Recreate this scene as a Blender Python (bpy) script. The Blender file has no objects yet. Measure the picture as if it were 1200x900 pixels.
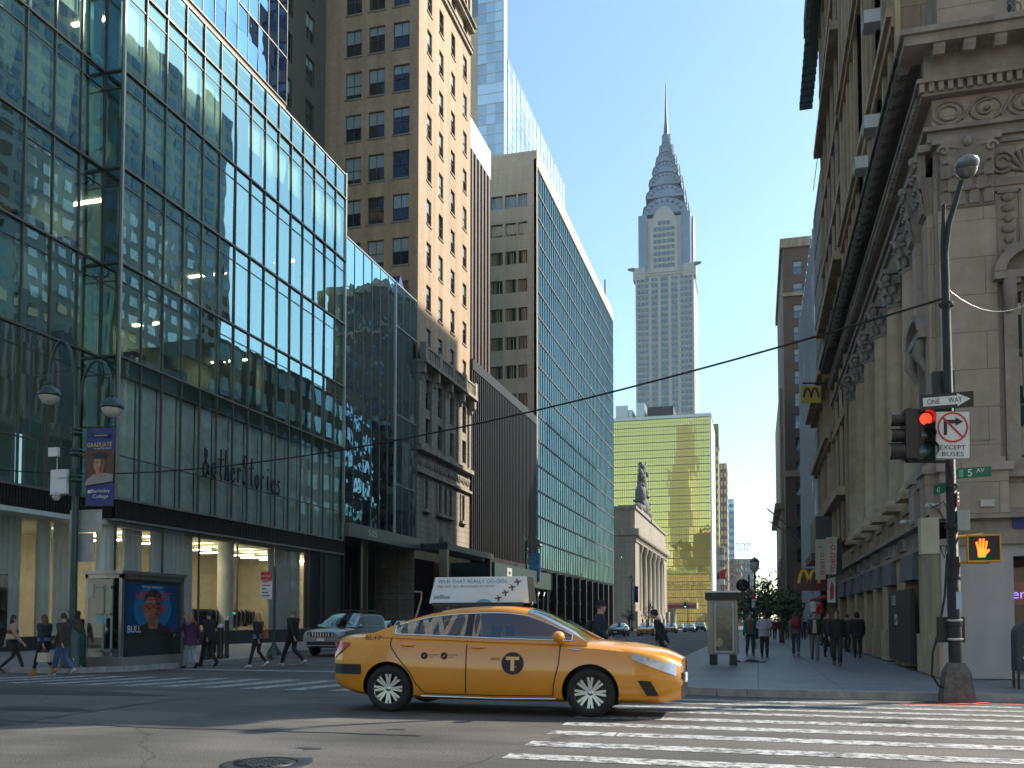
import bpy, bmesh, math, random
import numpy as np
from mathutils import Vector, Matrix
R = math.radians
rnd = random.Random(7)
scene = bpy.context.scene
# ------------------------------------------------------------------ camera, sky, sun, exposure
CAMZ = 1.35; FOC = 1050.0; PITCH = R(2.5)
YAW = math.atan((888 - 600) * math.cos(PITCH) / FOC)
SHIFT = (724 - 450 - FOC * math.tan(PITCH)) / 1200.0
cam_d = bpy.data.cameras.new('camera'); cam = bpy.data.objects.new('camera', cam_d)
scene.collection.objects.link(cam); scene.camera = cam
cam_d.sensor_width = 36; cam_d.lens = FOC / 1200 * 36; cam_d.shift_y = SHIFT
cam_d.clip_start = 0.1; cam_d.clip_end = 5000
cam.location = (0, 0, CAMZ); cam.rotation_euler = (R(90) + PITCH, 0, YAW)
SUN_PHI, SUN_EL = 52.0, 38.0           # phi: angle from the avenue's view (+Y) towards +X
world = bpy.data.worlds.new('World'); scene.world = world; world.use_nodes = True
wn = world.node_tree; bg = wn.nodes['Background']
sky = wn.nodes.new('ShaderNodeTexSky'); sky.sky_type = 'NISHITA'; sky.sun_disc = False
sky.sun_elevation = R(SUN_EL); sky.sun_rotation = R(SUN_PHI); sky.altitude = 0
sky.air_density = 1.1; sky.dust_density = .8; sky.ozone_density = .6
tint = wn.nodes.new('ShaderNodeMix'); tint.data_type = 'RGBA'; tint.blend_type = 'MULTIPLY'; tint.inputs[0].default_value = 1; tint.inputs[7].default_value = (.84, 1.0, 1.0, 1)
wn.links.new(sky.outputs[0], tint.inputs[6]); wn.links.new(tint.outputs[2], bg.inputs[0]); bg.inputs[1].default_value = 0.15
sun_d = bpy.data.lights.new('sun', 'SUN'); sun_d.energy = 5.0; sun_d.angle = R(0.5); sun_d.color = (1.0, 0.93, 0.82)
sun = bpy.data.objects.new('sun', sun_d); scene.collection.objects.link(sun)
SD = Vector((math.sin(R(SUN_PHI)) * math.cos(R(SUN_EL)), math.cos(R(SUN_PHI)) * math.cos(R(SUN_EL)), math.sin(R(SUN_EL))))
sun.rotation_euler = SD.to_track_quat('Z', 'Y').to_euler()
scene.view_settings.view_transform = 'Standard'; scene.view_settings.look = 'None'
scene.view_settings.exposure = 0.73; scene.view_settings.gamma = 1; scene.view_settings.use_curve_mapping = False
scene.cycles.max_bounces = 6; scene.cycles.transparent_max_bounces = 10
scene.cycles.caustics_reflective = False; scene.cycles.caustics_refractive = False

# ------------------------------------------------------------------ measuring helpers: sight line through a photo point met with a plane
_F = np.array([-math.sin(YAW) * math.cos(PITCH), math.cos(YAW) * math.cos(PITCH), math.sin(PITCH)])
_R = np.array([math.cos(YAW), math.sin(YAW), 0.0]); _U = np.cross(_R, _F); _C = np.array([0, 0, CAMZ])
def sight(px, py): return _R * (px - 600) / FOC - _U * (py - 450 - SHIFT * 1200) / FOC + _F
def ax(px, py, X): d = sight(px, py); return _C + d * (X / d[0])
def ay(px, py, Y): d = sight(px, py); return _C + d * (Y / d[1])
def road_z(y):
    return float(np.interp(y, [-50, 13, 19, 35, 160, 700, 3000], [0, 0, -.15, -.2, -1.1, -5, -5]))
def ag(px, py, dz=0.0):
    d = sight(px, py); z = dz
    for _ in range(30):
        p = _C + d * ((z - CAMZ) / d[2]); z = road_z(p[1]) + dz
    return p
def depth_of(p): return float((np.array(p) - _C) @ _F)

# ------------------------------------------------------------------ materials
def mat(name, col, rough=.6, metal=0., var=.12, vscale=3., bump=0., bscale=30., spec=.5, coat=0., emit=None, estr=0., stain=0.):
    m = bpy.data.materials.new(name); m.use_nodes = True; nt = m.node_tree; b = nt.nodes['Principled BSDF']
    b.inputs['Base Color'].default_value = (*col, 1); b.inputs['Roughness'].default_value = rough
    b.inputs['Metallic'].default_value = metal; b.inputs['Specular IOR Level'].default_value = spec
    b.inputs['Coat Weight'].default_value = coat; b.inputs['Coat Roughness'].default_value = .04
    if emit: b.inputs['Emission Color'].default_value = (*emit, 1); b.inputs['Emission Strength'].default_value = estr
    if var or bump or stain:
        tc = nt.nodes.new('ShaderNodeTexCoord')
    if var:
        n = nt.nodes.new('ShaderNodeTexNoise'); n.inputs['Scale'].default_value = vscale; n.inputs['Detail'].default_value = 8
        n.inputs['Roughness'].default_value = .65
        nt.links.new(tc.outputs['Object'], n.inputs['Vector'])
        r = nt.nodes.new('ShaderNodeMapRange'); r.inputs[1].default_value = .3; r.inputs[2].default_value = .7
        r.inputs[3].default_value = 1 - var; r.inputs[4].default_value = 1 + var
        nt.links.new(n.outputs[0], r.inputs[0])
        mx = nt.nodes.new('ShaderNodeMix'); mx.data_type = 'RGBA'; mx.blend_type = 'MULTIPLY'; mx.inputs[0].default_value = 1
        mx.inputs[6].default_value = (*col, 1); nt.links.new(r.outputs[0], mx.inputs[7])
        out = mx.outputs[2]
        if stain:
            mp = nt.nodes.new('ShaderNodeMapping'); mp.inputs['Scale'].default_value = (1.3, 1.3, .12)
            n2 = nt.nodes.new('ShaderNodeTexNoise'); n2.inputs['Scale'].default_value = 1.1; n2.inputs['Detail'].default_value = 6
            nt.links.new(tc.outputs['Object'], mp.inputs[0]); nt.links.new(mp.outputs[0], n2.inputs['Vector'])
            r2 = nt.nodes.new('ShaderNodeMapRange'); r2.inputs[1].default_value = .38; r2.inputs[2].default_value = .66
            r2.inputs[3].default_value = 1 - stain; r2.inputs[4].default_value = 1.05
            nt.links.new(n2.outputs[0], r2.inputs[0])
            m3 = nt.nodes.new('ShaderNodeMix'); m3.data_type = 'RGBA'; m3.blend_type = 'MULTIPLY'; m3.inputs[0].default_value = 1
            nt.links.new(out, m3.inputs[6]); nt.links.new(r2.outputs[0], m3.inputs[7]); out = m3.outputs[2]
        nt.links.new(out, b.inputs['Base Color'])
    if bump:
        n = nt.nodes.new('ShaderNodeTexNoise'); n.inputs['Scale'].default_value = bscale; n.inputs['Detail'].default_value = 5
        nt.links.new(tc.outputs['Object'], n.inputs['Vector'])
        bp = nt.nodes.new('ShaderNodeBump'); bp.inputs['Strength'].default_value = bump; bp.inputs['Distance'].default_value = .02
        nt.links.new(n.outputs[0], bp.inputs['Height']); nt.links.new(bp.outputs[0], b.inputs['Normal'])
    return m

def masonry(name, c1, c2, mortar, bw, bh, msize=.012, rough=.85, stain=.25, bumpd=.012, var=.15):
    m = bpy.data.materials.new(name); m.use_nodes = True; nt = m.node_tree; b = nt.nodes['Principled BSDF']; b.inputs['Roughness'].default_value = rough
    N = nt.nodes.new; L = nt.links.new
    tc = N('ShaderNodeTexCoord'); sp = N('ShaderNodeSeparateXYZ'); L(tc.outputs['Object'], sp.inputs[0])
    ad = N('ShaderNodeMath'); ad.operation = 'ADD'; L(sp.outputs[0], ad.inputs[0]); L(sp.outputs[1], ad.inputs[1])
    cb = N('ShaderNodeCombineXYZ'); L(ad.outputs[0], cb.inputs[0]); L(sp.outputs[2], cb.inputs[1])
    br = N('ShaderNodeTexBrick'); L(cb.outputs[0], br.inputs['Vector']); br.inputs['Scale'].default_value = 1
    br.inputs['Color1'].default_value = (*c1, 1); br.inputs['Color2'].default_value = (*c2, 1); br.inputs['Mortar'].default_value = (*mortar, 1)
    br.inputs['Mortar Size'].default_value = msize; br.inputs['Mortar Smooth'].default_value = .3
    br.inputs['Brick Width'].default_value = bw; br.inputs['Row Height'].default_value = bh
    n = N('ShaderNodeTexNoise'); n.inputs['Scale'].default_value = 2.2; n.inputs['Detail'].default_value = 9; n.inputs['Roughness'].default_value = .7
    L(tc.outputs['Object'], n.inputs['Vector'])
    r = N('ShaderNodeMapRange'); r.inputs[1].default_value = .3; r.inputs[2].default_value = .7; r.inputs[3].default_value = 1 - var; r.inputs[4].default_value = 1 + var
    L(n.outputs[0], r.inputs[0])
    mp = N('ShaderNodeMapping'); mp.inputs['Scale'].default_value = (.9, .9, .08); L(tc.outputs['Object'], mp.inputs[0])
    n2 = N('ShaderNodeTexNoise'); n2.inputs['Scale'].default_value = 1.; n2.inputs['Detail'].default_value = 7; L(mp.outputs[0], n2.inputs['Vector'])
    r2 = N('ShaderNodeMapRange'); r2.inputs[1].default_value = .35; r2.inputs[2].default_value = .65; r2.inputs[3].default_value = 1 - stain; r2.inputs[4].default_value = 1.06
    L(n2.outputs[0], r2.inputs[0])
    mm = N('ShaderNodeMath'); mm.operation = 'MULTIPLY'; L(r.outputs[0], mm.inputs[0]); L(r2.outputs[0], mm.inputs[1])
    mx = N('ShaderNodeMix'); mx.data_type = 'RGBA'; mx.blend_type = 'MULTIPLY'; mx.inputs[0].default_value = 1
    L(br.outputs[0], mx.inputs[6]); L(mm.outputs[0], mx.inputs[7]); L(mx.outputs[2], b.inputs['Base Color'])
    bp = N('ShaderNodeBump'); bp.inputs['Distance'].default_value = bumpd; bp.inputs['Strength'].default_value = .6; bp.invert = True
    L(br.outputs[1], bp.inputs['Height']); L(bp.outputs[0], b.inputs['Normal'])
    return m

def wobble(nt, scale, dist):
    tc = nt.nodes.new('ShaderNodeNewGeometry'); n = nt.nodes.new('ShaderNodeTexNoise'); n.inputs['Scale'].default_value = scale; n.inputs['Detail'].default_value = 1.5
    nt.links.new(tc.outputs['Position'], n.inputs['Vector'])
    bp = nt.nodes.new('ShaderNodeBump'); bp.inputs['Distance'].default_value = dist; bp.inputs['Strength'].default_value = 1
    nt.links.new(n.outputs[0], bp.inputs['Height']); return bp

def clear_glass(name, tint, refl, f0=.12, f1=.95, wscale=.9, wdist=.012, rough=0.0, power=.35):
    """thin pane: see-through, tinted, with a strong wavy reflection"""
    m = bpy.data.materials.new(name); m.use_nodes = True; nt = m.node_tree; N = nt.nodes.new; L = nt.links.new
    out = nt.nodes['Material Output']; nt.nodes.remove(nt.nodes['Principled BSDF'])
    tr = N('ShaderNodeBsdfTransparent'); tr.inputs[0].default_value = (*tint, 1)
    gl = N('ShaderNodeBsdfGlossy'); gl.inputs[0].default_value = (*refl, 1); gl.inputs['Roughness'].default_value = rough
    lw = N('ShaderNodeLayerWeight'); lw.inputs[0].default_value = power
    r = N('ShaderNodeMapRange'); r.inputs[3].default_value = f0; r.inputs[4].default_value = f1; L(lw.outputs['Facing'], r.inputs[0])
    mx = N('ShaderNodeMixShader'); L(r.outputs[0], mx.inputs[0]); L(tr.outputs[0], mx.inputs[1]); L(gl.outputs[0], mx.inputs[2])
    if wdist: L(wobble(nt, wscale, wdist).outputs[0], gl.inputs['Normal'])
    L(mx.outputs[0], out.inputs[0]); return m

def mirror_glass(name, base, refl, f0=.3, f1=.95, wscale=.7, wdist=.01, rough=.02, power=.4):
    """opaque dark pane under a reflection"""
    m = bpy.data.materials.new(name); m.use_nodes = True; nt = m.node_tree; N = nt.nodes.new; L = nt.links.new
    out = nt.nodes['Material Output']; nt.nodes.remove(nt.nodes['Principled BSDF'])
    df = N('ShaderNodeBsdfDiffuse'); df.inputs[0].default_value = (*base, 1)
    oi = N('ShaderNodeObjectInfo'); r0 = N('ShaderNodeMapRange'); r0.inputs[3].default_value = .6; r0.inputs[4].default_value = 1.6; L(oi.outputs['Random'], r0.inputs[0])
    mc = N('ShaderNodeMix'); mc.data_type = 'RGBA'; mc.blend_type = 'MULTIPLY'; mc.inputs[0].default_value = 1; mc.inputs[6].default_value = (*base, 1); L(r0.outputs[0], mc.inputs[7]); L(mc.outputs[2], df.inputs[0])
    gl = N('ShaderNodeBsdfGlossy'); gl.inputs[0].default_value = (*refl, 1); gl.inputs['Roughness'].default_value = rough
    lw = N('ShaderNodeLayerWeight'); lw.inputs[0].default_value = power
    r = N('ShaderNodeMapRange'); r.inputs[3].default_value = f0; r.inputs[4].default_value = f1; L(lw.outputs['Facing'], r.inputs[0])
    mx = N('ShaderNodeMixShader'); L(r.outputs[0], mx.inputs[0]); L(df.outputs[0], mx.inputs[1]); L(gl.outputs[0], mx.inputs[2])
    if wdist: L(wobble(nt, wscale, wdist).outputs[0], gl.inputs['Normal'])
    L(mx.outputs[0], out.inputs[0]); return m

# ------------------------------------------------------------------ object helpers
COL = scene.collection
ORG = {}
def tag(o, label=None, cat=None, group=None, kind=None):
    if label: o['label'] = label
    if cat: o['category'] = cat
    if group: o['group'] = group
    if kind: o['kind'] = kind
    return o
def thing(name, label, cat, loc=(0, 0, 0), rz=0., group=None, local=False):
    o = bpy.data.objects.new(name, None); COL.objects.link(o); o.empty_display_size = .3
    o.location = loc; o.rotation_euler = (0, 0, rz); tag(o, label, cat, group)
    ORG[o.name] = Vector((0, 0, 0)) if local else Vector(loc)
    return o
def base_of(vs):
    a = np.array(vs); lo, hi = a.min(0), a.max(0)
    return Vector(((lo[0] + hi[0]) / 2, (lo[1] + hi[1]) / 2, lo[2]))

class MB:
    def __init__(s): s.v = []; s.f = []; s.m = []; s.sm = []
    def add(s, vs, fs, m=0, sm=False):
        k = len(s.v); s.v += [tuple(map(float, v)) for v in vs]
        for f in fs: s.f.append([k + i for i in f]); s.m.append(m); s.sm.append(sm)
        return s
    def quad(s, a, b, c, d, m=0): return s.add([a, b, c, d], [(0, 1, 2, 3)], m)
    def box(s, x0, x1, y0, y1, z0, z1, m=0):
        x0, x1 = min(x0, x1), max(x0, x1); y0, y1 = min(y0, y1), max(y0, y1); z0, z1 = min(z0, z1), max(z0, z1)
        return s.add([(x0, y0, z0), (x1, y0, z0), (x1, y1, z0), (x0, y1, z0), (x0, y0, z1), (x1, y0, z1), (x1, y1, z1), (x0, y1, z1)],
              [(3, 2, 1, 0), (4, 5, 6, 7), (0, 1, 5, 4), (1, 2, 6, 5), (2, 3, 7, 6), (3, 0, 4, 7)], m)
    def bar(s, p, q, w, h, m=0, up=(0, 0, 1)):
        p, q = Vector(p), Vector(q); d = (q - p).normalized(); u = Vector(up)
        if abs(d.dot(u)) > .97: u = Vector((0, 1, 0))
        a = d.cross(u).normalized() * w / 2; b = a.cross(d).normalized() * h / 2
        vs = [p - a - b, p + a - b, p + a + b, p - a + b, q - a - b, q + a - b, q + a + b, q - a + b]
        return s.add(vs, [(0, 1, 2, 3), (7, 6, 5, 4), (0, 4, 5, 1), (1, 5, 6, 2), (2, 6, 7, 3), (3, 7, 4, 0)], m)
    def tube(s, path, r, n=8, m=0, caps=True, sm=True):
        P = [Vector(p) for p in path]; rr = r if hasattr(r, '__len__') else [r] * len(P)
        d0 = (P[1] - P[0]).normalized(); u = Vector((0, 0, 1)) if abs(d0.z) < .9 else Vector((1, 0, 0))
        a = d0.cross(u).normalized(); vs = []
        for i, p in enumerate(P):
            d = (P[min(i + 1, len(P) - 1)] - P[max(i - 1, 0)])
            if d.length < 1e-9: d = d0
            d.normalize(); a = (a - d * a.dot(d)).normalized(); b = d.cross(a)
            for k in range(n):
                t = 2 * math.pi * k / n; vs.append(p + (a * math.cos(t) + b * math.sin(t)) * rr[i])
        fs = [(i * n + k, i * n + (k + 1) % n, (i + 1) * n + (k + 1) % n, (i + 1) * n + k) for i in range(len(P) - 1) for k in range(n)]
        s.add(vs, fs, m, sm)
        if caps:
            s.add(vs[:n], [tuple(range(n))[::-1]], m); s.add(vs[-n:], [tuple(range(n))], m)
        return s
    def lathe(s, prof, c=(0, 0, 0), n=16, m=0, axis='z', sm=True, a0=0., a1=2 * math.pi):
        vs = []; full = abs(a1 - a0 - 2 * math.pi) < 1e-6; nn = n if full else n + 1
        for (r, h) in prof:
            for k in range(nn):
                t = a0 + (a1 - a0) * k / n; x, y = r * math.cos(t), r * math.sin(t)
                p = (x, y, h) if axis == 'z' else ((h, x, y) if axis == 'x' else (y, h, x))
                vs.append((c[0] + p[0], c[1] + p[1], c[2] + p[2]))
        fs = [(i * nn + k, i * nn + (k + 1) % nn, (i + 1) * nn + (k + 1) % nn, (i + 1) * nn + k) for i in range(len(prof) - 1) for k in range(n)]
        return s.add(vs, fs, m, sm)
    def prism(s, poly, fn, a, b, m=0, mside=None):
        """poly: list of (u, v); fn(u, v, w) -> xyz; extruded from w=a to w=b"""
        n = len(poly); vs = [fn(u, v, a) for u, v in poly] + [fn(u, v, b) for u, v in poly]
        s.add(vs, [tuple(range(n))[::-1], tuple(range(n, 2 * n))], m)
        return s.add(vs, [(i, (i + 1) % n, n + (i + 1) % n, n + i) for i in range(n)], m if mside is None else mside)
    def ball(s, c, r, m=0, n=10, k=7):
        r = r if hasattr(r, '__len__') else (r, r, r)
        vs = [(c[0] + r[0] * math.sin(math.pi * i / k) * math.cos(2 * math.pi * j / n), c[1] + r[1] * math.sin(math.pi * i / k) * math.sin(2 * math.pi * j / n), c[2] + r[2] * math.cos(math.pi * i / k)) for i in range(k + 1) for j in range(n)]
        return s.add(vs, [(i * n + j, i * n + (j + 1) % n, (i + 1) * n + (j + 1) % n, (i + 1) * n + j) for i in range(k) for j in range(n)], m, True)
    def xf(s, M, start=0):
        for i in range(start, len(s.v)): s.v[i] = tuple(M @ Vector(s.v[i]))
        return s
    def mesh(s, name, mats, off=None):
        me = bpy.data.meshes.new(name)
        vs = s.v if off is None else [(v[0] - off[0], v[1] - off[1], v[2] - off[2]) for v in s.v]
        me.from_pydata(vs, [], s.f)
        for m in (mats if isinstance(mats, (list, tuple)) else [mats]): me.materials.append(m)
        if me.polygons:
            me.polygons.foreach_set('material_index', s.m); me.polygons.foreach_set('use_smooth', s.sm)
        me.update(); return me
    def build(s, name, mats, parent=None, label=None, cat=None, group=None, kind=None, recalc=False):
        off = ORG[parent.name] if parent else base_of(s.v)
        me = s.mesh(name, mats, off)
        if recalc:
            bm = bmesh.new(); bm.from_mesh(me); bmesh.ops.remove_doubles(bm, verts=bm.verts, dist=1e-5); bmesh.ops.recalc_face_normals(bm, faces=bm.faces); bm.to_mesh(me); bm.free()
        o = bpy.data.objects.new(name, me); COL.objects.link(o); o.parent = parent
        if not parent: o.location = off
        ORG[o.name] = off; tag(o, label, cat, group, kind); return o
def inst(me, name, parent, loc, rot=(0, 0, 0), scale=None):
    """another object of a shared mesh; loc in world (or thing-local) coordinates"""
    o = bpy.data.objects.new(name, me); COL.objects.link(o); o.parent = parent
    o.location = Vector(loc) - (ORG[parent.name] if parent else Vector((0, 0, 0))); o.rotation_euler = rot
    if scale: o.scale = scale
    ORG[o.name] = Vector((0, 0, 0)); return o
def copy_tree(o, parent=None):
    c = o.copy(); COL.objects.link(c); c.parent = parent
    for ch in list(o.children): copy_tree(ch, c)
    return c
def place(proto, used, loc, rz, label, group=None):
    o = proto if not used else copy_tree(proto)
    o.location = loc; o.rotation_euler = (0, 0, rz); o['label'] = label
    if group: o['group'] = group
    return o
_txt = {}
def lettering(s, parent, origin, U, V, w, h, m, name='lettering', ext=.004, shear=0., proud=.004):
    """text fitted into w x h; origin = lower left corner, U = reading direction, V = up direction"""
    if s not in _txt:
        cu = bpy.data.curves.new('t', 'FONT'); cu.body = s; cu.size = 1; cu.resolution_u = 3
        t = bpy.data.objects.new('t', cu); COL.objects.link(t); dg = bpy.context.evaluated_depsgraph_get()
        me = bpy.data.meshes.new_from_object(t.evaluated_get(dg)); bpy.data.objects.remove(t); bpy.data.curves.remove(cu)
        vs = np.array([v.co[:] for v in me.vertices]); fs = [list(p.vertices) for p in me.polygons]; _txt[s] = (vs, fs); bpy.data.meshes.remove(me)
    vs, fs = _txt[s]; lo, hi = vs.min(0), vs.max(0)
    U = Vector(U).normalized(); V = Vector(V).normalized(); Nn = U.cross(V)
    q = [Vector(origin) + U * float((v[0] - lo[0]) / (hi[0] - lo[0]) * w + shear * (v[1] - lo[1])) + V * float((v[1] - lo[1]) / (hi[1] - lo[1]) * h) + Nn * proud for v in vs]
    mb = MB(); mb.add(q, fs)
    return mb.build(name, m, parent)
# ------------------------------------------------------------------ facades
class Face:
    """a vertical wall plane: O = corner at ground, rz turns local x (along the wall) and local y (inward)"""
    def __init__(s, x, y, rz): s.O = Vector((x, y, 0)); s.rz = R(rz); s.U = Vector((math.cos(s.rz), math.sin(s.rz), 0)); s.I = Vector((-math.sin(s.rz), math.cos(s.rz), 0))
    def p(s, u, z, d=0.): return s.O + s.U * u + s.I * d + Vector((0, 0, z))
    def box(s, mb, u0, u1, d0, d1, z0, z1, m=0):
        c = [s.p(u, z, d) for z in (z0, z1) for d in (d0, d1) for u in (u0, u1)]
        return mb.add(c, [(0, 2, 3, 1), (4, 5, 7, 6), (0, 1, 5, 4), (1, 3, 7, 5), (3, 2, 6, 7), (2, 0, 4, 6)], m)
    def uof(s, px, py=600):      # distance along the wall of a photo column
        d = sight(px, py); n = np.array(s.I); k = (np.array(s.O) - _C) @ n / (d @ n); return float((_C + d * k - np.array(s.O)) @ np.array(s.U))
    def zof(s, px, py):
        d = sight(px, py); n = np.array(s.I); k = (np.array(s.O) - _C) @ n / (d @ n); return float((_C + d * k)[2])
def holes(mb, F, u0, u1, z0, z1, us, zs, dep, m=0, mr=None, skip=lambda i, j: False):
    ue = [u0] + [x for a in us for x in a] + [u1]; ze = [z0] + [x for a in zs for x in a] + [z1]
    mr = m if mr is None else mr
    for i in range(len(ue) - 1):
        for j in range(len(ze) - 1):
            a, b, c, d = ue[i], ue[i + 1], ze[j], ze[j + 1]
            if b - a < 1e-4 or d - c < 1e-4: continue
            if i % 2 and j % 2 and not skip(i // 2, j // 2):
                mb.quad(F.p(a, c), F.p(a, c, dep), F.p(a, d, dep), F.p(a, d), mr); mb.quad(F.p(b, c, dep), F.p(b, c), F.p(b, d), F.p(b, d, dep), mr)
                mb.quad(F.p(a, c), F.p(b, c), F.p(b, c, dep), F.p(a, c, dep), mr); mb.quad(F.p(a, d, dep), F.p(b, d, dep), F.p(b, d), F.p(a, d), mr)
            else: mb.quad(F.p(a, c), F.p(b, c), F.p(b, d), F.p(a, d), m)
def window_protos(w, h, mats, rows=2, cols=1, blinds=(0, .3, .5, .75), fr=.06, tilt=.004, mid=None):
    """[(frame mesh, pane mesh)...]; mats = frame, glass, blind"""
    out = []
    for k, bl in enumerate(blinds):
        f = MB(); t = .07
        f.box(-w / 2, -w / 2 + fr, -t, .02, 0, h); f.box(w / 2 - fr, w / 2, -t, .02, 0, h)
        f.box(-w / 2 + fr, w / 2 - fr, -t, .02, 0, fr); f.box(-w / 2 + fr, w / 2 - fr, -t, .02, h - fr, h)
        for r_ in range(1, rows): z = h * r_ / rows if mid is None else h * mid; f.box(-w / 2 + fr, w / 2 - fr, -t * .9, .02, z - fr * .45, z + fr * .45)
        for c in range(1, cols): x = -w / 2 + w * c / cols; f.box(x - fr * .35, x + fr * .35, -t * .8, .02, fr, h - fr)
        g = MB(); zb = h * (1 - bl) if bl else h - fr; tl = tilt * (1 if k % 2 else -1)
        g.quad((-w / 2 + fr, tl, fr), (w / 2 - fr, -tl, fr), (w / 2 - fr, -tl, zb), (-w / 2 + fr, tl, zb), 0)
        if bl: g.quad((-w / 2 + fr, tl, zb), (w / 2 - fr, -tl, zb), (w / 2 - fr, -tl, h - fr), (-w / 2 + fr, tl, h - fr), 1)
        out.append((f, g, f.mesh('window', [mats[0]]), g.mesh('pane', [mats[1], mats[2]])))
    return out
def put_windows(parent, spots, protos, mats, limit=100, name='window', pname='pane', jit=0.):
    """spots: (point of the sill centre, rz). The nearest ones are parts with panes, the rest one part"""
    spots = sorted(spots, key=lambda s: (Vector(s[0]) - Vector(_C)).length)
    rest = MB()
    for i, (p, rz) in enumerate(spots):
        f, g, fm, gm = protos[rnd.randrange(len(protos))]
        e = (rnd.uniform(-jit, jit), 0, rz + rnd.uniform(-jit, jit))
        if i < limit:
            a = inst(fm, name, parent, p, (0, 0, rz)); b = inst(gm, pname, a, (0, 0, 0), (e[0], 0, e[2] - rz))
        else:
            M = Matrix.Translation(Vector(p)) @ Matrix.Rotation(rz, 4, 'Z')
            rest.add([M @ Vector(v) for v in f.v], f.f, 0)
            k = len(rest.v); rest.v += [tuple(M @ Matrix.Rotation(e[0], 4, 'X') @ Matrix.Rotation(e[2] - rz, 4, 'Z') @ Vector(v)) for v in g.v]
            for ff, m_ in zip(g.f, g.m): rest.f.append([k + q for q in ff]); rest.m.append(1 + m_); rest.sm.append(False)
    if rest.v: tag(rest.build('windows', mats, parent), kind='stuff')
def curtain(parent, F, us, zs, glass, limit=100, name='glass_pane', tilt=.004, d=0.0, keep=lambda i, j: True, rest_name='glass_panes', gap=.03):
    """one slightly tilted pane per bay and floor"""
    cells = [(i, j) for i in range(len(us) - 1) for j in range(len(zs) - 1) if keep(i, j)]
    cells.sort(key=lambda c: (F.p(us[c[0]], zs[c[1]]) - Vector(_C)).length)
    cache = {}; rest = MB()
    for n, (i, j) in enumerate(cells):
        w, h = us[i + 1] - us[i] - gap, zs[j + 1] - zs[j] - gap; key = (round(w, 3), round(h, 3))
        c = F.p((us[i] + us[i + 1]) / 2, (zs[j] + zs[j + 1]) / 2, d); tx, tz = rnd.gauss(0, tilt), rnd.gauss(0, tilt)
        if n < limit:
            if key not in cache:
                q = MB(); q.quad((-w / 2, 0, -h / 2), (w / 2, 0, -h / 2), (w / 2, 0, h / 2), (-w / 2, 0, h / 2)); cache[key] = q.mesh(name, glass)
            inst(cache[key], name, parent, c, (tx, 0, F.rz + tz))
        else:
            M = Matrix.Translation(c) @ Matrix.Rotation(F.rz + tz, 4, 'Z') @ Matrix.Rotation(tx, 4, 'X')
            rest.quad(*[M @ Vector(v) for v in ((-w / 2, 0, -h / 2), (w / 2, 0, -h / 2), (w / 2, 0, h / 2), (-w / 2, 0, h / 2))])
    if rest.v: tag(rest.build(rest_name, glass, parent), kind='stuff')
def rng(a, b, n): return [a + (b - a) * i / n for i in range(n + 1)]

# ------------------------------------------------------------------ shared materials
M = {}
M['black'] = mat('black_paint', (.012, .012, .013), .45, var=.2); M['dark'] = mat('dark_metal', (.03, .032, .033), .4, .4, var=.2)
M['rubber'] = mat('rubber', (.018, .018, .019), .85, bump=.2, bscale=80); M['chrome'] = mat('chrome', (.75, .76, .77), .16, 1, var=.03)
M['steel'] = mat('brushed_steel', (.42, .42, .40), .35, .9, var=.15, vscale=6); M['white'] = mat('white_paint', (.74, .75, .74), .5, var=.06)
M['white_dirty'] = mat('off_white_paint', (.5, .51, .49), .6, var=.18, stain=.25)
M['lamp_green'] = mat('dark_green_paint', (.012, .045, .038), .38, var=.25, bump=.1); M['yellow_paint'] = mat('yellow_signal_paint', (.62, .33, .02), .5, var=.2)
M['lens'] = mat('lamp_lens', (.62, .6, .55), .12, spec=.8, coat=.8)
M['red_sign'] = mat('red_sign', (.55, .02, .025), .45, var=.05); M['green_sign'] = mat('green_sign', (.0, .13, .07), .4, var=.08)
M['navy'] = mat('navy_print', (.02, .035, .2), .5, var=.05); M['ink'] = mat('ink', (.015, .015, .017), .6, var=0)
M['skin'] = mat('skin', (.52, .3, .21), .55, var=.06); M['skin_dark'] = mat('skin_brown', (.2, .1, .06), .55, var=.06)
M['plain_glass'] = mirror_glass('dark_window_glass', (.02, .025, .028), (.85, .92, .95), .12, .9, 1.2, .004)
M['brown_glass'] = mirror_glass('sash_glass', (.03, .035, .035), (.42, .45, .42), .05, .7, 1.4, .006)
M['blind'] = mat('window_blind', (.3, .36, .34), .35, spec=.7, coat=.6, var=.1)
M['sash'] = mat('window_sash', (.07, .085, .085), .5, var=.1)
M['dark_room'] = mat('unlit_interior', (.018, .018, .018), .9, var=.2)

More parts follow.
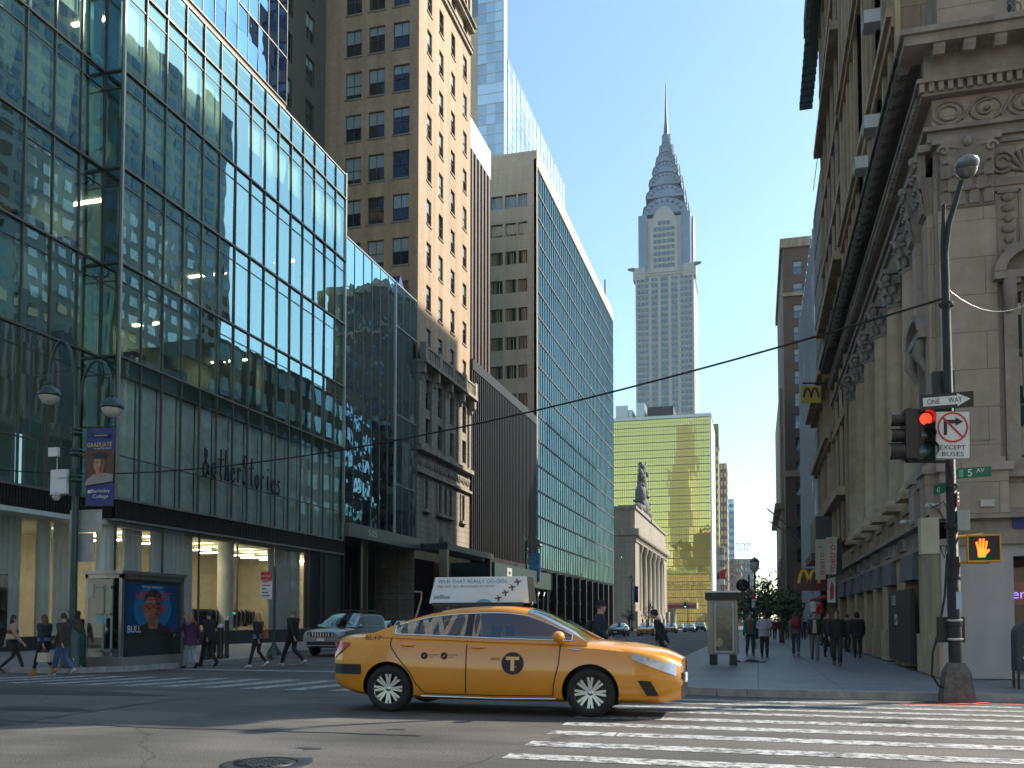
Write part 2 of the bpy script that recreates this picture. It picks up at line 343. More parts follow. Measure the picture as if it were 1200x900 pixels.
# ------------------------------------------------------------------ ground
def ground_mat():
    m = mat('asphalt', (.06, .058, .055), .82); nt = m.node_tree; b = nt.nodes['Principled BSDF']; N = nt.nodes.new; L = nt.links.new
    for l in list(nt.links):
        if l.to_node == b: nt.links.remove(l)
    tc = N('ShaderNodeTexCoord')
    def noise(sc, det, lo, hi, a, c, stretch=None):
        n = N('ShaderNodeTexNoise'); n.inputs['Scale'].default_value = sc; n.inputs['Detail'].default_value = det
        if stretch:
            mp = N('ShaderNodeMapping'); mp.inputs['Scale'].default_value = stretch; L(tc.outputs['Object'], mp.inputs[0]); L(mp.outputs[0], n.inputs['Vector'])
        else: L(tc.outputs['Object'], n.inputs['Vector'])
        r = N('ShaderNodeMapRange'); r.inputs[1].default_value = lo; r.inputs[2].default_value = hi; r.inputs[3].default_value = a; r.inputs[4].default_value = c
        L(n.outputs[0], r.inputs[0]); return n, r
    def mul(a, c):
        q = N('ShaderNodeMath'); q.operation = 'MULTIPLY'; L(a, q.inputs[0]); L(c, q.inputs[1]); return q.outputs[0]
    n1, r1 = noise(.4, 6, .35, .65, .6, 1.35)          # big patches
    n2, r2 = noise(55, 6, .35, .68, .35, 1.75)            # aggregate
    n3, r3 = noise(1.3, 7, .4, .6, .70, 1.18, (.15, 1, 1))   # worn wheel tracks along the avenue
    vo = N('ShaderNodeTexVoronoi'); vo.feature = 'DISTANCE_TO_EDGE'; vo.inputs['Scale'].default_value = .32
    mpn = N('ShaderNodeTexNoise'); mpn.inputs['Scale'].default_value = 1.5; mpn.inputs['Detail'].default_value = 6; L(tc.outputs['Object'], mpn.inputs['Vector'])
    mxv = N('ShaderNodeMix'); mxv.data_type = 'VECTOR'; mxv.inputs[0].default_value = .35; L(tc.outputs['Object'], mxv.inputs[4]); L(mpn.outputs['Color'], mxv.inputs[5]); L(mxv.outputs[1], vo.inputs['Vector'])
    rc = N('ShaderNodeMapRange'); rc.inputs[1].default_value = 0; rc.inputs[2].default_value = .006; rc.inputs[3].default_value = .45; rc.inputs[4].default_value = 1; L(vo.outputs[0], rc.inputs[0])
    f = mul(mul(r1.outputs[0], r2.outputs[0]), mul(r3.outputs[0], rc.outputs[0]))
    mx = N('ShaderNodeMix'); mx.data_type = 'RGBA'; mx.blend_type = 'MULTIPLY'; mx.inputs[0].default_value = 1; mx.inputs[6].default_value = (.078, .072, .064, 1); L(f, mx.inputs[7])
    L(mx.outputs[2], b.inputs['Base Color']); bp = N('ShaderNodeBump'); bp.inputs['Strength'].default_value = .7; bp.inputs['Distance'].default_value = .006
    L(n2.outputs[0], bp.inputs['Height']); L(bp.outputs[0], b.inputs['Normal']); b.inputs['Roughness'].default_value = .72; b.inputs['Specular IOR Level'].default_value = .5
    return m
M['asphalt'] = ground_mat()
def sheet(name, mtl, x0, x1, ys, dz, kind='structure', xs=None):
    mb = MB(); xs = xs or [x0, x1]
    for i in range(len(ys) - 1):
        for j in range(len(xs) - 1):
            a, b = ys[i], ys[i + 1]; mb.quad((xs[j], a, road_z(a) + dz), (xs[j + 1], a, road_z(a) + dz), (xs[j + 1], b, road_z(b) + dz), (xs[j], b, road_z(b) + dz))
    return mb.build(name, mtl, kind=kind)
sheet('road', M['asphalt'], -1500, 1500, [-60, 0, 7, 13, 16, 19, 27, 35, 70, 110, 160, 300, 700, 3000], 0)
def pave_mat():
    m = masonry('concrete_paving', (.17, .172, .175), (.145, .148, .155), (.05, .05, .05), 1.5, 1.5, .012, .75, 0, .004, .22); nt = m.node_tree
    br = [n for n in nt.nodes if n.type == 'TEX_BRICK'][0]; tc = [n for n in nt.nodes if n.type == 'TEX_COORD'][0]
    for l in list(nt.links):
        if l.to_node == br and l.to_socket.name == 'Vector': nt.links.remove(l)
    nt.links.new(tc.outputs['Object'], br.inputs['Vector']); br.offset = 0
    # gum spots and grime
    n = nt.nodes.new('ShaderNodeTexVoronoi'); n.inputs['Scale'].default_value = 5; nt.links.new(tc.outputs['Object'], n.inputs['Vector'])
    r = nt.nodes.new('ShaderNodeMapRange'); r.inputs[1].default_value = .05; r.inputs[2].default_value = .1; r.inputs[3].default_value = .55; r.inputs[4].default_value = 1; nt.links.new(n.outputs[0], r.inputs[0])
    b = nt.nodes['Principled BSDF']; src = [l for l in nt.links if l.to_node == b and l.to_socket.name == 'Base Color'][0].from_socket
    mx = nt.nodes.new('ShaderNodeMix'); mx.data_type = 'RGBA'; mx.blend_type = 'MULTIPLY'; mx.inputs[0].default_value = 1
    nt.links.new(src, mx.inputs[6]); nt.links.new(r.outputs[0], mx.inputs[7]); nt.links.new(mx.outputs[2], b.inputs['Base Color']); b.inputs['Roughness'].default_value = .55
    return m
M['paving'] = pave_mat(); M['kerb'] = mat('granite_kerb', (.34, .34, .33), .75, var=.25, vscale=5, bump=.2)
def walk(name, outline, kerb_from, kerb_to, dz=.14, kname='kerb'):
    """pavement: outline polygon (x, y), a kerb runs along outline[kerb_from:kerb_to+1]"""
    mb = MB()
    bm = bmesh.new(); vs = [bm.verts.new((x, y, road_z(y) + dz)) for x, y in outline]; f = bm.faces.new(vs)
    for yc in (22, 27, 35, 50, 80, 110, 160, 300): bmesh.ops.bisect_plane(bm, geom=bm.verts[:] + bm.edges[:] + bm.faces[:], plane_co=(0, yc, 0), plane_no=(0, 1, 0))
    bmesh.ops.triangulate(bm, faces=bm.faces)
    for v in bm.verts: v.co.z = road_z(v.co.y) + dz
    me = bpy.data.meshes.new(name); bm.to_mesh(me); bm.free(); me.materials.append(M['paving']); o = bpy.data.objects.new(name, me); COL.objects.link(o); o['kind'] = 'structure'
    k = MB(); pts = outline[kerb_from:kerb_to + 1]
    for (a, b) in zip(pts[:-1], pts[1:]):
        a, b = Vector(a), Vector(b); d = (b - a); L_ = d.length; d.normalize(); nrm = Vector((d.y, -d.x)) * .16
        nseg = max(1, int(L_ / 6)) if a.y < 90 else max(1, int(L_ / 60))
        for s_ in range(nseg):
            p, q = a + d * L_ * s_ / nseg, a + d * (L_ * (s_ + 1) / nseg); w = []
            for (c, off, h) in ((p, 0, -.1), (p, 1, -.1), (p, 1, dz + .006), (p, 0, dz + .006), (q, 0, -.1), (q, 1, -.1), (q, 1, dz + .006), (q, 0, dz + .006)):
                e = c + nrm * (off - .5); w.append((e.x, e.y, road_z(e.y) + h))
            k.add(w, [(0, 1, 2, 3), (7, 6, 5, 4), (0, 4, 5, 1), (1, 5, 6, 2), (2, 6, 7, 3), (3, 7, 4, 0)])
    k.build(kname, M['kerb'], kind='structure')
def arc(cx, cy, r, a0, a1, n=7): return [(cx + r * math.cos(R(a0 + (a1 - a0) * i / n)), cy + r * math.sin(R(a0 + (a1 - a0) * i / n))) for i in range(n + 1)]
walk('pavement', [(40, 60), (3.6, 400), (-2.6, 400), (-2.6, 20.2)] + arc(-.2, 19.6, 2.4, 180, 270) + [(2, 17.2), (40, 17.2)], 2, 13)
walk('pavement', [(-120, 20.3)] + [(-20.5, 20.3)] + arc(-19.0, 22.3, 2.0, -90, 0) + [(-17.0, 27), (-17.6, 30), (-19.3, 33), (-19.5, 420), (-60, 420), (-120, 60)], 0, 13)
# painted markings
def paint_mat(name, col, worn=.5):
    m = bpy.data.materials.new(name); m.use_nodes = True; nt = m.node_tree; b = nt.nodes['Principled BSDF']; N = nt.nodes.new; L = nt.links.new
    tc = N('ShaderNodeTexCoord'); n = N('ShaderNodeTexNoise'); n.inputs['Scale'].default_value = 9; n.inputs['Detail'].default_value = 10; n.inputs['Roughness'].default_value = .75; L(tc.outputs['Object'], n.inputs['Vector'])
    r = N('ShaderNodeMapRange'); r.inputs[1].default_value = worn - .08; r.inputs[2].default_value = worn + .05; L(n.outputs[0], r.inputs[0])
    mx = N('ShaderNodeMix'); mx.data_type = 'RGBA'; mx.inputs[6].default_value = (*col, 1); mx.inputs[7].default_value = (.085, .082, .08, 1); L(r.outputs[0], mx.inputs[0]); L(mx.outputs[2], b.inputs['Base Color'])
    b.inputs['Roughness'].default_value = .6; return m
M['road_paint'] = paint_mat('road_paint', (.46, .46, .45), .525); M['orange_paint'] = paint_mat('orange_spray_paint', (.85, .1, .03), .56)
mk = MB()
for i, yc in enumerate([7.55, 8.5, 9.42, 10.38, 11.28, 12.15, 13.1, 14.0, 14.95, 15.85]):
    for j in range(8):
        a = -2.4 + j * .8 + rnd.uniform(-.03, .03) * (j == 0); b = a + .8; y0, y1 = yc - .17 + rnd.uniform(-.02, .02) * (j == 0), yc + .17
        mk.quad((a, y0, road_z(y0) + .004), (b, y0, road_z(y0) + .004), (b, y1, road_z(y1) + .004), (a, y1, road_z(y1) + .004))
mk.build('crosswalk_marking', M['road_paint'], kind='structure')
mk = MB()
for i in range(17):
    x = -17.9 + i * .98
    for y0, y1 in ((16.0, 17.3), (17.3, 18.6), (18.6, 19.6)):
        mk.quad((x, y0, road_z(y0) + .006), (x + .4, y0, road_z(y0) + .006), (x + .4, y1, road_z(y1) + .006), (x, y1, road_z(y1) + .006))
mk.build('crosswalk_marking', M['road_paint'], kind='structure')
mk = MB()
for (x0, x1, y0, y1) in [(-19, -2.8, 22.6, 23.0), (-11.1, -10.95, 24, 60), (-10.75, -10.6, 24, 60), (-5.1, -4.98, 24, 56)] + [(-6.9, -6.78, 26 + 9 * i, 29 + 9 * i) for i in range(14)] + [(-14.6, -14.48, 26 + 9 * i, 29 + 9 * i) for i in range(14)] + [(-11, -10.8, 62, 150)]:
    n = max(1, int((y1 - y0) / 3))
    for k in range(n):
        a, b = y0 + (y1 - y0) * k / n, y0 + (y1 - y0) * (k + 1) / n; mk.quad((x0, a, road_z(a) + .012), (x1, a, road_z(a) + .012), (x1, b, road_z(b) + .012), (x0, b, road_z(b) + .012))
mk.build('lane_marking', M['road_paint'], kind='structure')
mk = MB()
for (ax_, ay_, bx_, by_, w) in [(2.9, 16.75, 3.5, 16.45, .07), (3.2, 16.35, 3.75, 16.85, .06), (2.75, 16.35, 3.6, 16.3, .05), (3.9, 16.55, 4.3, 16.5, .05), (2.2, 15.95, 3.3, 15.9, .05)]:
    a, b = Vector((ax_, ay_)), Vector((bx_, by_)); n = Vector((-(b - a).y, (b - a).x)).normalized() * w
    mk.add([(a.x - n.x, a.y - n.y, .012), (b.x - n.x, b.y - n.y, .012), (b.x + n.x, b.y + n.y, .012), (a.x + n.x, a.y + n.y, .012)], [(0, 1, 2, 3)])
for i, v in enumerate(mk.v): mk.v[i] = (v[0], v[1], road_z(v[1]) + .012)
mk.build('spray_marking', M['orange_paint'], kind='structure')
# asphalt patches
mk = MB(); M['patch'] = mat('asphalt_patch', (.028, .028, .03), .85, var=.3, vscale=6, bump=.5, bscale=120)
for (cx, cy, a, b) in [(-13.2, 13.6, 3.1, .75), (-10.3, 11.0, .9, .3), (2.2, 6.6, 1.5, .5)]:
    pts = [(cx + a * math.cos(t) * rnd.uniform(.85, 1.1), cy + b * math.sin(t) * rnd.uniform(.8, 1.1)) for t in [2 * math.pi * k / 18 for k in range(18)]]
    mk.add([(x, y, road_z(y) + .004) for x, y in pts], [tuple(range(18))])
mk.build('asphalt_patch', M['patch'], kind='structure')
seam = MB()
for pts in ([(-20, 9.6), (-12, 9.9), (-7.5, 9.5), (-3.2, 9.7)], [(-9.2, 3), (-9.0, 7), (-9.3, 12), (-9.1, 15.8)], [(-6.5, 5.5), (-4.9, 6.1), (-3.6, 5.8), (-1, 6.3)], [(-22, 15.2), (-14, 15.0), (-8, 15.3), (-2.6, 15.1)]):
    P_ = []
    for (x0, y0), (x1, y1) in zip(pts[:-1], pts[1:]):
        for k in range(8): P_.append((x0 + (x1 - x0) * k / 8 + rnd.uniform(-.05, .05), y0 + (y1 - y0) * k / 8 + rnd.uniform(-.05, .05)))
    for a, b in zip(P_[:-1], P_[1:]):
        d = Vector((b[0] - a[0], b[1] - a[1])).normalized(); n_ = Vector((-d.y, d.x)) * rnd.uniform(.015, .035); seam.add([(a[0] - n_.x, a[1] - n_.y, road_z(a[1]) + .0045), (b[0] - n_.x, b[1] - n_.y, road_z(b[1]) + .0045), (b[0] + n_.x, b[1] + n_.y, road_z(b[1]) + .0045), (a[0] + n_.x, a[1] + n_.y, road_z(a[1]) + .0045)], [(0, 1, 2, 3)])
seam.build('tar_seam', mat('tar', (.012, .012, .013), .35, var=.2), kind='structure')
st_ = MB()
for k in range(26):
    cx, cy = rnd.uniform(-16, 3), rnd.uniform(5, 15.5); r0 = rnd.uniform(.06, .32); pts = [(cx + r0 * rnd.uniform(.6, 1.3) * math.cos(t), cy + r0 * rnd.uniform(.4, .9) * math.sin(t)) for t in rng(0, 2 * math.pi, 11)[:-1]]
    st_.add([(x, y, road_z(y) + .003) for x, y in pts], [tuple(range(11))])
st_.build('oil_stain', mat('oil_stain', (.022, .021, .021), .5, var=.4, vscale=6), kind='structure')
# manhole
t = thing('manhole_cover', 'round iron manhole cover in the avenue in front of the taxi', 'manhole cover', (-4.41, 7.45, 0))
mb = MB(); mb.lathe([(.30, .014), (.36, .014), (.40, .006), (.41, 0)], (-4.41, 7.45, 0), 28); mb.build('rim', M['dark'], t)
mb = MB(); mb.lathe([(0, .012), (.28, .012), (.28, .0)], (-4.41, 7.45, 0), 28)
for k in range(-3, 4):
    for l in range(-3, 4):
        if k * k + l * l < 10: mb.box(-4.44 + k * .075, -4.385 + k * .075, 7.42 + l * .075, 7.475 + l * .075, .01, .019)
mb.build('lid', M['dark'], t)

# ================================================================== LEFT ROW
G_CL = clear_glass('green_clear_glass', (.70, .84, .76), (.48, .78, .84), .20, .80, .5, .004, 0.0, .4)
G_FR = clear_glass('sign_floor_glass', (.86, .93, .89), (.45, .7, .7), .05, .42, .5, .003, 0.0, .4)
M['mull'] = mat('bronze_mullion', (.16, .15, .12), .4, .7, var=.15); M['mull_light'] = mat('pale_mullion', (.42, .42, .36), .35, .7, var=.1)
M['slab'] = mat('slab_edge', (.05, .055, .05), .6); M['frieze'] = mat('ribbed_bronze', (.05, .046, .038), .45, .6, var=.3, vscale=9)
M['pale_green'] = mat('frosted_panel', (.60, .66, .58), .6, var=.22, vscale=1.5); M['cream'] = mat('cream_blind', (.66, .68, .54), .8, var=.1)
M['room_green'] = mat('office_wall', (.34, .42, .34), .9, var=.15); M['ceil'] = mat('office_ceiling', (.6, .64, .56), .9)
M['tube'] = mat('ceiling_lamp', (.9, .85, .7), .5, var=0, emit=(1, .82, .55), estr=14.0)
M['louvre'] = mat('louvre_panel', (.09, .15, .13), .4, .4, var=.2)
L1 = Face(-29, 35.4, 90); W1 = Face(-30, 24.0, 90)
glass_b = thing('glass_office_building', 'green glass office block on the left corner with a clothes shop below', 'building', (-29, 35.4, -.15))
LV = [6.96, 13.72, 18.2, 22.82, 27.57, 32.2]
nb = 15; U1 = rng(0, 23.9, nb); UW = [11.4 - 1.6 * i for i in range(7)][::-1]
PZ = []
for i in range(5): PZ += [LV[i]] if i else [LV[0]]
# panes: bottom level split in two, the other floors one tall pane each
ZP = [6.96, 9.0, 12.85, 13.72, 17.35, 18.2, 21.95, 22.82, 26.7, 27.57, 31.35, 32.2, 34.0]
curtain(glass_b, L1, U1, [7.0, 9.0, 13.7], G_FR, 30, tilt=.003)
curtain(glass_b, L1, U1, [13.72, 18.2, 22.82, 27.57, 32.2, 34.0], G_CL, 45, tilt=.004)
curtain(glass_b, W1, UW, [7.0, 9.0, 13.7, 18.2, 22.82, 27.57, 32.2, 36.5], G_CL, 25, tilt=.006)
nf = Face(-30, 35.4, 0)
# notch face, facing the avenue
mb = MB()
for i in range(6):
    z0, z1 = [7.0, 13.72, 18.2, 22.82, 27.57, 32.2, 34][i:i + 2]; mb.quad(nf.p(.03, z0 + .05), nf.p(.97, z0 + .05), nf.p(.97, z1 - .05), nf.p(.03, z1 - .05))
mb.build('side_pane', G_CL, glass_b)
mu = MB()
for F, us, zt in ((L1, U1, 34.0), (W1, UW, 36.5), (nf, [0, 1], 34)):
    for i, u in enumerate(us):
        F.box(mu, u - .03, u + .03, -.09, .03, 6.96, zt)
    for z in LV[1:]: F.box(mu, us[0], us[-1], -.12, .0, z - .05, z + .05)
    F.box(mu, us[0], us[-1], -.05, .0, 8.97, 9.03)
    for z in LV[1:]: F.box(mu, us[0], us[-1], -.04, .0, z - .88, z - .84)
    F.box(mu, us[0], us[-1], -.06, .06, zt, zt + .08, 1)
L1.box(mu, -.07, .05, -.14, .03, 6.96, 34.1, 1); L1.box(mu, 23.85, 24.0, -.1, .05, 6.96, 34.2, 1)
mu.build('mullion_grid', [M['mull'], M['mull_light']], glass_b)
for z in LV[1:]:
    lb = MB()
    for F, us in ((L1, U1), (W1, UW), (nf, [0.03, .97])):
        for k in range(9): F.box(lb, us[0] + .05, us[-1] - .05, .05, .10, z - .84 + k * .088, z - .80 + k * .088)
        lb.quad(F.p(us[0], z - .86, .12), F.p(us[-1], z - .86, .12), F.p(us[-1], z, .12), F.p(us[0], z, .12))
    lb.build('louvre_band', M['louvre'], glass_b)
it = MB()   # slabs, back walls, ceilings
for z in LV + [34.2]:
    it.box(-46, -29.2, 35.6, 59.2, z - .45, z - .02, 0); it.box(-46, -30.2, 24, 35.6, z - .45, z - .02, 0)
it.box(-34.6, -34.4, 35.6, 59.2, 7, 34, 1); it.box(-35.2, -35, 24, 35.6, 7, 36, 1)
it.box(-46, -29.2, 59.0, 59.2, 7, 34, 1)
for z in LV[1:] + [34.]:
    it.box(-34.4, -29.4, 35.7, 59, z - .50, z - .46, 2); it.box(-35, -30.4, 24, 35.3, z - .50, z - .46, 2)
for u in U1[1::3]: it.lathe([(.3, 7), (.3, 34)], (-31, 35.4 + u, 0), 12, 1)
it.build('interior_structure', [M['slab'], M['room_green'], M['ceil']], glass_b)
bl = MB(); nrow = len(LV) - 1
for F, us in ((L1, U1), (W1, UW)):
    for i in range(len(us) - 1):
        for j in range(nrow):
            z0, z1 = LV[j], LV[j + 1]; a, b = us[i] + .05, us[i + 1] - .05
            if j == 0 and F is L1: bl.quad(F.p(a, z0, .25), F.p(b, z0, .25), F.p(b, z1 - .9, .25), F.p(a, z1 - .9, .25), 0); continue
            if j == 0: continue
            r_ = rnd.random(); h = (z1 - z0 - .9)
            if j >= 3 and r_ < .85 or (j in (1, 2) and r_ < .45):
                f_ = rnd.uniform(.35, 1); bl.quad(F.p(a, z1 - .9 - h * f_, .22), F.p(b - rnd.choice([0, .0, .5]), z1 - .9 - h * f_, .22), F.p(b, z1 - .9, .22), F.p(a, z1 - .9, .22), rnd.choice([0, 1, 1, 2]))
            elif r_ > .9: bl.quad(F.p(a, z0, .3), F.p(a + .5, z0, .3), F.p(a + .5, z1 - .9, .3), F.p(a, z1 - .9, .3), 1)
            if rnd.random() < .5:   # desks and chairs inside
                u_ = rnd.uniform(a, b); F.box(bl, u_ - .5, u_ + .4, .9, 1.6, z0, z0 + .95, 3)
bl.build('blinds', [M['pale_green'], M['cream'], M['room_green'], M['dark']], glass_b)
lt = MB()
for j in range(1, nrow):
    for k in range(9):
        if rnd.random() < .12: lt.box(-33.5, -31, 37 + k * 2.5, 37.2 + k * 2.5, LV[j + 1] - .56, LV[j + 1] - .51)
for k in range(10): lt.box(-33, -30.8, 36.3 + k * 2.3, 36.6 + k * 2.3, 5.3, 5.36)
lt.build('ceiling_lamps', M['tube'], glass_b)
# frieze
for F, a, b in ((L1, 0, 23.9), (W1, 0, 11.4), (nf, 0, 1.0)):
    fz = MB(); F.box(fz, a, b + (.0 if F is not W1 else 0), 0.0, .12, 5.96, 6.96); n = int((b - a) / .16)
    for k in range(n): F.box(fz, a + k * .16, a + k * .16 + .07, -.06, 0.0, 6.02, 6.9)
    F.box(fz, a - .05, b, -.14, .0, 6.9, 7.0, 1); F.box(fz, a - .05, b, -.14, .0, 5.9, 6.0, 1)
    fz.build('frieze', [M['frieze'], M['steel']], glass_b)
# shop storey
M['shop_glass'] = clear_glass('shop_window_glass', (.88, .9, .86), (.9, .92, .9), .03, .55, .5, .004, 0, .35)
M['curtain'] = mat('sheer_curtain', (.82, .84, .80), .9, var=.08); M['col_white'] = mat('white_column', (.8, .83, .78), .6, var=.05)
M['shop_wall'] = mat('shop_wall', (.42, .4, .34), .9, var=.12); M['shop_floor'] = mat('shop_floor', (.3, .27, .22), .5); M['plinth'] = mat('dark_plinth', (.03, .033, .032), .4, var=.2)
gz = -.25
shopz = MB()
sb = [L1.uof(p, 690) for p in (133, 190, 233, 278, 322, 362)] ; sb[0] = 0.1
for a, b in zip(sb[:-1], sb[1:]):
    q = MB(); q.quad(L1.p(a + .03, .62), L1.p(b - .03, .62), L1.p(b - .03, 5.9), L1.p(a + .03, 5.9)); q.build('shop_window', M['shop_glass'], glass_b)
for a, b in ((0, 5.7), (5.7, 11.2)):
    q = MB(); q.quad(W1.p(a + .03, .55), W1.p(b - .03, .55), W1.p(b - .03, 5.9), W1.p(a + .03, 5.9)); q.build('shop_window', M['shop_glass'], glass_b)
q = MB(); q.quad(nf.p(.05, .6), nf.p(.95, .6), nf.p(.95, 5.9), nf.p(.05, 5.9)); q.build('shop_window', M['shop_glass'], glass_b)
st = MB()
for a in sb: L1.box(st, a - .04, a + .04, -.02, .06, .6, 5.9, 0)
L1.box(st, 0, sb[-1], -.06, .3, gz, .6, 1); W1.box(st, 0, 11.4, -.06, .3, gz, .55, 1); nf.box(st, 0, 1, -.04, .3, gz, .6, 1)
L1.box(st, 0, sb[-1], -.08, .1, .6, .66, 2)
L1.box(st, sb[-1], 23.9, .1, .4, gz, 5.9, 1)
st.build('shopfront_frame', [M['mull'], M['plinth'], M['steel']], glass_b)
st = MB(); st.box(-40, -29.2, 35.5, 59, -.1, .05, 1); st.box(-40, -30.2, 24, 35.5, -.1, .05, 1)
st.box(-37.2, -37, 24, 58, 0, 6, 0); st.box(-37, -29.3, 57.2, 57.3, 0, 6, 0); st.box(-37, -29.3, 24, 57, 5.7, 5.9, 2)
st.build('shop_interior', [M['shop_wall'], M['shop_floor'], M['ceil']], glass_b)
for px in (140, 278): 
    u = L1.uof(px, 650) ; q = MB(); q.lathe([(.46, 0), (.46, 5.9)], tuple(L1.p(u, 0, .75)), 24); q.build('column', M['col_white'], glass_b)
q = MB(); q.lathe([(.3, gz), (.3, 5.9)], tuple(L1.p(L1.uof(379), 0, .1)), 20); q.build('column', M['dark'], glass_b)
q = MB(); q.lathe([(.3, 0), (.3, 5.9)], tuple(W1.p(W1.uof(70, 650), 0, .9)), 20); q.build('column', M['col_white'], glass_b)
def curtain_cloth(F, u0, u1, d, z0, z1, amp=.09, per=.35):
    q = MB(); n = int((u1 - u0) / .05); vs = []
    for i in range(n + 1):
        u = u0 + (u1 - u0) * i / n; dd = d + amp * math.sin(2 * math.pi * u / per) + amp * .5 * math.sin(2.7 * u + 1)
        vs += [F.p(u, z0, dd), F.p(u, z1, d + (dd - d) * .7)]
    q.add(vs, [(2 * i, 2 * i + 2, 2 * i + 3, 2 * i + 1) for i in range(n)], 0, True); q.build('curtain', M['curtain'], glass_b)
curtain_cloth(L1, L1.uof(160), L1.uof(183), .8, .1, 5.85); curtain_cloth(L1, L1.uof(186), L1.uof(234), .45, .1, 5.85)
curtain_cloth(L1, L1.uof(323), L1.uof(360), .5, .1, 5.85); curtain_cloth(W1, 5.0, 8.2, 1.2, .1, 5.85, .07, .3); curtain_cloth(W1, 9.8, 11.3, 1.0, .1, 5.85, .07, .3)
curtain_cloth(W1, 0.5, 4.5, 1.6, .1, 5.85, .05, .5)
def clothes_rail(u0, u1, d, label):
    t = thing('clothes_rail', label, 'clothes rail', L1.p((u0 + u1) / 2, 0.05, d), group='clothes rails in the shop window')
    q = MB(); q.tube([L1.p(u0, .05, d), L1.p(u0, 1.95, d), L1.p(u1, 1.95, d), L1.p(u1, .05, d)], .02, 6); q.build('rail', M['steel'], t)
    cols = [(.015, .015, .018), (.02, .022, .04), (.6, .58, .52), (.3, .32, .35), (.35, .03, .04), (.05, .05, .05), (.5, .52, .5), (.25, .3, .36)]
    n = int((u1 - u0) / .13)
    for k in range(n):
        u = u0 + .08 + k * .13; c = rnd.choice(cols[:2] + cols); ln = rnd.uniform(.75, 1.15); q = MB(); y = 1.85
        pr = [(-.02, 0), (.05, -.03), (.23, -.12), (.25, -.35), (.2, -ln), (-.2, -ln * rnd.uniform(.9, 1)), (-.25, -.35), (-.23, -.12), (-.05, -.03)]
        w_ = rnd.uniform(-.1, .1); q.prism([(a, b) for a, b in pr], lambda a, b, w: L1.p(u + w + a * .25, y + b, d + a * .9), -.025, .025); o = q.build('garment', GAR[rnd.randrange(len(GAR))] if rnd.random() < .45 else GAR[0], t)
GAR = [mat('garment_cloth', c, .9, var=.1) for c in [(.018, .018, .022), (.55, .52, .44), (.3, .32, .34), (.3, .03, .04), (.04, .05, .1)]]
clothes_rail(L1.uof(238), L1.uof(274), 1.0, 'rail of dark coats in the shop window nearest the bollards')
clothes_rail(L1.uof(285), L1.uof(303), 1.0, 'short rail of pale and dark clothes behind the blonde woman')
clothes_rail(L1.uof(306), L1.uof(320), 1.3, 'small rail of dark coats beside the right hand shop curtain')
# shop display in the left wing window
t = thing('display_shelf', 'shop window shelving with bags and cups behind the pink poncho woman', 'shelf', W1.p(6.2, .05, .9))
q = MB(); 
for z in (.9, 1.7, 2.5): W1.box(q, 4.4, 6.9, .6, 1.1, z, z + .05)
for u in (4.4, 5.6, 6.9): W1.box(q, u - .03, u + .03, .6, 1.1, .05, 3.2)
q.build('shelf_frame', M['mull'], t)
hb = [(.3, .02, .03), (.015, .015, .02), (.4, .3, .2), (.5, .5, .45)]
for k in range(9):
    u = 4.6 + (k % 3) * .8 + rnd.uniform(-.1, .1); z = (.95, 1.75, 2.55)[k // 3]; w_ = rnd.uniform(.12, .22); h_ = rnd.uniform(.18, .35)
    tt = thing('handbag', '%s display handbag on the %s shelf, %s of three' % (['dark red', 'black', 'tan', 'grey'][k % 4], ['bottom', 'middle', 'top'][k // 3], ['first', 'second', 'third'][k % 3] + ' from the left'), 'handbag', W1.p(u, z, .85), group='bags on display')
    q = MB(); q.prism([(-w_, 0), (w_, 0), (w_ * .8, h_), (-w_ * .8, h_)], lambda a, b, w: W1.p(u + a, z + .001 + b, .85 + w), -.07, .07); q.build('bag_body', mat('bag_leather', hb[k % 4], .4), tt)
    q = MB(); q.tube([W1.p(u - w_ * .5, z + h_, .85), W1.p(u - w_ * .4, z + h_ * 1.5, .85), W1.p(u + w_ * .4, z + h_ * 1.5, .85), W1.p(u + w_ * .5, z + h_, .85)], .012, 5); q.build('strap', mat('bag_strap', hb[k % 4], .4), tt)
# scripted shop name on the glass
def script_sign():
    S = {'&': [[(.9, .1), (.3, .75), (.35, 1.0), (.6, .95), (.55, .7), (.1, .35), (.15, .05), (.45, .0), (.85, .45)]],
         'o': [[(.5, .6), (.2, .5), (.15, .2), (.4, .0), (.7, .2), (.65, .5), (.45, .6)]], 't': [[(.5, 1.1), (.4, .2), (.6, .0)], [(.1, .7), (.85, .75)]],
         'h': [[(.25, 1.1), (.15, 0), (.25, .4), (.5, .55), (.65, .35), (.7, 0)]], 'e': [[(.1, .3), (.6, .4), (.5, .6), (.2, .5), (.15, .15), (.4, 0), (.75, .2)]],
         'r': [[(.2, .6), (.2, 0)], [(.2, .4), (.4, .6), (.65, .5)]], 'S': [[(.7, 1.0), (.3, 1.05), (.15, .75), (.5, .5), (.6, .2), (.3, -.05), (.05, .1)]],
         'i': [[(.4, .6), (.4, 0)], [(.42, .85), (.46, .9)]], 's': [[(.6, .55), (.3, .6), (.3, .4), (.6, .2), (.4, -.05), (.1, .05)]]}
    q = MB(); a, b = L1.uof(236, 545), L1.uof(329, 560); zlo = L1.zof(242, 558); zsz = L1.zof(242, 526) - zlo; word = '&otherStories'; w = (b - a) / (len(word) + .3)
    for i, ch in enumerate(word):
        u0 = a + i * w + (.25 * w if i > 0 else 0); sc = zsz * (1.05 if ch in '&Sth' else .95); z0 = zlo + rnd.uniform(-.1, .1)
        for stroke in S[ch]: q.tube([L1.p(u0 + x * w * 1.05, z0 + y * sc, -.07) for x, y in stroke], .055, 5)
    q.build('lettering', M['ink'], glass_b)
script_sign()

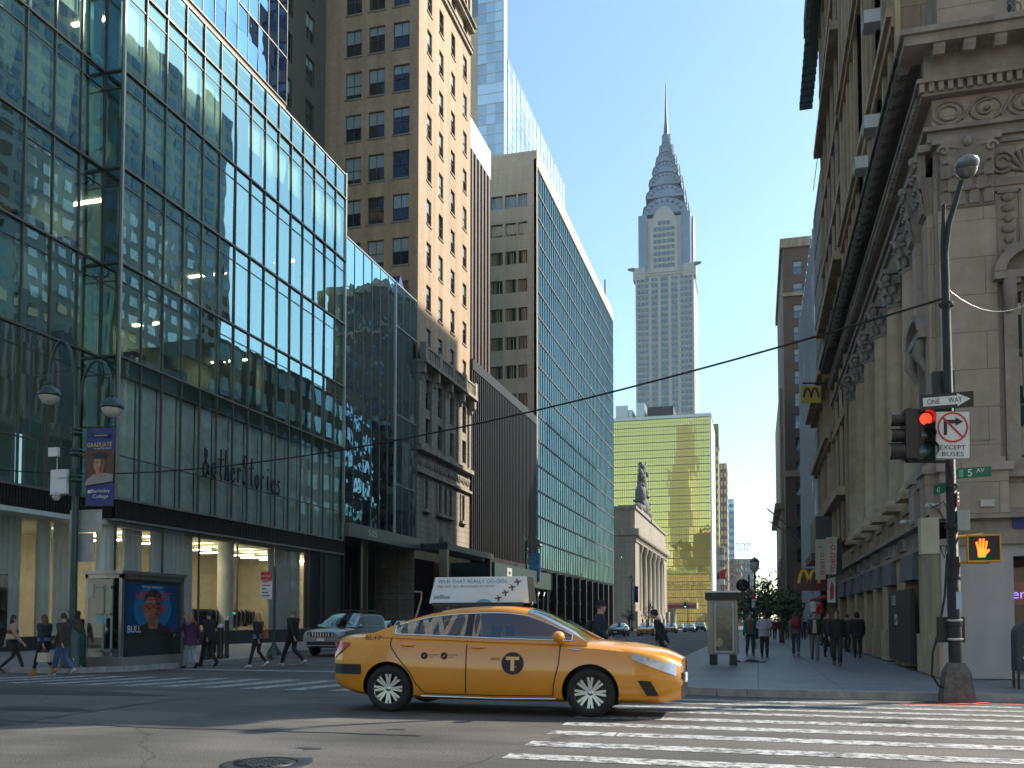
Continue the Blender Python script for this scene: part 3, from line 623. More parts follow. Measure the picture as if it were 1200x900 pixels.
# ---- second glass volume with the 505 entrance
G_BL = clear_glass('blue_clear_glass', (.40, .62, .62), (.50, .80, .95), .3, .9, .7, .012, 0.0, .5)
b505 = thing('glass_entrance_building', 'lower blue glass block with the 505 canopy between green block and tan tower', 'building', (-29, 59.4, -.3))
F5 = Face(-29.05, 59.45, 90); U5 = rng(0, 14.35, 9)
curtain(b505, F5, U5, [8.3, 10.4, 12.5, 16.4, 18.4, 22.9, 25.9, 29.5], G_BL, 100, tilt=.008)
q = MB()
for i, u in enumerate(U5): F5.box(q, u - .02, u + .02, -.04, .03, 8.3, 29.6)
F5.box(q, U5[6] - .06, U5[6] + .06, -.1, .05, 8.3, 29.6, 1)
for z in (12.5, 18.4, 25.9): F5.box(q, U5[6], U5[-1], -.08, .02, z - .06, z + .06)
F5.box(q, 0, 14.35, -.05, .05, 29.5, 29.62, 1); q.build('mullion_grid', [M['mull'], M['mull_light']], b505)
q = MB()
for z in (8.3, 12.5, 16.6, 20.8, 25, 28.2): q.box(-42, -29.5, 59.6, 73.7, z - .3, z, 0)
q.box(-34, -33.8, 59.6, 73.7, 8, 29, 1); q.box(-42, -29.4, 73.5, 73.75, 8, 29.4, 0)
q.build('interior_structure', [M['slab'], M['room_green']], b505)
q = MB(); q.box(-42, -28.6, 59.5, 73.9, 7.3, 8.3, 0); q.build('canopy_fascia', mat('canopy_metal', (.22, .22, .19), .35, .7), b505)
q = MB(); q.box(-42, -33, 59.5, 90, -.5, 7.3, 0); q.box(-33, -29, 59.5, 59.7, -.5, 7.3, 0)
for k in range(5): q.box(-33, -32.9, 61 + k * 2.6, 61.15 + k * 2.6, -.4, 5.5, 1)
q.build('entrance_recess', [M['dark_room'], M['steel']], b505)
for px in (437,): q = MB(); q.lathe([(.45, -.4), (.45, 7.3)], tuple(F5.p(F5.uof(px), 0, .9)), 20); q.build('column', mat('bronze_column', (.16, .14, .11), .3, .8), b505)
lettering('505', b505, F5.p(U5[1] + 1.7, 7.6, -.47), (0, 1, 0), (0, 0, 1), 1.7, .5, M['white'], shear=.15)
# square column and side canopy in front of the tan tower
t = thing('entrance_canopy', 'dark flat metal canopy on a square steel post below the tan tower', 'canopy', (-28, 74.2, -.3))
q = MB(); q.box(-29, -26.2, 74.2, 88.5, 7.35, 7.9); q.build('roof', M['plinth'], t)
q = MB(); q.box(-26.9, -26.2, 74.0, 74.6, -.35, 7.35); q.build('post', mat('steel_post', (.3, .27, .2), .35, .7), t)
q = MB(); q.box(-26.9, -26.3, 87.5, 88.1, -.45, 7.35); q.build('post', M['dark'], t)
# parasol-like blue roof tarp on the glass block
q = MB(); q.prism([(0, 0), (1.6, .0), (.5, 1.7)], lambda a, b, w: F5.p(11.8 + a * 1.4, 29.62 + b, .8 + w), 0, .8); q.build('tarpaulin', mat('blue_tarp', (.03, .05, .2), .6), None, 'small blue tarpaulin tent on the roof of the blue glass block', 'tarpaulin')

# ---- tan brick tower
M['tan_brick'] = masonry('tan_brick', (.58, .395, .245), (.51, .345, .21), (.38, .265, .18), .24, .075, .012, .85, .22, .004)
M['tan_stone'] = masonry('tan_limestone', (.36, .31, .235), (.32, .275, .21), (.14, .12, .1), 1.3, .55, .02, .85, .35, .03)
M['tan_carved'] = mat('carved_limestone', (.36, .31, .235), .85, var=.3, vscale=2, bump=.5, bscale=8, stain=.3)
tan = thing('brick_tower', 'tan brick office tower with rows of sash windows and a carved stone base', 'building', (-29, 73.95, -.35))
TS = Face(-29.0, 73.95, 90); TW = Face(-38.3, 73.95, 0); TD = Face(-38.3, 60.0, 90)
q = MB()
us = [(TS.uof(c, 300) - .62, TS.uof(c, 300) + .62) for c in (502.5, 516.5, 530.5, 544.5)]
zrow = [TS.zof(504, y) for y in (403, 353, 303, 253, 203, 153, 103, 53)]; dz = (zrow[-1] - zrow[0]) / 7
z0r = zrow[0] - 1.1; zs = [(z0r + dz * k, z0r + dz * k + 2.35) for k in range(12)]; zs = [z for z in zs if z[0] > 25.6]
holes(q, TS, 0, 15.1, 25.0, 72, us, zs, .35, 0)
wus = [(TW.uof(c, 150) - .8, TW.uof(c, 150) + .8) for c in (414, 441, 470)]
wz0 = TW.zof(440, 260 + 0) ; wz = [TW.zof(440, y) - 1.2 for y in (298, 247, 197, 147, 97, 47, -3)]; wd = (wz[-2] - wz[0]) / 5
wzs = [(wz[0] + wd * k, wz[0] + wd * k + 2.5) for k in range(-2, 8)]
holes(q, TW, 0, 9.3, 25, 72, wus, wzs, .35, 0)
dus = [(2.2, 3.8), (6.2, 7.8), (10.2, 11.8)]
holes(q, TD, 0, 13.95, 25, 72, dus, wzs, .35, 1)
q.box(-60, -38.3, 60, 73.9, 24, 25, 0); q.quad((-29, 89.05, 0), (-60, 89.05, 0), (-60, 89.05, 72), (-29, 89.05, 72)); q.quad((-60, 60, 72), (-38.3, 60, 72), (-38.3, 89, 72), (-60, 89, 72)); q.quad((-38.3, 73.95, 72), (-29, 73.95, 72), (-29, 89.05, 72), (-38.3, 89.05, 72))
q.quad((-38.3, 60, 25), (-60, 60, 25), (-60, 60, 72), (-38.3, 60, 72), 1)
q.build('wall', [M['tan_brick'], mat('brown_brick_side', (.10, .085, .065), .9, var=.2)], tan)  # second brick is darkened in colour for the shade on the side wing
WM = [M['sash'], M['brown_glass'], M['blind']]
pr = window_protos(1.24, 2.35, WM, 2, 1, (.0, .3, .5, .5, .8))
put_windows(tan, [(TS.p((a + b) / 2, c, .2), TS.rz) for a, b in us for c, d in zs], pr, WM, 50, jit=.004)
pr = window_protos(1.6, 2.5, WM, 2, 2, (.0, .3, .5, .5, .5, .8))
put_windows(tan, [(TW.p((a + b) / 2, c, .2), TW.rz) for a, b in wus for c, d in wzs if c > 30] + [(TD.p((a + b) / 2, c, .2), TD.rz) for a, b in dus for c, d in wzs if c > 34], pr, WM, 50, jit=.004)
sm_ = {}
for F, uu, zz in ((TS, us, zs), (TW, wus, wzs)):
    w_ = uu[0][1] - uu[0][0] + .2; q = MB(); q.box(-w_ / 2, w_ / 2, -.08, .1, -.14, -.002); me_ = q.mesh('window_sill', M['tan_stone'])
    for a, b in uu:
        for c, d in zz: inst(me_, 'window_sill', tan, F.p((a + b) / 2, c), (0, 0, F.rz))
q = MB()   # upper ledges
for z, t_ in ((61.6, .25), (63.9, .5)):
    TS.box(q, -.05, 15.1, -t_, -.002, z, z + .45); TS.box(q, -.05, 15.1, -t_ * 1.5, -.002, z + .45, z + .62)
for u in rng(0.3, 14.6, 6): TS.box(q, u - .3, u + .3, -.2, -.002, 64.6, 72)
q.build('ledge', M['tan_carved'], tan)
# stone base with balcony, arches, carved band
q = MB(); su = us
holes(q, TS, 0, 15.1, 16.9, 25.0, su, [(17.3, 19.6), (20.4, 23.2)], .5, 0)
lu = [(1.6, 2.7), (5.2, 6.3), (6.7, 7.8), (8.2, 9.3), (12.1, 13.2)]
holes(q, TS, 0, 15.1, 8.0, 14.6, lu, [(11.3, 13.9)], .5, 0); holes(q, TS, 0, 15.1, 14.6, 16.9, [], [], 0)
q.quad(TW.p(0, 8), TW.p(9.3, 8), TW.p(9.3, 25), TW.p(0, 25)); q.quad((-38.3, 73.9, -.5), (-29.2, 73.9, -.5), (-29.2, 73.9, 8), (-38.3, 73.9, 8))
q.build('stone_base', M['tan_stone'], tan)
q = MB()
TS.box(q, -.1, 15.1, -.9, -.002, 24.1, 24.4); TS.box(q, -.05, 15.1, -.8, -.3, 25.5, 25.7)
for k in range(34): TS.box(q, .15 + k * .44, .38 + k * .44, -.72, -.5, 24.4, 25.5)
for u in (0.2, 3.9, 7.6, 11.3, 14.8):
    TS.box(q, u - .35, u + .35, -.85, -.3, 24.4, 25.9); TS.box(q, u - .25, u + .25, -.7, -.002, 23.2, 24.1); TS.box(q, u - .2, u + .2, -.4, -.002, 22.7, 23.2)
TS.box(q, -.1, 15.1, -.5, -.002, 16.3, 16.7); TS.box(q, -.1, 15.1, -.3, -.002, 14.3, 14.55)
for k in range(22):   # carved scrolls
    u = .5 + k * .67; q.ball(TS.p(u, 15.4, -.03), (.12, .26, .34), 0, 8, 5); q.ball(TS.p(u + .33, 15.1 + .5 * (k % 2), -.03), (.1, .16, .16), 0, 6, 4)
for u in [a for w in lu for a in w] : TS.box(q, u - .14, u + .14, -.12, -.002, 11.3, 13.9)
for a, b in ((1.3, 3.0), (4.9, 9.6), (11.8, 13.5)): TS.box(q, a, b, -.35, -.002, 10.9, 11.2)
for i in range(5):
    u = (0.35, 3.6, 7.3, 11.0, 14.7)[i]; TS.box(q, u - .3, u + .3, -.18, -.002, 16.9, 23.2)
q.box(-28.8, -28.7, 80, 82, 8.6, 9.2)
q.build('stone_trim', M['tan_carved'], tan)
pr = window_protos(1.2, 2.3, WM, 2, 1, (.0, .4)); put_windows(tan, [(TS.p((a + b) / 2, c, .35), TS.rz) for a, b in su for c in (17.3,)], pr, WM, 20)
pr = window_protos(1.2, 2.8, WM, 2, 1, (.0, .4)); put_windows(tan, [(TS.p((a + b) / 2, c, .35), TS.rz) for a, b in su for c in (20.4,)], pr, WM, 20)
pr = window_protos(1.1, 2.6, WM, 2, 1, (.0, .2)); put_windows(tan, [(TS.p((a + b) / 2, 11.3, .35), TS.rz) for a, b in lu], pr, WM, 20)

# ---- dark blue glass tower behind the green block
bt = thing('blue_glass_tower', 'deep blue glass tower rising behind the roof of the corner block', 'building', (-37, 40, 34))
FB = Face(-37, 40, 90); G_DB = mirror_glass('deep_blue_glass', (.01, .02, .05), (.25, .5, .95), .55, 1.0, .45, .03, .01, .4)
curtain(bt, FB, rng(0, 24.6, 17), [43.6 + 3.9 * k / 2 for k in range(17)], G_DB, 100, tilt=.015, gap=.0)
q = MB()
for u in rng(0, 24.6, 17): FB.box(q, u - .03, u + .03, -.05, .02, 43.6, 75)
for k in range(9): FB.box(q, 0, 24.6, -.06, .02, 43.55 + 3.9 * k, 43.65 + 3.9 * k)
q.build('mullion_grid', M['mull'], bt)
q = MB(); q.box(-56, -37.05, 40, 64.6, 42.6, 43.6, 0); q.box(-56, -39.5, 40, 64.6, 34, 42.6, 1); q.box(-56, -37.15, 40, 64.6, 43.6, 75, 1); q.build('soffit_and_core', [mat('tan_soffit', (.3, .2, .12), .7), M['dark_room']], bt)

# ---- dark ribbed building
M['rib'] = mat('bronze_rib', (.028, .023, .02), .5, .35, var=.2, stain=.2); M['rib_dark'] = mirror_glass('bronze_glass', (.012, .011, .01), (.5, .5, .48), .12, .7, .8, .01)
rb = thing('ribbed_building', 'low dark bronze office block with close vertical ribs beside the tan tower', 'building', (-29, 89.1, -.5))
FR = Face(-29, 89.1, 90); q = MB(); FR.box(q, 0, 28.4, .35, 12, 8.2, 28.2); q.build('dark_glass_wall', M['rib_dark'], rb)
q = MB()
for k in range(41):
    u = .1 + k * .705; FR.box(q, u - .11, u + .11, -.25, .35, 8.2, 27.6)
q.build('ribs', M['rib'], rb)
q = MB(); FR.box(q, 0, 28.5, -.3, 12, 27.6, 28.7); q.build('roof_band', M['rib'], rb); q = MB(); FR.box(q, 0, 28.4, -.3, .5, 7.6, 8.2); q.build('lower_band', M['rib'], rb)
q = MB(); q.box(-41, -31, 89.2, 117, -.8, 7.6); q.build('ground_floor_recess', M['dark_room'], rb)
shed = thing('sidewalk_shed', 'dark green builders hoarding shed over the pavement with a white notice', 'scaffold', (-27, 89, -.5))
q = MB(); q.box(-26.4, -26.2, 88.8, 116, 5.0, 7.1); q.box(-31, -26.4, 88.8, 116, 5.0, 5.2); q.box(-31, -26.4, 88.8, 89.0, 5.2, 7.1); q.build('hoarding', mat('green_plywood', (.015, .045, .035), .7, var=.3), shed)
for k in range(10):
    q = MB(); q.tube([(-26.6, 89.2 + k * 2.9, road_z(90 + k * 2.9) + .1), (-26.6, 89.2 + k * 2.9, 5)], .06, 6); q.tube([(-26.6, 89.2 + k * 2.9, 4.0), (-26.6, 90.4 + k * 2.9, 5)], .04, 5); q.build('scaffold_post', M['steel'], shed)
q = MB(); q.quad((-26.19, 93.6, 5.4), (-26.19, 95.6, 5.4), (-26.19, 95.6, 6.8), (-26.19, 93.6, 6.8)); q.build('notice', M['white_dirty'], shed)
q = MB(); q.quad((-26.18, 93.9, 5.8), (-26.18, 95.3, 5.8), (-26.18, 95.3, 5.9), (-26.18, 93.9, 5.9)); q.quad((-26.18, 94.2, 6.1), (-26.18, 95.0, 6.1), (-26.18, 95.0, 6.4), (-26.18, 94.2, 6.4)); q.build('notice_print', M['ink'], shed)

# ---- narrow dark tower with white head
nt_ = thing('narrow_striped_tower', 'narrow dark tower with vertical stripes and white head beside the tan tower', 'building', (-36, 96, 28))
FN = Face(-46, 96, 0); q = MB(); q.box(-46, -33.2, 96, 110, 20, 58.5, 0)
for k in range(17): FN.box(q, k * .78, k * .78 + .3, -.25, 0, 20, 60, 1)
q.box(-46.2, -33.0, 95.6, 110, 58.5, 62.3, 2)
for k in range(10): q.box(-33.2, -32.95, 96.2 + 1.4 * k, 96.8 + 1.4 * k, 28, 58.5, 1)
q.build('striped_wall', [M['rib_dark'], mat('brown_pier', (.12, .08, .06), .6), M['white_dirty']], nt_)

# ---- beige tower with green glass flank
M['beige'] = masonry('beige_stone_panel', (.60, .49, .35), (.57, .465, .33), (.25, .2, .16), 1.35, 1.9, .012, .7, .12, .006, .06)
gt = thing('green_glass_slab', 'beige stone fronted slab tower with a long green glass side of thin fins', 'building', (-29, 118, -.6))
GS = Face(-28.8, 118.0, 90); GW = Face(-37.8, 118.0, 0)
q = MB(); gu = [(.6, 2.5), (3.0, 4.9), (5.2, 7.0)]; gu = [(GW.uof(a, 320), GW.uof(b, 320)) for a, b in ((575, 589), (592, 605), (607, 618))]
gz0 = GW.zof(600, 436); gzt = GW.zof(600, 236); gd = (gzt - gz0) / 6; gzs = [(gz0 - .9 + gd * k, gz0 + .95 + gd * k) for k in range(-4, 7)]
holes(q, GW, 0, 9.0, 8, 64.9, gu, gzs, .45, 0)
GS.box(q, 0, .5, .0, .4, 8, 64.9); q.box(-50, -37.8, 118.2, 124, 8, 64.9); q.box(-50, -28.9, 118.5, 186, 66.4, 64.9, 0)
q.box(-29.3, -28.8, 118.5, 186, 64.0, 65.2, 0)
q.build('stone_front', M['beige'], gt)
M['gold_blind'] = mat('gold_blind', (.5, .38, .2), .5, coat=.5)
ps = [(MB(), MB())]
def slat_protos():
    out = []
    w, h = gu[0][1] - gu[0][0], 1.85
    for k in range(3):
        f = MB(); f.box(-w / 2, w / 2, -.1, .0, 0, .05); f.box(-w / 2, w / 2, -.1, 0, h - .05, h); g = MB(); n = 7
        for i in range(n):
            a = -w / 2 + w * i / n; b = a + w / n; sl = rnd.uniform(.3, .8); g.quad((a, 0, 0), (a + (b - a) * sl, 0, 0), (a + (b - a) * sl, 0, h), (a, 0, h), 0); g.quad((a + (b - a) * sl, .0, 0), (b, 0, 0), (b, 0, h), (a + (b - a) * sl, 0, h), rnd.choice([0, 1, 1]))
        out.append((f, g, f.mesh('window', [M['mull']]), g.mesh('pane', [M['plain_glass'], M['gold_blind']])))
    return out
put_windows(gt, [(GW.p((a + b) / 2, c, .3), GW.rz) for a, b in gu for c, d in gzs], slat_protos(), [M['mull'], M['plain_glass'], M['gold_blind']], 100)
G_GR = mirror_glass('green_curtain_glass', (.018, .038, .040), (.36, .50, .53), .18, .56, .5, .02, .05, .4)
nU = 46; UG = rng(.5, 67.5, nU); ZG = rng(8.3, 63.8, 16)
curtain(gt, GS, UG, ZG, G_GR, 100, tilt=.004, gap=.0)
q = MB()
for u in UG: GS.box(q, u - .04, u + .04, -.07, .0, 8, 64, 0)
for z in ZG[1:]: GS.box(q, .5, 67.5, -.09, .02, z - .12, z + .12, 1)
q.build('fins', [mat('pale_fin', (.055, .075, .078), .35, .6, var=.08), M['slab']], gt)
q = MB(); GS.box(q, 0, 67.5, 1.5, 12, -2, 8, 0)
for k in range(12): GS.box(q, k * 6, k * 6 + .9, 0, 1.5, -2, 8, 1)
for k in range(44): GS.box(q, .9 + k * 1.5, 1.0 + k * 1.5, 1.2, 1.5, -1, 7.6, 2)
for z in (3.6, 6): GS.box(q, 0, 67.5, .9, 1.5, z, z + .4, 2)
q.build('ground_floors', [M['rib_dark'], M['rib'], M['steel']], gt)
q = MB(); q.box(-40, -34, 150, 168, 64.9, 70, 0); q.box(-33, -31, 172, 178, 64.9, 69.5, 0); q.tube([(-30, 183, 66), (-30, 183, 72)], .15, 6); q.build('roof_plant', M['dark'], gt)

# ---- pale blue glass tower behind
pb = thing('pale_glass_tower', 'pale sky coloured glass tower soaring behind the beige slab', 'building', (-45, 161, 60))
PB = Face(-45, 161, 90); G_PB = mirror_glass('pale_sky_glass', (.42, .54, .64), (.9, .97, 1.0), .3, .8, .3, .01, .05, .4)
curtain(pb, PB, rng(0, 53.7, 16), rng(55, 108.5, 14), G_PB, 100, tilt=.006, gap=0)
PA = Face(-60, 158.5, 0)
curtain(pb, PA, rng(9.8, 15, 3), rng(55, 150, 24), G_PB, 60, tilt=.006, gap=0)
q = MB()
for z in rng(55, 108.5, 28): PB.box(q, 0, 53.7, -.06, 0, z - .06, z + .06)
for u in rng(0, 53.7, 16): PB.box(q, u - .06, u + .06, -.1, .0, 55, 108.5)
for z in rng(55, 150, 48): PA.box(q, 9.8, 15, -.06, 0, z - .06, z + .06)
q.build('mullion_grid', mat('white_mullion', (.6, .64, .68), .4), pb)
q = MB(); PA.box(q, 4, 9.8, -.05, 2.4, 40, PA.zof(560, 20), 0); q.build('stone_pier', M['beige'], pb)
q = MB(); PB.box(q, 0, 53.7, .05, 15, 55, 108.5); q.box(-60, -45.05, 158.6, 161, 55, 150); q.build('core', mat('pale_core', (.2, .26, .3), .6), pb)
# ---- terminal with columns and sculpture
M['lime'] = masonry('pale_limestone', (.33, .275, .205), (.30, .25, .19), (.18, .15, .12), 2.2, .9, .02, .85, .25, .02); M['lime_plain'] = mat('weathered_limestone', (.31, .26, .195), .85, var=.2, stain=.3, bump=.3, bscale=2)
M['bronze_st'] = mat('weathered_sculpture', (.10, .095, .085), .8, var=.4, vscale=1.5, bump=.8, bscale=2.5)
gc = thing('railway_terminal', 'pale stone terminal with tall columns and a sculpture group on its roof', 'building', (-29, 221, -2))
GCs = Face(-29, 221, 90)
q = MB(); q.box(-60, -29, 221, 229, -2, 21, 0); q.box(-60, -31.8, 229, 292, -2, 21, 0); q.box(-60, -29, 292, 300, -2, 21, 0); q.box(-60, -28.5, 221.3, 229, -2, 3, 0)
q.box(-60, -28, 220.2, 301, 21.8, 23.4, 1); q.box(-60, -28.7, 220.8, 300.4, 20.2, 21.8, 0); q.box(-60, -29.2, 222, 299, 23.4, 28.5, 0); q.box(-60, -28.8, 221.5, 299.5, 28.5, 29.2, 1)
for k in range(64): q.box(-28.2, -27.9, 220.5 + k * 1.26, 221.1 + k * 1.26, 21.3, 21.9, 1)
q.build('wall', [M['lime'], M['lime_plain']], gc)
for k in range(6):
    y = 233.5 + 10.8 * k; c = MB(); c.lathe([(2.0, 1.0), (1.9, 2.0), (1.55, 2.6), (1.5, 12), (1.35, 17.8), (1.7, 18.6), (2.0, 20.2)], (-30.3, y, 0), 16); c.box(-32.6, -28.3, y - 2.2, y + 2.2, -1.5, 1.0); c.build('column', M['lime_plain'], gc)
q = MB(); q.box(-31.9, -31.6, 229, 292, 2, 19); q.build('window_wall', M['rib_dark'], gc)
q = MB(); q.prism([(0, 0), (14, 0), (10, 4), (4, 4)], lambda a, b, w: (-60 + w, 219 + 0 + a * 4.5, 29.2 + b), 0, 22); q.build('roof', mat('copper_roof', (.1, .25, .2), .7, var=.2), gc)
sc = thing('sculpture_group', 'dark weathered sculpture group with a standing winged figure on the terminal roof', 'sculpture', (-30, 248, 29.2))
q = MB(); rs = random.Random(3)
cl = [((-30.5, 241, 30.5), (2, 3.5, 1.8)), ((-30.5, 255, 30.5), (2, 3.5, 1.8)), ((-30.5, 248, 32), (2, 4.5, 3.2)), ((-30.5, 244.5, 35), (1.6, 2.4, 3)), ((-30.5, 250.5, 34.6), (1.6, 2.4, 2.6)), ((-30.5, 247.5, 38.5), (1.4, 1.9, 4)), ((-30.5, 247.8, 43.0), (1.0, 1.1, 1.3)), ((-30.5, 249.6, 40.5), (.7, 1.6, .9)), ((-30.5, 245.4, 41), (.8, 1.4, 1.2)), ((-30.5, 238.5, 30), (1.4, 1.6, 1.2)), ((-30.5, 258, 30), (1.4, 1.6, 1.2))]
for c, r_ in cl:
    q.ball(c, r_, 0, 12, 8)
    for k in range(7): a = rs.uniform(0, 6.28); b = rs.uniform(-1, 1); q.ball((c[0] + r_[0] * .8 * rs.uniform(-1, 1), c[1] + r_[1] * math.cos(a) * .85, c[2] + r_[2] * math.sin(a) * .85), (rs.uniform(.35, .8), rs.uniform(.35, .8), rs.uniform(.4, 1.0)), 0, 7, 5)
q.tube([(-30.5, 247.8, 41.5), (-30, 250.5, 43.5), (-29.8, 251.4, 45.2)], [.5, .35, .2], 6)
q.build('figures', M['bronze_st'], sc)
q = MB(); q.box(-32, -29.0, 234, 262, 29.2, 29.7); q.build('plinth', M['lime_plain'], sc)
# viaduct in front of the terminal
vi = thing('road_viaduct', 'low stone road bridge crossing the street beyond the terminal', 'bridge', (-20, 305, -3))
q = MB(); q.box(-29, -19.5, 303, 312, 4.4, 6.4, 0); q.box(-29, -27, 303, 312, -3, 4.4, 0); q.box(-60, -28, 296, 304, -3, 3.2, 0); q.build('deck', M['lime_plain'], vi)
q = MB(); q.box(-29, -19.5, 302.8, 303, 4.6, 5.6); q.build('painted_girder', mat('maroon_paint', (.2, .02, .03), .6), vi)

# ---- gold mirror glass hotel
ht = thing('gold_glass_hotel', 'wide gold mirror glass hotel with a fine grid below the spired skyscraper', 'building', (-45, 430, -5))
G_GO = mirror_glass('gold_glass', (.70, .50, .07), (1.0, .77, .27), .55, 1.0, .06, .04, .02, .4)
HW = Face(-75, 430, 0); HS = Face(-20.7, 430, 90)
nz, nu = 27, 52; ZH = rng(-4, 96.6, nz); UH = rng(0, 54.3, nu)
curtain(ht, HW, UH, ZH, G_GO, 100, tilt=.0022, gap=0)
q = MB()
for u in UH: HW.box(q, u - .09, u + .09, -.12, 0, -4, 97)
for z in ZH: HW.box(q, 0, 54.3, -.15, .02, z - .2, z + .2, 0)
for z in ZH: HW.box(q, 0, 54.3, -.1, .02, z + 1.85, z + 1.95, 0)
q.build('grid', mat('bronze_grid', (.22, .18, .06), .5, .5), ht)
q = MB(); q.box(-75, -20.7, 430.1, 470, -5, 96.6, 0); q.box(-20.9, -20.2, 429.8, 470, -5, 98, 1); q.box(-75, -20.2, 429.9, 470, 96.6, 98.2, 1); q.build('shell', [M['rib_dark'], mat('pale_metal_edge', (.55, .55, .5), .4, .5)], ht)
q = MB(); q.box(-66, -58, 434, 450, 98.2, 103, 0); q.box(-66, -60, 433, 434, 98.2, 105); q.box(-56, -52, 434, 450, 98.2, 106, 0); q.box(-50.5, -38, 432, 450, 98.2, 103.2, 1); q.build('roof_plant', [M['steel'], M['rib']], ht)

# ---- art deco skyscraper
M['deco'] = mat('grey_brick', (.48, .44, .39), .8, var=.08, vscale=.05); M['deco_dark'] = mat('dark_spandrel', (.29, .285, .28), .5, var=.2, vscale=.2)
M['deco_steel'] = mat('crown_steel', (.20, .24, .28), .38, .85, var=.2, vscale=.15); M['deco_steel_d'] = mat('crown_steel_dark', (.09, .11, .13), .4, .8, var=.2, vscale=.3)
def zc(y): return float(ay(779, y, 517)[2])
ch = thing('art_deco_skyscraper', 'tall grey art deco skyscraper with tiered steel crown and needle spire', 'building', (-45.5, 516, -6))
cx0, cx1 = float(ay(745, 400, 500)[0]), float(ay(813.5, 400, 500)[0]); cxm = (cx0 + cx1) / 2; hw = (cx1 - cx0) / 2
zt = 200.0
def tower(q, x0, x1, y0, y1, z0, z1, m): q.box(x0, x1, y0, y1, z0, z1, m)
q = MB(); tower(q, cx0, cx1, 500, 535, -6, 196, 0); tower(q, cxm - hw * .80, cxm + hw * .80, 501.5, 533, 196, zc(268), 0); q.build('shaft', M['deco'], ch)
for sx in (-1, 1): q = MB(); tower(q, cxm + sx * hw * .74 - hw * .155, cxm + sx * hw * .74 + hw * .155, 501, 533.5, 199.3, zc(264), 0); q.build('steel_pier', M['deco_steel'], ch)
CW = Face(cx0, 500, 0); Wd = cx1 - cx0
# window columns: centre dark strips, side wings with wrapped bands
pw = []
cen = [.30, .36, .46, .50, .54, .64, .70]; nfl = 58; ch_z = [0 + 3.42 * k for k in range(nfl)]
q = MB(); q2 = MB()
for k in range(15, nfl):
    z = ch_z[k]
    if z > 193: break
    for f0, f1 in ((.03, .09), (.10, .16), (.175, .225), (.775, .825), (.84, .90), (.91, .97)): pw.append((f0, f1, z))
    for f in cen: pw.append((f - .02, f + .02, z))
    CW.box(q2, .015 * Wd, .24 * Wd, -.12, 0.0, z + 1.1, z + 1.9) if k % 1 == 0 else None
    CW.box(q2, .76 * Wd, .985 * Wd, -.12, 0.0, z + 1.1, z + 1.9)
    for yy in range(9): q.box(cx1, cx1 + .06, 502 + yy * 3.7, 503.4 + yy * 3.7, z - .9, z + .9)
for f in (.5,): CW.box(q2, (f - .065) * Wd, (f + .065) * Wd, -.08, 0, 40, 193)
for f in (.33, .67): CW.box(q2, (f - .055) * Wd, (f + .055) * Wd, -.06, 0, 40, 190)
q2.build('spandrels', M['deco_dark'], ch)
pm = {}
pw.sort(key=lambda a: -a[2]); rest = MB()
for i, (a, b, z) in enumerate(pw):
    w = (b - a) * Wd; key = round(w, 2)
    if i < 100:
        if key not in pm: g = MB(); g.box(-w / 2, w / 2, -.2, 0.02, -.95, .95); pm[key] = g.mesh('window', M['plain_glass'])
        inst(pm[key], 'window', ch, CW.p((a + b) / 2 * Wd, z, 0))
    else: CW.box(rest, a * Wd, b * Wd, -.2, .02, z - .95, z + .95)
tag(rest.build('windows', M['plain_glass'], ch), kind='stuff')
q.v and tag(q.build('side_windows', M['plain_glass'], ch), kind='stuff')
# corner shoulders with eagles
q = MB()
for sx in (-1, 1):
    x = cxm + sx * hw * .87; q.box(x - 3.4, x + 3.4, 499.6, 506, 192, 199, 0)
    q.prism([(0, 0), (3.6, 1.2), (3.8, 2.0), (0, 2.4)], lambda a, b, w: (x + sx * (2.6 + a), 500 + w, 197 + b), -.6, .6, 1)
for k in range(2): q.box(cx0 - .3, cx1 + .3, 499.4, 535, 193.6 + k * 1.6, 194.2 + k * 1.6, 0)
q.build('shoulders', [M['deco'], M['deco_steel_d']], ch)
# central bay rising into the lowest arch
def wc(px0, px1): return float(ay(px1, 300, 500)[0] - ay(px0, 300, 500)[0]) / 2
yc = 517.5; cyh = 16.5
def arch_pts(w, z0, z1, n=18, pw_=1.0, straight=0.25):
    zs_ = z0 + (z1 - z0) * straight
    return [(-w, z0)] + [(-w * math.cos(math.pi * i / n), zs_ + (z1 - zs_) * math.sin(math.pi * i / n) ** pw_) for i in range(n + 1)] + [(w, z0)]
def vault(q, w, z0, z1, m=0, ext=0., straight=.25, mf=None):
    P = arch_pts(w, z0, z1, straight=straight)
    q.prism(P, lambda a, b, c: (cxm + a, yc + c, b), -w - ext, w + ext, m); q.prism(P, lambda a, b, c: (cxm + c, yc + a, b), -w - ext, w + ext, m)
q = MB()
tiers = [(hw * .76, zc(290), zc(242), .62), (hw * .66, zc(262), zc(226), .6), (hw * .56, zc(246), zc(210), .6), (hw * .45, zc(228), zc(196), .55), (hw * .34, zc(213), zc(183), .5), (hw * .235, zc(199), zc(170), .45), (hw * .14, zc(184), zc(157), .2)]
tri = MB()
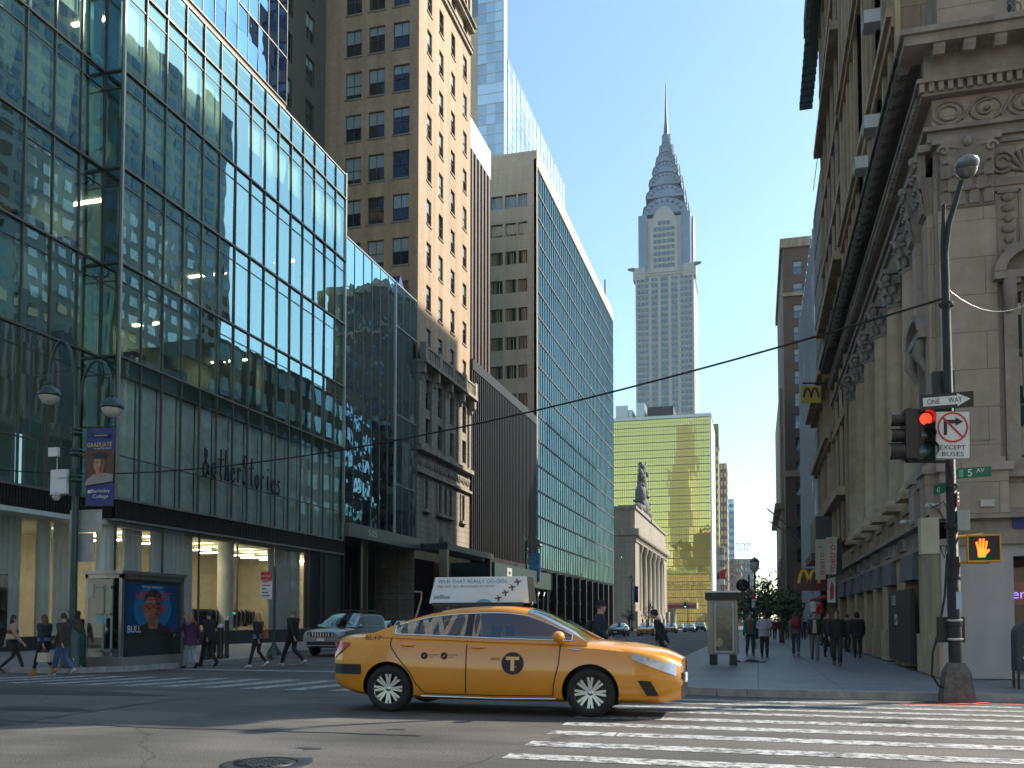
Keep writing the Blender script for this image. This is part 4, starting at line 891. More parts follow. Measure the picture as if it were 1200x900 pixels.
for i, (w, z0, z1, s_) in enumerate(tiers):
    vault(q, w, z0, z1, i % 2 * 0, 0.0, s_)
    # dark arch rim and triangular vents on the avenue side and the south side
    n = 9; zs_ = z0 + (z1 - z0) * s_
    for (fx) in (0, 1):
        rim = arch_pts(w + .1, z0, z1 + .1, 18, 1, s_)
        path = [((cxm + a, yc - w - .1, b) if fx == 0 else (cxm + w + .1, yc + a, b)) for a, b in rim[1:-1]]
        tri.tube(path, .35 if i < 5 else .2, 5)
        if i < 6:
            for k in range(1, n):
                a_ = math.pi * k / n; r1_, r2_ = .93, .70; da = .12
                def pt(r_, an): return (-w * r_ * math.cos(an), zs_ + (z1 - zs_) * r_ * math.sin(an))
                P = [pt(r2_, a_ - da), pt(r2_, a_ + da), pt(r1_, a_)]
                tri.prism(P, (lambda a, b, c: (cxm + a, yc - w - c, b)) if fx == 0 else (lambda a, b, c: (cxm + w + c, yc + a, b)), -.05, .25)
q.build('crown', M['deco_steel'], ch, recalc=True)
tri.build('crown_vents', M['deco_steel_d'], ch)
q = MB(); bay = arch_pts(hw * .46, 196, zc(257), 16, 1, .62); q.prism(bay, lambda a, b, c: (cxm + a, 499.9 + c, b), 0, 3.0); q.prism(bay, lambda a, b, c: (cxm + hw * .9 - 2 + c, yc + a, b), 0, 3.0); q.build('arched_bay', M['deco'], ch)
q = MB(); 
for k in range(8):
    for f in (-.3, -.15, 0, .15, .3):
        z = 198 + 3.5 * k
        if z > 219 and abs(f) > .2: continue
        q.box(cxm + f * hw - .9, cxm + f * hw + .9, 499.6, 499.95, z, z + 2.0)
tag(q.build('crown_windows', M['plain_glass'], ch), kind='stuff')
q = MB(); zt_ = zc(160); q.tube([(cxm, yc, zc(178)), (cxm, yc, zc(156)), (cxm, yc, zc(140)), (cxm, yc, zc(103) + 4)], [2.6, 1.5, .8, .15], 8)
q.tube([(cxm - 3, yc, zc(172)), (cxm + 3, yc, zc(172))], .15, 5); q.tube([(cxm - 4, yc, zc(190)), (cxm + 5, yc, zc(190))], .15, 5)
q.build('spire', M['deco_steel_d'], ch)

# ---- buildings beyond
def simple_tower(name, label, x0, x1, y0, y1, z1, wall, winm, nx, nzr, side_left=True, band=False, zb=-6, cap=None):
    t = thing(name, label, 'building', ((x0 + x1) / 2, y0, zb))
    q = MB(); q.box(x0, x1, y0, y1, zb, z1)
    if cap: q.box(x0 - .4, x1 + .4, y0 - .4, y1, z1, z1 + cap)
    q.build('wall', wall, t)
    g = MB(); w = (x1 - x0) / nx; h = (z1 - zb) / nzr; cells = []
    for i in range(nx):
        for j in range(nzr): cells.append((x0 + w * (i + .2), x0 + w * (i + .8), y0 - .12, y0 + .1, zb + h * (j + .3), zb + h * (j + .85)))
    ny = max(2, int((y1 - y0) / max(w, 2.5))); d = (y1 - y0) / ny
    for i in range(ny):
        for j in range(nzr): cells.append(((x1 - .1, x1 + .12) if side_left else (x0 - .12, x0 + .1)) + (y0 + d * (i + .2), y0 + d * (i + .8), zb + h * (j + .3), zb + h * (j + .85)))
    cells.sort(key=lambda c: -c[4]) ; 
    for c in cells[:60]: g = MB(); g.box(*c); g.build('window', winm, t)
    g = MB()
    for c in cells[60:]: g.box(*c)
    if g.v: tag(g.build('windows', winm, t), kind='stuff')
    return t
def xa(px, Y): return float(ay(px, 600, Y)[0])
def za(px, py, Y): return float(ay(px, py, Y)[2])
M['br1'] = mat('dark_brown_brick', (.14, .10, .085), .8, var=.1); M['br2'] = mat('red_brown_brick', (.27, .15, .115), .8, var=.1); M['gold2'] = mirror_glass('gold_strip_glass', (.3, .24, .08), (.9, .75, .35), .5, .95, .2, .02)
simple_tower('gold_slab', 'thin gold glass slab with dark brown cap right of the hotel', xa(829, 480), xa(842, 480), 480, 495, za(835, 523, 480), mat('gold_spandrel', (.22, .17, .05), .4, .5), M['gold2'], 5, 22, cap=za(835, 497, 480) - za(835, 523, 480))
simple_tower('brown_slab', 'dark brown office slab rising right of the thin gold slab', xa(836, 560), xa(852, 560), 560, 590, za(845, 543, 560), M['br1'], M['gold_blind'], 4, 20)
simple_tower('blue_slab', 'slim blue glass slab in the distance beside the dark brown slab', xa(850, 700), xa(860, 700), 700, 720, za(856, 585, 700), mat('blue_panel', (.08, .22, .36), .4), G_PB, 5, 18)
simple_tower('stone_flank', 'pale grey curved stone office block at the foot of the gold slab', xa(829, 475), xa(848, 475), 475, 479, za(838, 640, 475), mat('pale_stone', (.45, .42, .37), .7), M['plain_glass'], 8, 7)
simple_tower('red_brick_block', 'red brick apartment block at the far end on the left', xa(852, 650), xa(868, 650), 650, 690, za(860, 655, 650), M['br2'], M['plain_glass'], 5, 9)
simple_tower('hotel_block', 'grey brown apartment block carrying the TUDOR CITY roof sign', xa(862, 760), xa(882, 760), 760, 800, za(872, 655, 760), mat('mauve_brick', (.2, .17, .2), .8), M['plain_glass'], 6, 9)
simple_tower('far_low_block', 'low dark apartment block under the roof sign at the far end', xa(866, 740), xa(883, 740), 740, 758, za(872, 680, 740), M['br1'], M['plain_glass'], 6, 6)
ts = thing('roof_sign', 'TUDOR CITY roof sign in blue letters on a steel lattice far away', 'sign', (xa(872, 755), 755, za(872, 658, 755)))
lettering('TUDOR', ts, (xa(862, 755), 755, za(870, 641, 755)), (1, 0, 0), (0, 0, 1), xa(879, 755) - xa(862, 755), 3.4, mat('blue_letters', (.05, .12, .2), .6), ext=.2)  # letter colour carries the blue of the distance haze
lettering('CITY', ts, (xa(866, 755), 755, za(870, 647.5, 755)), (1, 0, 0), (0, 0, 1), xa(877, 755) - xa(866, 755), 3.4, mat('blue_letters_low', (.05, .12, .2), .6), ext=.2)
q = MB(); 
for k in range(6): x = xa(862.5 + k * 3.2, 755.5); q.bar((x, 755.6, za(870, 660, 755)), (x, 755.6, za(870, 637, 755)), .25, .25)
for y in (637, 644, 651): q.bar((xa(862, 755), 755.6, za(870, y, 755)), (xa(879, 755), 755.6, za(870, y, 755)), .2, .2)
q.build('lattice', M['dark'], ts)
# ================================================================== RIGHT ROW
RX, RY, BW = 4.0, 22.0, 4.0  # bank kept narrow so sunlight passes its unseen side
SN = Face(RX, 60, -90); WF = Face(RX, RY, 0)          # north side (u = 60 - y) and avenue side (u = x - 4)
def uy(y): return 60 - y
def yr(px, py=600): return float(ax(px, py, RX)[1])
def zr(px, py): return float(ax(px, py, RX)[2])
def zw(py): return WF.zof(1140, py)
def xw(px, py=400): return RX + WF.uof(px, py)
M['rs'] = masonry('grey_limestone', (.41, .345, .295), (.37, .31, .265), (.22, .18, .155), 1.7, .85, .010, .85, .3, .012, .14)
M['rs_side'] = masonry('warm_limestone', (.36, .275, .185), (.32, .245, .165), (.18, .135, .09), 1.5, .7, .012, .85, .3, .015, .15)
M['rs_trim'] = mat('carved_grey_stone', (.32, .28, .25), .85, var=.22, vscale=3, bump=.35, bscale=12, stain=.3)
M['rs_warm'] = mat('warm_column_stone', (.50, .39, .265), .8, var=.18, vscale=2, bump=.15, stain=.3)
M['rs_dark'] = mat('sooty_cornice_stone', (.13, .115, .10), .85, var=.3, bump=.3, stain=.2)  # darker stone tone for the side cornice and its brackets
M['rpaint'] = mat('painted_stone', (.42, .40, .41), .7, var=.07, vscale=2, stain=.1)
cb = thing('classical_bank', 'grey stone corner bank with giant columns, deep bracketed cornice and carved frieze', 'building', (RX, RY, .1))
YE = yr(977, 430)                                   # far end of the columned side
Zc0, Zc1 = zw(98), zw(50)                            # cornice
# ---- walls
q = MB()
wx0, wx1 = xw(1192) - RX, xw(1192) - RX + 1.5           # first avenue side window
holes(q, WF, 0, BW, 3.0, 14.0, [(wx0, wx1)], [(4.9, 8.6)], .45, 0)
sx0 = xw(1181) - RX
holes(q, WF, 0, BW, 0.0, 2.98, [(sx0, sx0 + 2.2)], [(.1, 2.72)], .4, 1)
holes(q, WF, .15, BW, 14.8, 16.5, [(xw(1180, 15) - RX, xw(1180, 15) - RX + 1.5)], [(zw(27), 16.49)], .4, 0)
u0, u1 = uy(YE), uy(RY)
# recessed wall behind columns and corner pier with arched window
holes(q, SN, u1 - 2.2, u1, 3.5, 12.0, [(u1 - 1.55, u1 - .75)], [(4.9, 7.6)], .4, 2)
q.quad(SN.p(u0, 3.5, .75), SN.p(u1 - 2.2, 3.5, .75), SN.p(u1 - 2.2, 12, .75), SN.p(u0, 12, .75), 2)
q.quad(SN.p(u1 - 2.2, 3.5), SN.p(u1 - 2.2, 3.5, .75), SN.p(u1 - 2.2, 12, .75), SN.p(u1 - 2.2, 12), 2)
SN.box(q, u0, u1 - .002, .0, 1.2, 11.55, 14.0, 2)
q.quad((RX + .2, RY + .15, 14.8), (RX + .2, RY + 3, 14.8), (RX + .2, RY + 3, 16.5), (RX + .2, RY + .15, 16.5), 2)
q.quad((RX, RY, 14.79), (RX + BW, RY, 14.79), (RX + BW, YE, 14.79), (RX, YE, 14.79), 2)
q.quad((RX + .2, RY + .15, 16.5), (RX + BW, RY + .15, 16.5), (RX + BW, RY + 3, 16.5), (RX + .2, RY + 3, 16.5), 2); q.quad((RX + BW, RY, 0), (RX + BW, YE, 0), (RX + BW, YE, 18), (RX + BW, RY, 18), 2); q.quad((RX, YE, 0), (RX + BW, YE, 0), (RX + BW, YE, 18), (RX, YE, 18), 2)
q.build('wall', [M['rs'], M['rpaint'], M['rs_side']], cb)
# ---- ground storey on the side street: piers, shutters, doors
q = MB(); py_ = [yr(p, 760) for p in (1104, 1077, 1066, 1050, 1028, 1020, 1008, 999, 990, 982)]
pier_px = [(1104, 1078), (1062, 1052), (1040.5, 1035), (1028, 1024), (1016, 1013), (1005, 1002), (996, 993), (985, 980)]
for a, b in pier_px:
    ya, yb = (RY if a == 1104 else yr(a, 740)), yr(b, 740); SN.box(q, uy(yb), uy(ya) - (.003 if a == 1104 else 0), .0, .5, 0, 3.0); SN.box(q, uy(yb) - .06, uy(ya) - .003, -.07, .0, 0, .95)
SN.box(q, u0, u1 - 2.4, .02, .5, 2.75, 3.02)
q.build('piers', M['rs_warm'], cb)
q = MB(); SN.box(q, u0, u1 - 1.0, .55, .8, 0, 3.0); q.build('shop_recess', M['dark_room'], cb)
for i in range(1, len(pier_px)):
    ya, yb = yr(pier_px[i - 1][1], 740), yr(pier_px[i][0], 740); a, b = uy(yb) + .03, uy(ya) - .03
    q = MB(); q.prism([(-.16, 2.34), (.0, 2.34), (0, 3.02), (-.12, 3.02)], lambda d, z, u: SN.p(u, z, d), a, b); q.build('awning_box', mat('grey_awning', (.13, .135, .14), .8, var=.15), cb)
    if i == 3:
        q = MB()
        for k in range(24): q.prism([(.38, k * .098), (.34, k * .098 + .05), (.38, k * .098 + .09)], lambda d, z, u: SN.p(u, z + .08, d), a, b)
        q.build('roller_shutter', mat('grey_shutter', (.2, .2, .2), .45, .6, var=.1), cb)
    elif i in (5, 7):
        q = MB(); q.quad(SN.p(a, .1, .4), SN.p(b, .1, .4), SN.p(b, 2.5, .4), SN.p(a, 2.5, .4)); q.build('shop_window', M['plain_glass'], cb)
    else:
        q = MB(); SN.box(q, a + .1, (a + b) / 2 - .01, .38, .44, .08, 2.4); SN.box(q, (a + b) / 2 + .01, b - .1, .38, .44, .08, 2.4); q.build('door', mat('dark_door', (.022, .018, .016), .45), cb)
# door 2E leaf standing open with its signs
dt = thing('open_gate', 'dark brown street door marked 2E standing open against the stone piers', 'door', (RX - .35, yr(1048, 770), .1))
ya, yb = yr(1077, 770), yr(1049, 770) 
q = MB(); q.box(RX - .16, RX - .08, ya, yb, .13, 2.12); q.box(RX - .18, RX - .16, ya + .05, ya + .12, .13, 2.12); q.build('door_leaf', mat('brown_gate', (.025, .018, .016), .5, var=.15), dt)
def plate(name, parent, x, y0, y1, z0, z1, m, off=.006):
    q = MB(); q.box(x - off, x, y0, y1, z0, z1); return q.build(name, m, parent)
yd = yb - (yb - ya) * .18
plate('number_plate', dt, RX - .161, yd - .68, yd, 1.72, 1.99, M['white_dirty']); lettering('2E', dt, (RX - .168, yd - .12, 1.77), (0, -1, 0), (0, 0, 1), .40, .18, M['ink'])
plate('notice', dt, RX - .161, yd - 1.0, yd - .5, 1.15, 1.45, M['white_dirty']); q = MB(); q.prism([(.05, 1.2), (.42, 1.3), (.42, 1.34), (.3, 1.34), (.05, 1.25)], lambda a, b, w: (RX - .168 - w, yd - .5 - a, b), 0, .003); q.build('notice_print', M['ink'], dt)
# ---- lower entablature with plaques, balustrade openings, pedestals
q = MB(); SN.box(q, u0, u1 + .1, -.12, .3, 3.02, 3.12); SN.box(q, u0, u1 + .05, -.05, .3, 3.12, 3.55); SN.box(q, u0, u1 + .3, -.28, .3, 3.55, 3.66)
WF.box(q, -.12, BW, -.12, 0, 2.98, 3.1); WF.box(q, -.05, BW, -.05, -.002, 3.1, 3.5); WF.box(q, -.28, BW, -.28, -.002, 3.55, 3.66)
WF.box(q, .0, BW, -.08, -.002, zw(604), zw(596))
q.build('lower_entablature', M['rs_trim'], cb)
pl = [yr(p, 640) for p in (1071, 1058, 1048, 1041, 1034, 1027, 1019, 1012, 1005)]
plz = []
yy = RY + 1.3
cy_ = [yr(p, 500) for p in (1070, 1048, 1032, 1020.5, 1010)]; gapc = (cy_[-1] - cy_[0]) / 4; cy_ = [cy_[0] + gapc * k for k in range(6) if cy_[0] + gapc * k < YE - 1]
for k, yc_ in enumerate(cy_):
    q = MB(); SN.box(q, uy(yc_ + gapc * .5 + .5), uy(yc_ + gapc * .5 - .5), -.16, -.05, 3.17, 3.5, 0); SN.box(q, uy(yc_ + gapc * .5 + .42), uy(yc_ + gapc * .5 - .42), -.175, -.16, 3.22, 3.45, 1); q.build('name_plaque', [M['rs_trim'], M['rs_dark']], cb)
q = MB()
ped = []
hu = []
for k, yc_ in enumerate(cy_): hu.append((uy(yc_ + gapc * .5 + .75), uy(yc_ + gapc * .5 - .75)))
hu = sorted(hu); hu = [h for h in hu if h[0] > u0 + .2]
holes(q, SN, u0, u1 - .003, 3.66, 4.36, hu, [(3.78, 4.24)], .3, 0)
SN.box(q, u0, u1 - 2.2, .0, .75, 4.36, 4.42)
for a, b in hu:
    for k in range(6): c = a + (b - a) * (k + .5) / 6; q.lathe([(.05, 3.78), (.09, 3.9), (.04, 4.0), (.08, 4.15), (.05, 4.24)], tuple(SN.p(c, 0, .14)), 8)
q.build('balustrade', M['rs_side'], cb)
# ---- giant columns
def capital(q, c, r, z0, z1, m=0):
    q.lathe([(r * .9, z0), (r * 1.05, z0 + .06), (r * .92, z0 + .1), (r * 1.0, z0 + (z1 - z0) * .5), (r * 1.28, z1 - .18)], (c[0], c[1], 0), 16, m)
    for row, (zz, rr, n) in enumerate(((z0 + .14, 1.0, 8), (z0 + .42, 1.08, 8), (z0 + .66, 1.2, 8))):
        for k in range(n):
            a = 2 * math.pi * (k + .5 * row) / n; dx, dy = math.cos(a), math.sin(a); p = Vector((c[0] + dx * r * rr, c[1] + dy * r * rr, zz)); o = Vector((dx, dy, 0))
            q.tube([p, p + o * .03 + Vector((0, 0, .16)), p + o * .12 + Vector((0, 0, .27)), p + o * .17 + Vector((0, 0, .21))], [.09, .085, .06, .045], 6, m)
    for sx in (-1, 1):
        for sy in (-1, 1): q.ball((c[0] + sx * r * .98, c[1] + sy * r * .98, z1 - .25), .13, m, 8, 6)
    q.box(c[0] - r * 1.35, c[0] + r * 1.35, c[1] - r * 1.35, c[1] + r * 1.35, z1 - .14, z1, m)
for k, yc_ in enumerate(cy_):
    q = MB(); c = (RX + .12, yc_, 0); r = .36
    q.box(c[0] - .52, c[0] + .52, yc_ - .52, yc_ + .52, 4.42, 4.56)
    q.lathe([(.5, 4.56), (.52, 4.66), (.46, 4.74), (.41, 4.78), (.44, 4.86), (r, 4.92), (r, 6.8), (r * .97, 8.6), (r * .88, 10.45)], c, 24); q.build('column', M['rs_warm'], cb)
    q = MB(); capital(q, c, r * 1.0, 10.45, 11.55); q.build('capital', M['rs_trim'], cb)
# ---- pilasters on the corner
def pilaster(F, u, w, parent):
    q = MB(); F.box(q, u, u + w, -.14, -.002, 4.9, 10.6); F.box(q, u + .12, u + w - .12, -.155, -.14, 5.3, 10.3); F.box(q, u - .1, u + w + .1, -.3, -.002, 3.66, 4.6); F.box(q, u - .18, u + w + .18, -.38, -.002, 4.6, 4.78); F.box(q, u - .06, u + w + .06, -.24, -.002, 4.78, 4.9)
    q.build('pilaster', M['rs'], parent)
    q = MB(); F.box(q, u + .02, u + w - .02, -.16, -.002, 10.6, 11.5); F.box(q, u - .12, u + w + .12, -.32, -.002, zw(172), zw(164))
    zt_ = zw(172)
    q.prism([(0, 10.62), (0, zt_), (.22, zt_), (.1, 11.3), (.05, 10.9), (.05, 10.62)], lambda a, b, c: F.p(c, b, -a - .14), u + .04, u + w - .04)
    nl = max(3, int(w / .24))
    for row in range(3):
        for k in range(nl - row % 2):
            c = u + w * (k + .5 + .5 * (row % 2)) / nl; zz = 10.66 + row * .3; dd = -.19 - .025 * row
            q.prism([(-.1, 0), (.1, 0), (.11, .2), (.06, .33), (-.06, .33), (-.11, .2)], lambda a, b, e: F.p(c + a, zz + b, dd - e - max(0, b - .15) * .35), .0, .05)
            q.tube([F.p(c - .06, zz + .31, dd - .1), F.p(c, zz + .34, dd - .14), F.p(c + .06, zz + .31, dd - .1)], [.03, .05, .03], 6)
    for sg, c in ((-1, u + .1), (1, u + w - .1)):
        q.tube([F.p(c + sg * (.13 - .017 * t) * math.cos(t), zt_ - .2 + (.13 - .017 * t) * math.sin(t), -.36) for t in rng(0, 7, 16)], .038, 6)
        q.tube([F.p(c - sg * .02, zt_ - .08, -.36), F.p(c - sg * w * .25, zt_ - .14, -.32), F.p(c - sg * w * .38, zt_ - .42, -.28)], [.045, .04, .03], 6)
    q.ball(F.p(u + w / 2, zt_ - .03, -.38), (.1, .07, .11), 0, 9, 6)
    q.build('pilaster_capital', M['rs_trim'], parent)
pilaster(WF, .06, 1.18, cb)
pilaster(SN, u1 - .62, .56, cb); pilaster(SN, u1 - 2.15, .5, cb)
# carved panel beside the pilaster, hanging ornament strip, second moulding
q = MB(); ua, ub = xw(1168, 300) - RX, 4.4
WF.box(q, ua - .25, BW, -.04, -.002, zw(222), zw(213)); WF.box(q, ua - .25, BW, -.07, -.002, zw(172), zw(168))
for k in range(3):   # shell fans and scrolls in the frieze panel
    c = ua + .15 + k * .85
    for j in range(7):
        a = math.pi * (j + .5) / 7; p = WF.p(c + .45, zw(208), -.03); q.tube([p, p + WF.U * math.cos(a) * .3 + Vector((0, 0, math.sin(a) * .52))], [.025, .07], 5)
    for r_ in (.24, .13): q.tube([WF.p(c + r_ * math.cos(t), zw(195) + r_ * math.sin(t), -.04) for t in rng(0, 5.6, 12)], .035, 5)
for a in (ua - .02, ua + .46): WF.box(q, a, a + .05, -.05, -.002, zw(470), zw(228))
WF.box(q, ua - .02, ua + .51, -.05, -.002, zw(231), zw(228))
for k in range(16):  # hanging ornament
    z = zw(236) - k * .24; q.ball(WF.p(ua + .245, z, -.03), (.10 if k % 3 else .15, .06, .10), 0, 8, 5)
    if k % 2: q.ball(WF.p(ua + .16, z, -.02), (.05, .04, .08), 0, 6, 4); q.ball(WF.p(ua + .33, z, -.02), (.05, .04, .08), 0, 6, 4)
q.build('carved_panels', M['rs_trim'], cb)
# ---- entablature bands + scroll frieze
q = MB()
for F, a, b in ((WF, -.02, BW), (SN, u0, u1 + .02)):
    for (za_, zb_, pr_) in ((zw(163), zw(152), .10), (zw(152), zw(147), .2), (zw(111), zw(106), .22), (zw(106), zw(98), .16), (zw(98), zw(93), .34)):
        if F is WF: F.box(q, a - pr_, b, -pr_, -.002, za_, zb_)
        else: F.box(q, a, b, -pr_, .4, za_, zb_)
for k in range(5):  # scrolls
    c = .35 + k * .78; z = (zw(147) + zw(111)) / 2
    q.tube([WF.p(c + .33 * math.cos(t), z + .27 * math.sin(t), -.02) for t in rng(0, 2 * math.pi, 16)], .035, 5)
    if k % 3 == 0: q.tube([WF.p(c + .2 * math.cos(t), z + .17 * math.sin(t), -.03) for t in rng(0, 2 * math.pi, 14)], .03, 5)
    else: q.tube([WF.p(c + (.25 - .03 * t) * math.cos(t + k), z + (.22 - .026 * t) * math.sin(t + k), -.03) for t in rng(0, 7, 22)], .032, 5); q.ball(WF.p(c, z, -.03), .06, 0, 8, 5)
    q.tube([WF.p(c + .3, z - .2, -.02), WF.p(c + .42, z, -.04), WF.p(c + .5, z + .2, -.02)], .03, 5)
q.build('entablature', M['rs_trim'], cb)
q = MB()
z0_, z1_ = zw(106), zw(98)
for k in range(22): WF.box(q, -.3 + k * .2, -.3 + k * .2 + .11, -.3, -.16, z0_ - .04, z1_)
q.build('dentils', M['rs_trim'], cb); q = MB()
for k in range(int((u1 - u0) / .2)): SN.box(q, u0 + k * .2, u0 + k * .2 + .11, -.3, -.16, z0_ - .04, z1_)
q.build('dentils', M['rs_trim'], cb)
q = MB(); zb_ = zw(93); zt_ = zw(66)
OV = .8
WF.box(q, -OV * .85, BW, -OV, .0, zt_, zt_ + .22); WF.box(q, -OV * .95, BW, -OV * 1.1, .0, zt_ + .22, zw(50) + .03); 
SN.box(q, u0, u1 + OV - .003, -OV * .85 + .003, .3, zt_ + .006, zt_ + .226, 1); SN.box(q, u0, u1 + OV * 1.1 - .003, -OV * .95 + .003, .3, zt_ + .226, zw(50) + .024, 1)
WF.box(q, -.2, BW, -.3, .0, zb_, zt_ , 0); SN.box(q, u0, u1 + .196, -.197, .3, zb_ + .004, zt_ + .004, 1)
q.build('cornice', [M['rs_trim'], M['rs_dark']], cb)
mod = MB(); mod.prism([(0, 0), (.16, -.06), (.22, -.2), (.38, -.22), (.46, -.1), (.46, .0)], lambda a, b, w: (w, -a, b), -.12, .12)
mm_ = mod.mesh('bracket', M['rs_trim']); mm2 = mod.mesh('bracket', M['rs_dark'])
for k in range(7): inst(mm_, 'bracket', cb, WF.p(.05 + k * .62, zt_ - .002, -.3), (0, 0, 0))
for k in range(36):
    u = u1 - .1 - k * .62
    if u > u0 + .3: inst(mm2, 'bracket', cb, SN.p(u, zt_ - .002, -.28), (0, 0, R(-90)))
# window with curved pediment on the avenue side, arched one on the corner pier
def pediment(F, uc, w, z, big=True):
    q = MB(); F.box(q, uc - w / 2 - .28, uc - w / 2, -.12, -.002, 4.7, z); F.box(q, uc + w / 2, uc + w / 2 + .28, -.12, -.002, 4.7, z); F.box(q, uc - w / 2 - .4, uc + w / 2 + .4, -.25, -.002, 4.45, 4.7)
    F.box(q, uc - w / 2 - .5, uc + w / 2 + .5, -.34, -.002, z + .25, z + .42); F.box(q, uc - w / 2 - .3, uc + w / 2 + .3, -.12, -.002, z, z + .25)
    W_ = w / 2 + .5; P = [(W_ * math.cos(t), math.sin(t) * W_ * .62) for t in rng(0, math.pi, 14)]; P2 = [(a * .82, b * .74) for a, b in P]
    for i in range(14): q.prism([P[i], P[i + 1], P2[i + 1], P2[i]], lambda a, b, d: F.p(uc + a, z + .42 + b, -d), .002, .36)
    q.prism(P2, lambda a, b, d: F.p(uc + a, z + .42 + b, -d), .002, .1)
    for sgn in (-1, 1): q.tube([F.p(uc + sgn * (w / 2 + .18), z + .25, -.25), F.p(uc + sgn * (w / 2 + .18), z - .1, -.3), F.p(uc + sgn * (w / 2 + .18), z - .45, -.12)], [.14, .13, .07], 7)
    for k in range(9): F.box(q, uc - w / 2 - .3 + k * (w + .6) / 9, uc - w / 2 - .2 + k * (w + .6) / 9, -.3, -.12, z + .14, z + .25)
    q.build('window_surround', M['rs_trim'], cb)
for c in (wx0 + .75,): pediment(WF, c, 1.5, 8.6)
pediment(SN, u1 - 1.15, .8, 7.6)
RM = [M['sash'], M['plain_glass'], M['blind']]
put_windows(cb, [(WF.p(c, 4.9, .3), WF.rz) for c in (wx0 + .75,)], window_protos(1.5, 3.7, RM, 3, 2, (.0, .2)), RM)
put_windows(cb, [(SN.p(u1 - 1.15, 4.9, .3), SN.rz)], window_protos(.8, 2.7, RM, 2, 1, (0,)), RM)
put_windows(cb, [(WF.p(xw(1180, 15) - RX + .75, zw(27), .3), WF.rz)], window_protos(1.5, 18.18 - zw(27), RM, 1, 1, (.0,)), [M['sash'], mirror_glass('sky_window', (.2, .3, .4), (.8, .9, 1), .4)], 5)
for k in range(5):
    y = cy_[0] + gapc * (k + .5)
    if y < YE - 1.5: put_windows(cb, [(SN.p(uy(y), 4.6, .72), SN.rz)], window_protos(1.5, 5.2, RM, 4, 2, (.0, .2)), RM)
q = MB(); WF.box(q, .0, BW, -.0, .1, zw(50), zw(27), 0)
for k in range(9):  # carved attic band
    q.tube([WF.p(.5 + k * .17 + .07 * math.cos(t), zw(13) + .12 * math.sin(t), .12) for t in rng(0, 2 * math.pi, 8)], .02, 4)
q.build('attic_base', M['rs'], cb)
# store window on the avenue
q = MB(); a = sx0; WF.box(q, a, a + 2.2, .2, .26, .1, 2.72, 0); q.build('shop_window', M['shop_glass'], cb)
q = MB(); WF.box(q, a - .4, a + 2.3, 1.6, 1.7, 0, 2.72, 0); WF.box(q, a - .4, a + 2.3, .5, 1.6, -.01, .05, 0); q.build('shop_interior', mat('dark_red_interior', (.12, .012, .015), .7, var=.3), cb)
q = MB(); WF.box(q, a + .02, a + 2.2, .28, .34, 1.65, 2.15, 0); WF.box(q, a + .0, a + 2.2, .3, .33, .1, .95, 1); q.build('fascia', [mat('red_fascia', (.4, .01, .02), .4), M['white_dirty']], cb)
lettering('erica', cb, WF.p(a + .03, 1.78, .275), (1, 0, 0), (0, 0, 1), .62, .2, mat('purple_neon', (.2, .1, .6), .5, var=0, emit=(.35, .2, 1), estr=1.2))
q = MB(); WF.box(q, xw(1186, 620) - RX, xw(1186, 620) - RX + 1.4, -.1, -.056, zw(621), zw(608)); q.build('blue_plaque', M['navy'], cb)
q = MB(); q.box(xw(1145, 590), xw(1161, 590), RY - .35, RY - .06, zw(596), zw(588)); q.tube([(xw(1157, 590), RY - .1, zw(590)), (xw(1166, 595), RY - .1, zw(594)), (xw(1175, 600), RY - .08, zw(597))], .015, 5); q.build('floodlight', M['white_dirty'], cb)
for (px, py) in ((1060, 612), (1090, 593)):
    p = ax(px, py, RX - .5); q = MB(); q.tube([p, p + np.array([.3, -.1, .05]), p + np.array([.5, 0, -.15])], .025, 6); q.ball(p, (.12, .08, .06), 0, 8, 5); q.build('floodlight', M['white_dirty'], cb)
# ---- upper storeys in warmer stone, roof stepped low so sun reaches the road
up = thing('upper_office_block', 'warm stone office storeys with window air conditioners above the bank cornice', 'building', (RX, 26, 14.8))
blocks = [(26.2, 30.0, 22.5), (30.0, 35.0, 28.0), (35.0, yr(989, 200), 36.0)]
q = MB(); allw = []; tr = MB()
for (a, b, h) in blocks:
    n = max(2, int((b - a) / 1.25)); w = (b - a) / n; us = [(uy(b) + w * (i + .28), uy(b) + w * (i + .72)) for i in range(n)]; zs = []
    z = 15.6
    while z + 2 < h: zs.append((z, z + 1.75)); z += 3.05
    holes(q, SN, uy(b), uy(a), 14.8, h, us, zs, .3); allw += [(SN.p((c + d) / 2, z0, .2), SN.rz) for c, d in us for z0, z1 in zs]
    q.quad((RX, a, 14.8), (RX + BW, a, 14.8), (RX + BW, a, h), (RX, a, h)); q.quad((RX, a, h), (RX + BW, a, h), (RX + BW, b, h), (RX, b, h))
    for i in range(n + 1): SN.box(tr, uy(b) + w * i - .14, uy(b) + w * i + .14, -.14, -.002, 14.8, h)
    for zz in (18.1, 24.2, 30.3):
        if zz < h: SN.box(tr, uy(b), uy(a), -.35, -.14, zz, zz + .25); SN.box(tr, uy(b), uy(a), -.22, -.002, zz - .3, zz)
    SN.box(tr, uy(b) - .1, uy(a) + .1, -.3, .3, h, h + .3)
q.build('wall', M['rs_side'], up); tr.build('stone_trim', M['rs_warm'], up)
pr = window_protos(.55, 1.75, RM, 2, 1, (0, .3, .5)); put_windows(up, allw, pr, RM)
acm = MB(); acm.box(-.33, .33, -.55, 0, 0, .42, 0); acm.box(-.3, .02, -.56, -.549, .05, .37, 1); acm.box(.06, .3, -.56, -.549, .05, .37, 1)
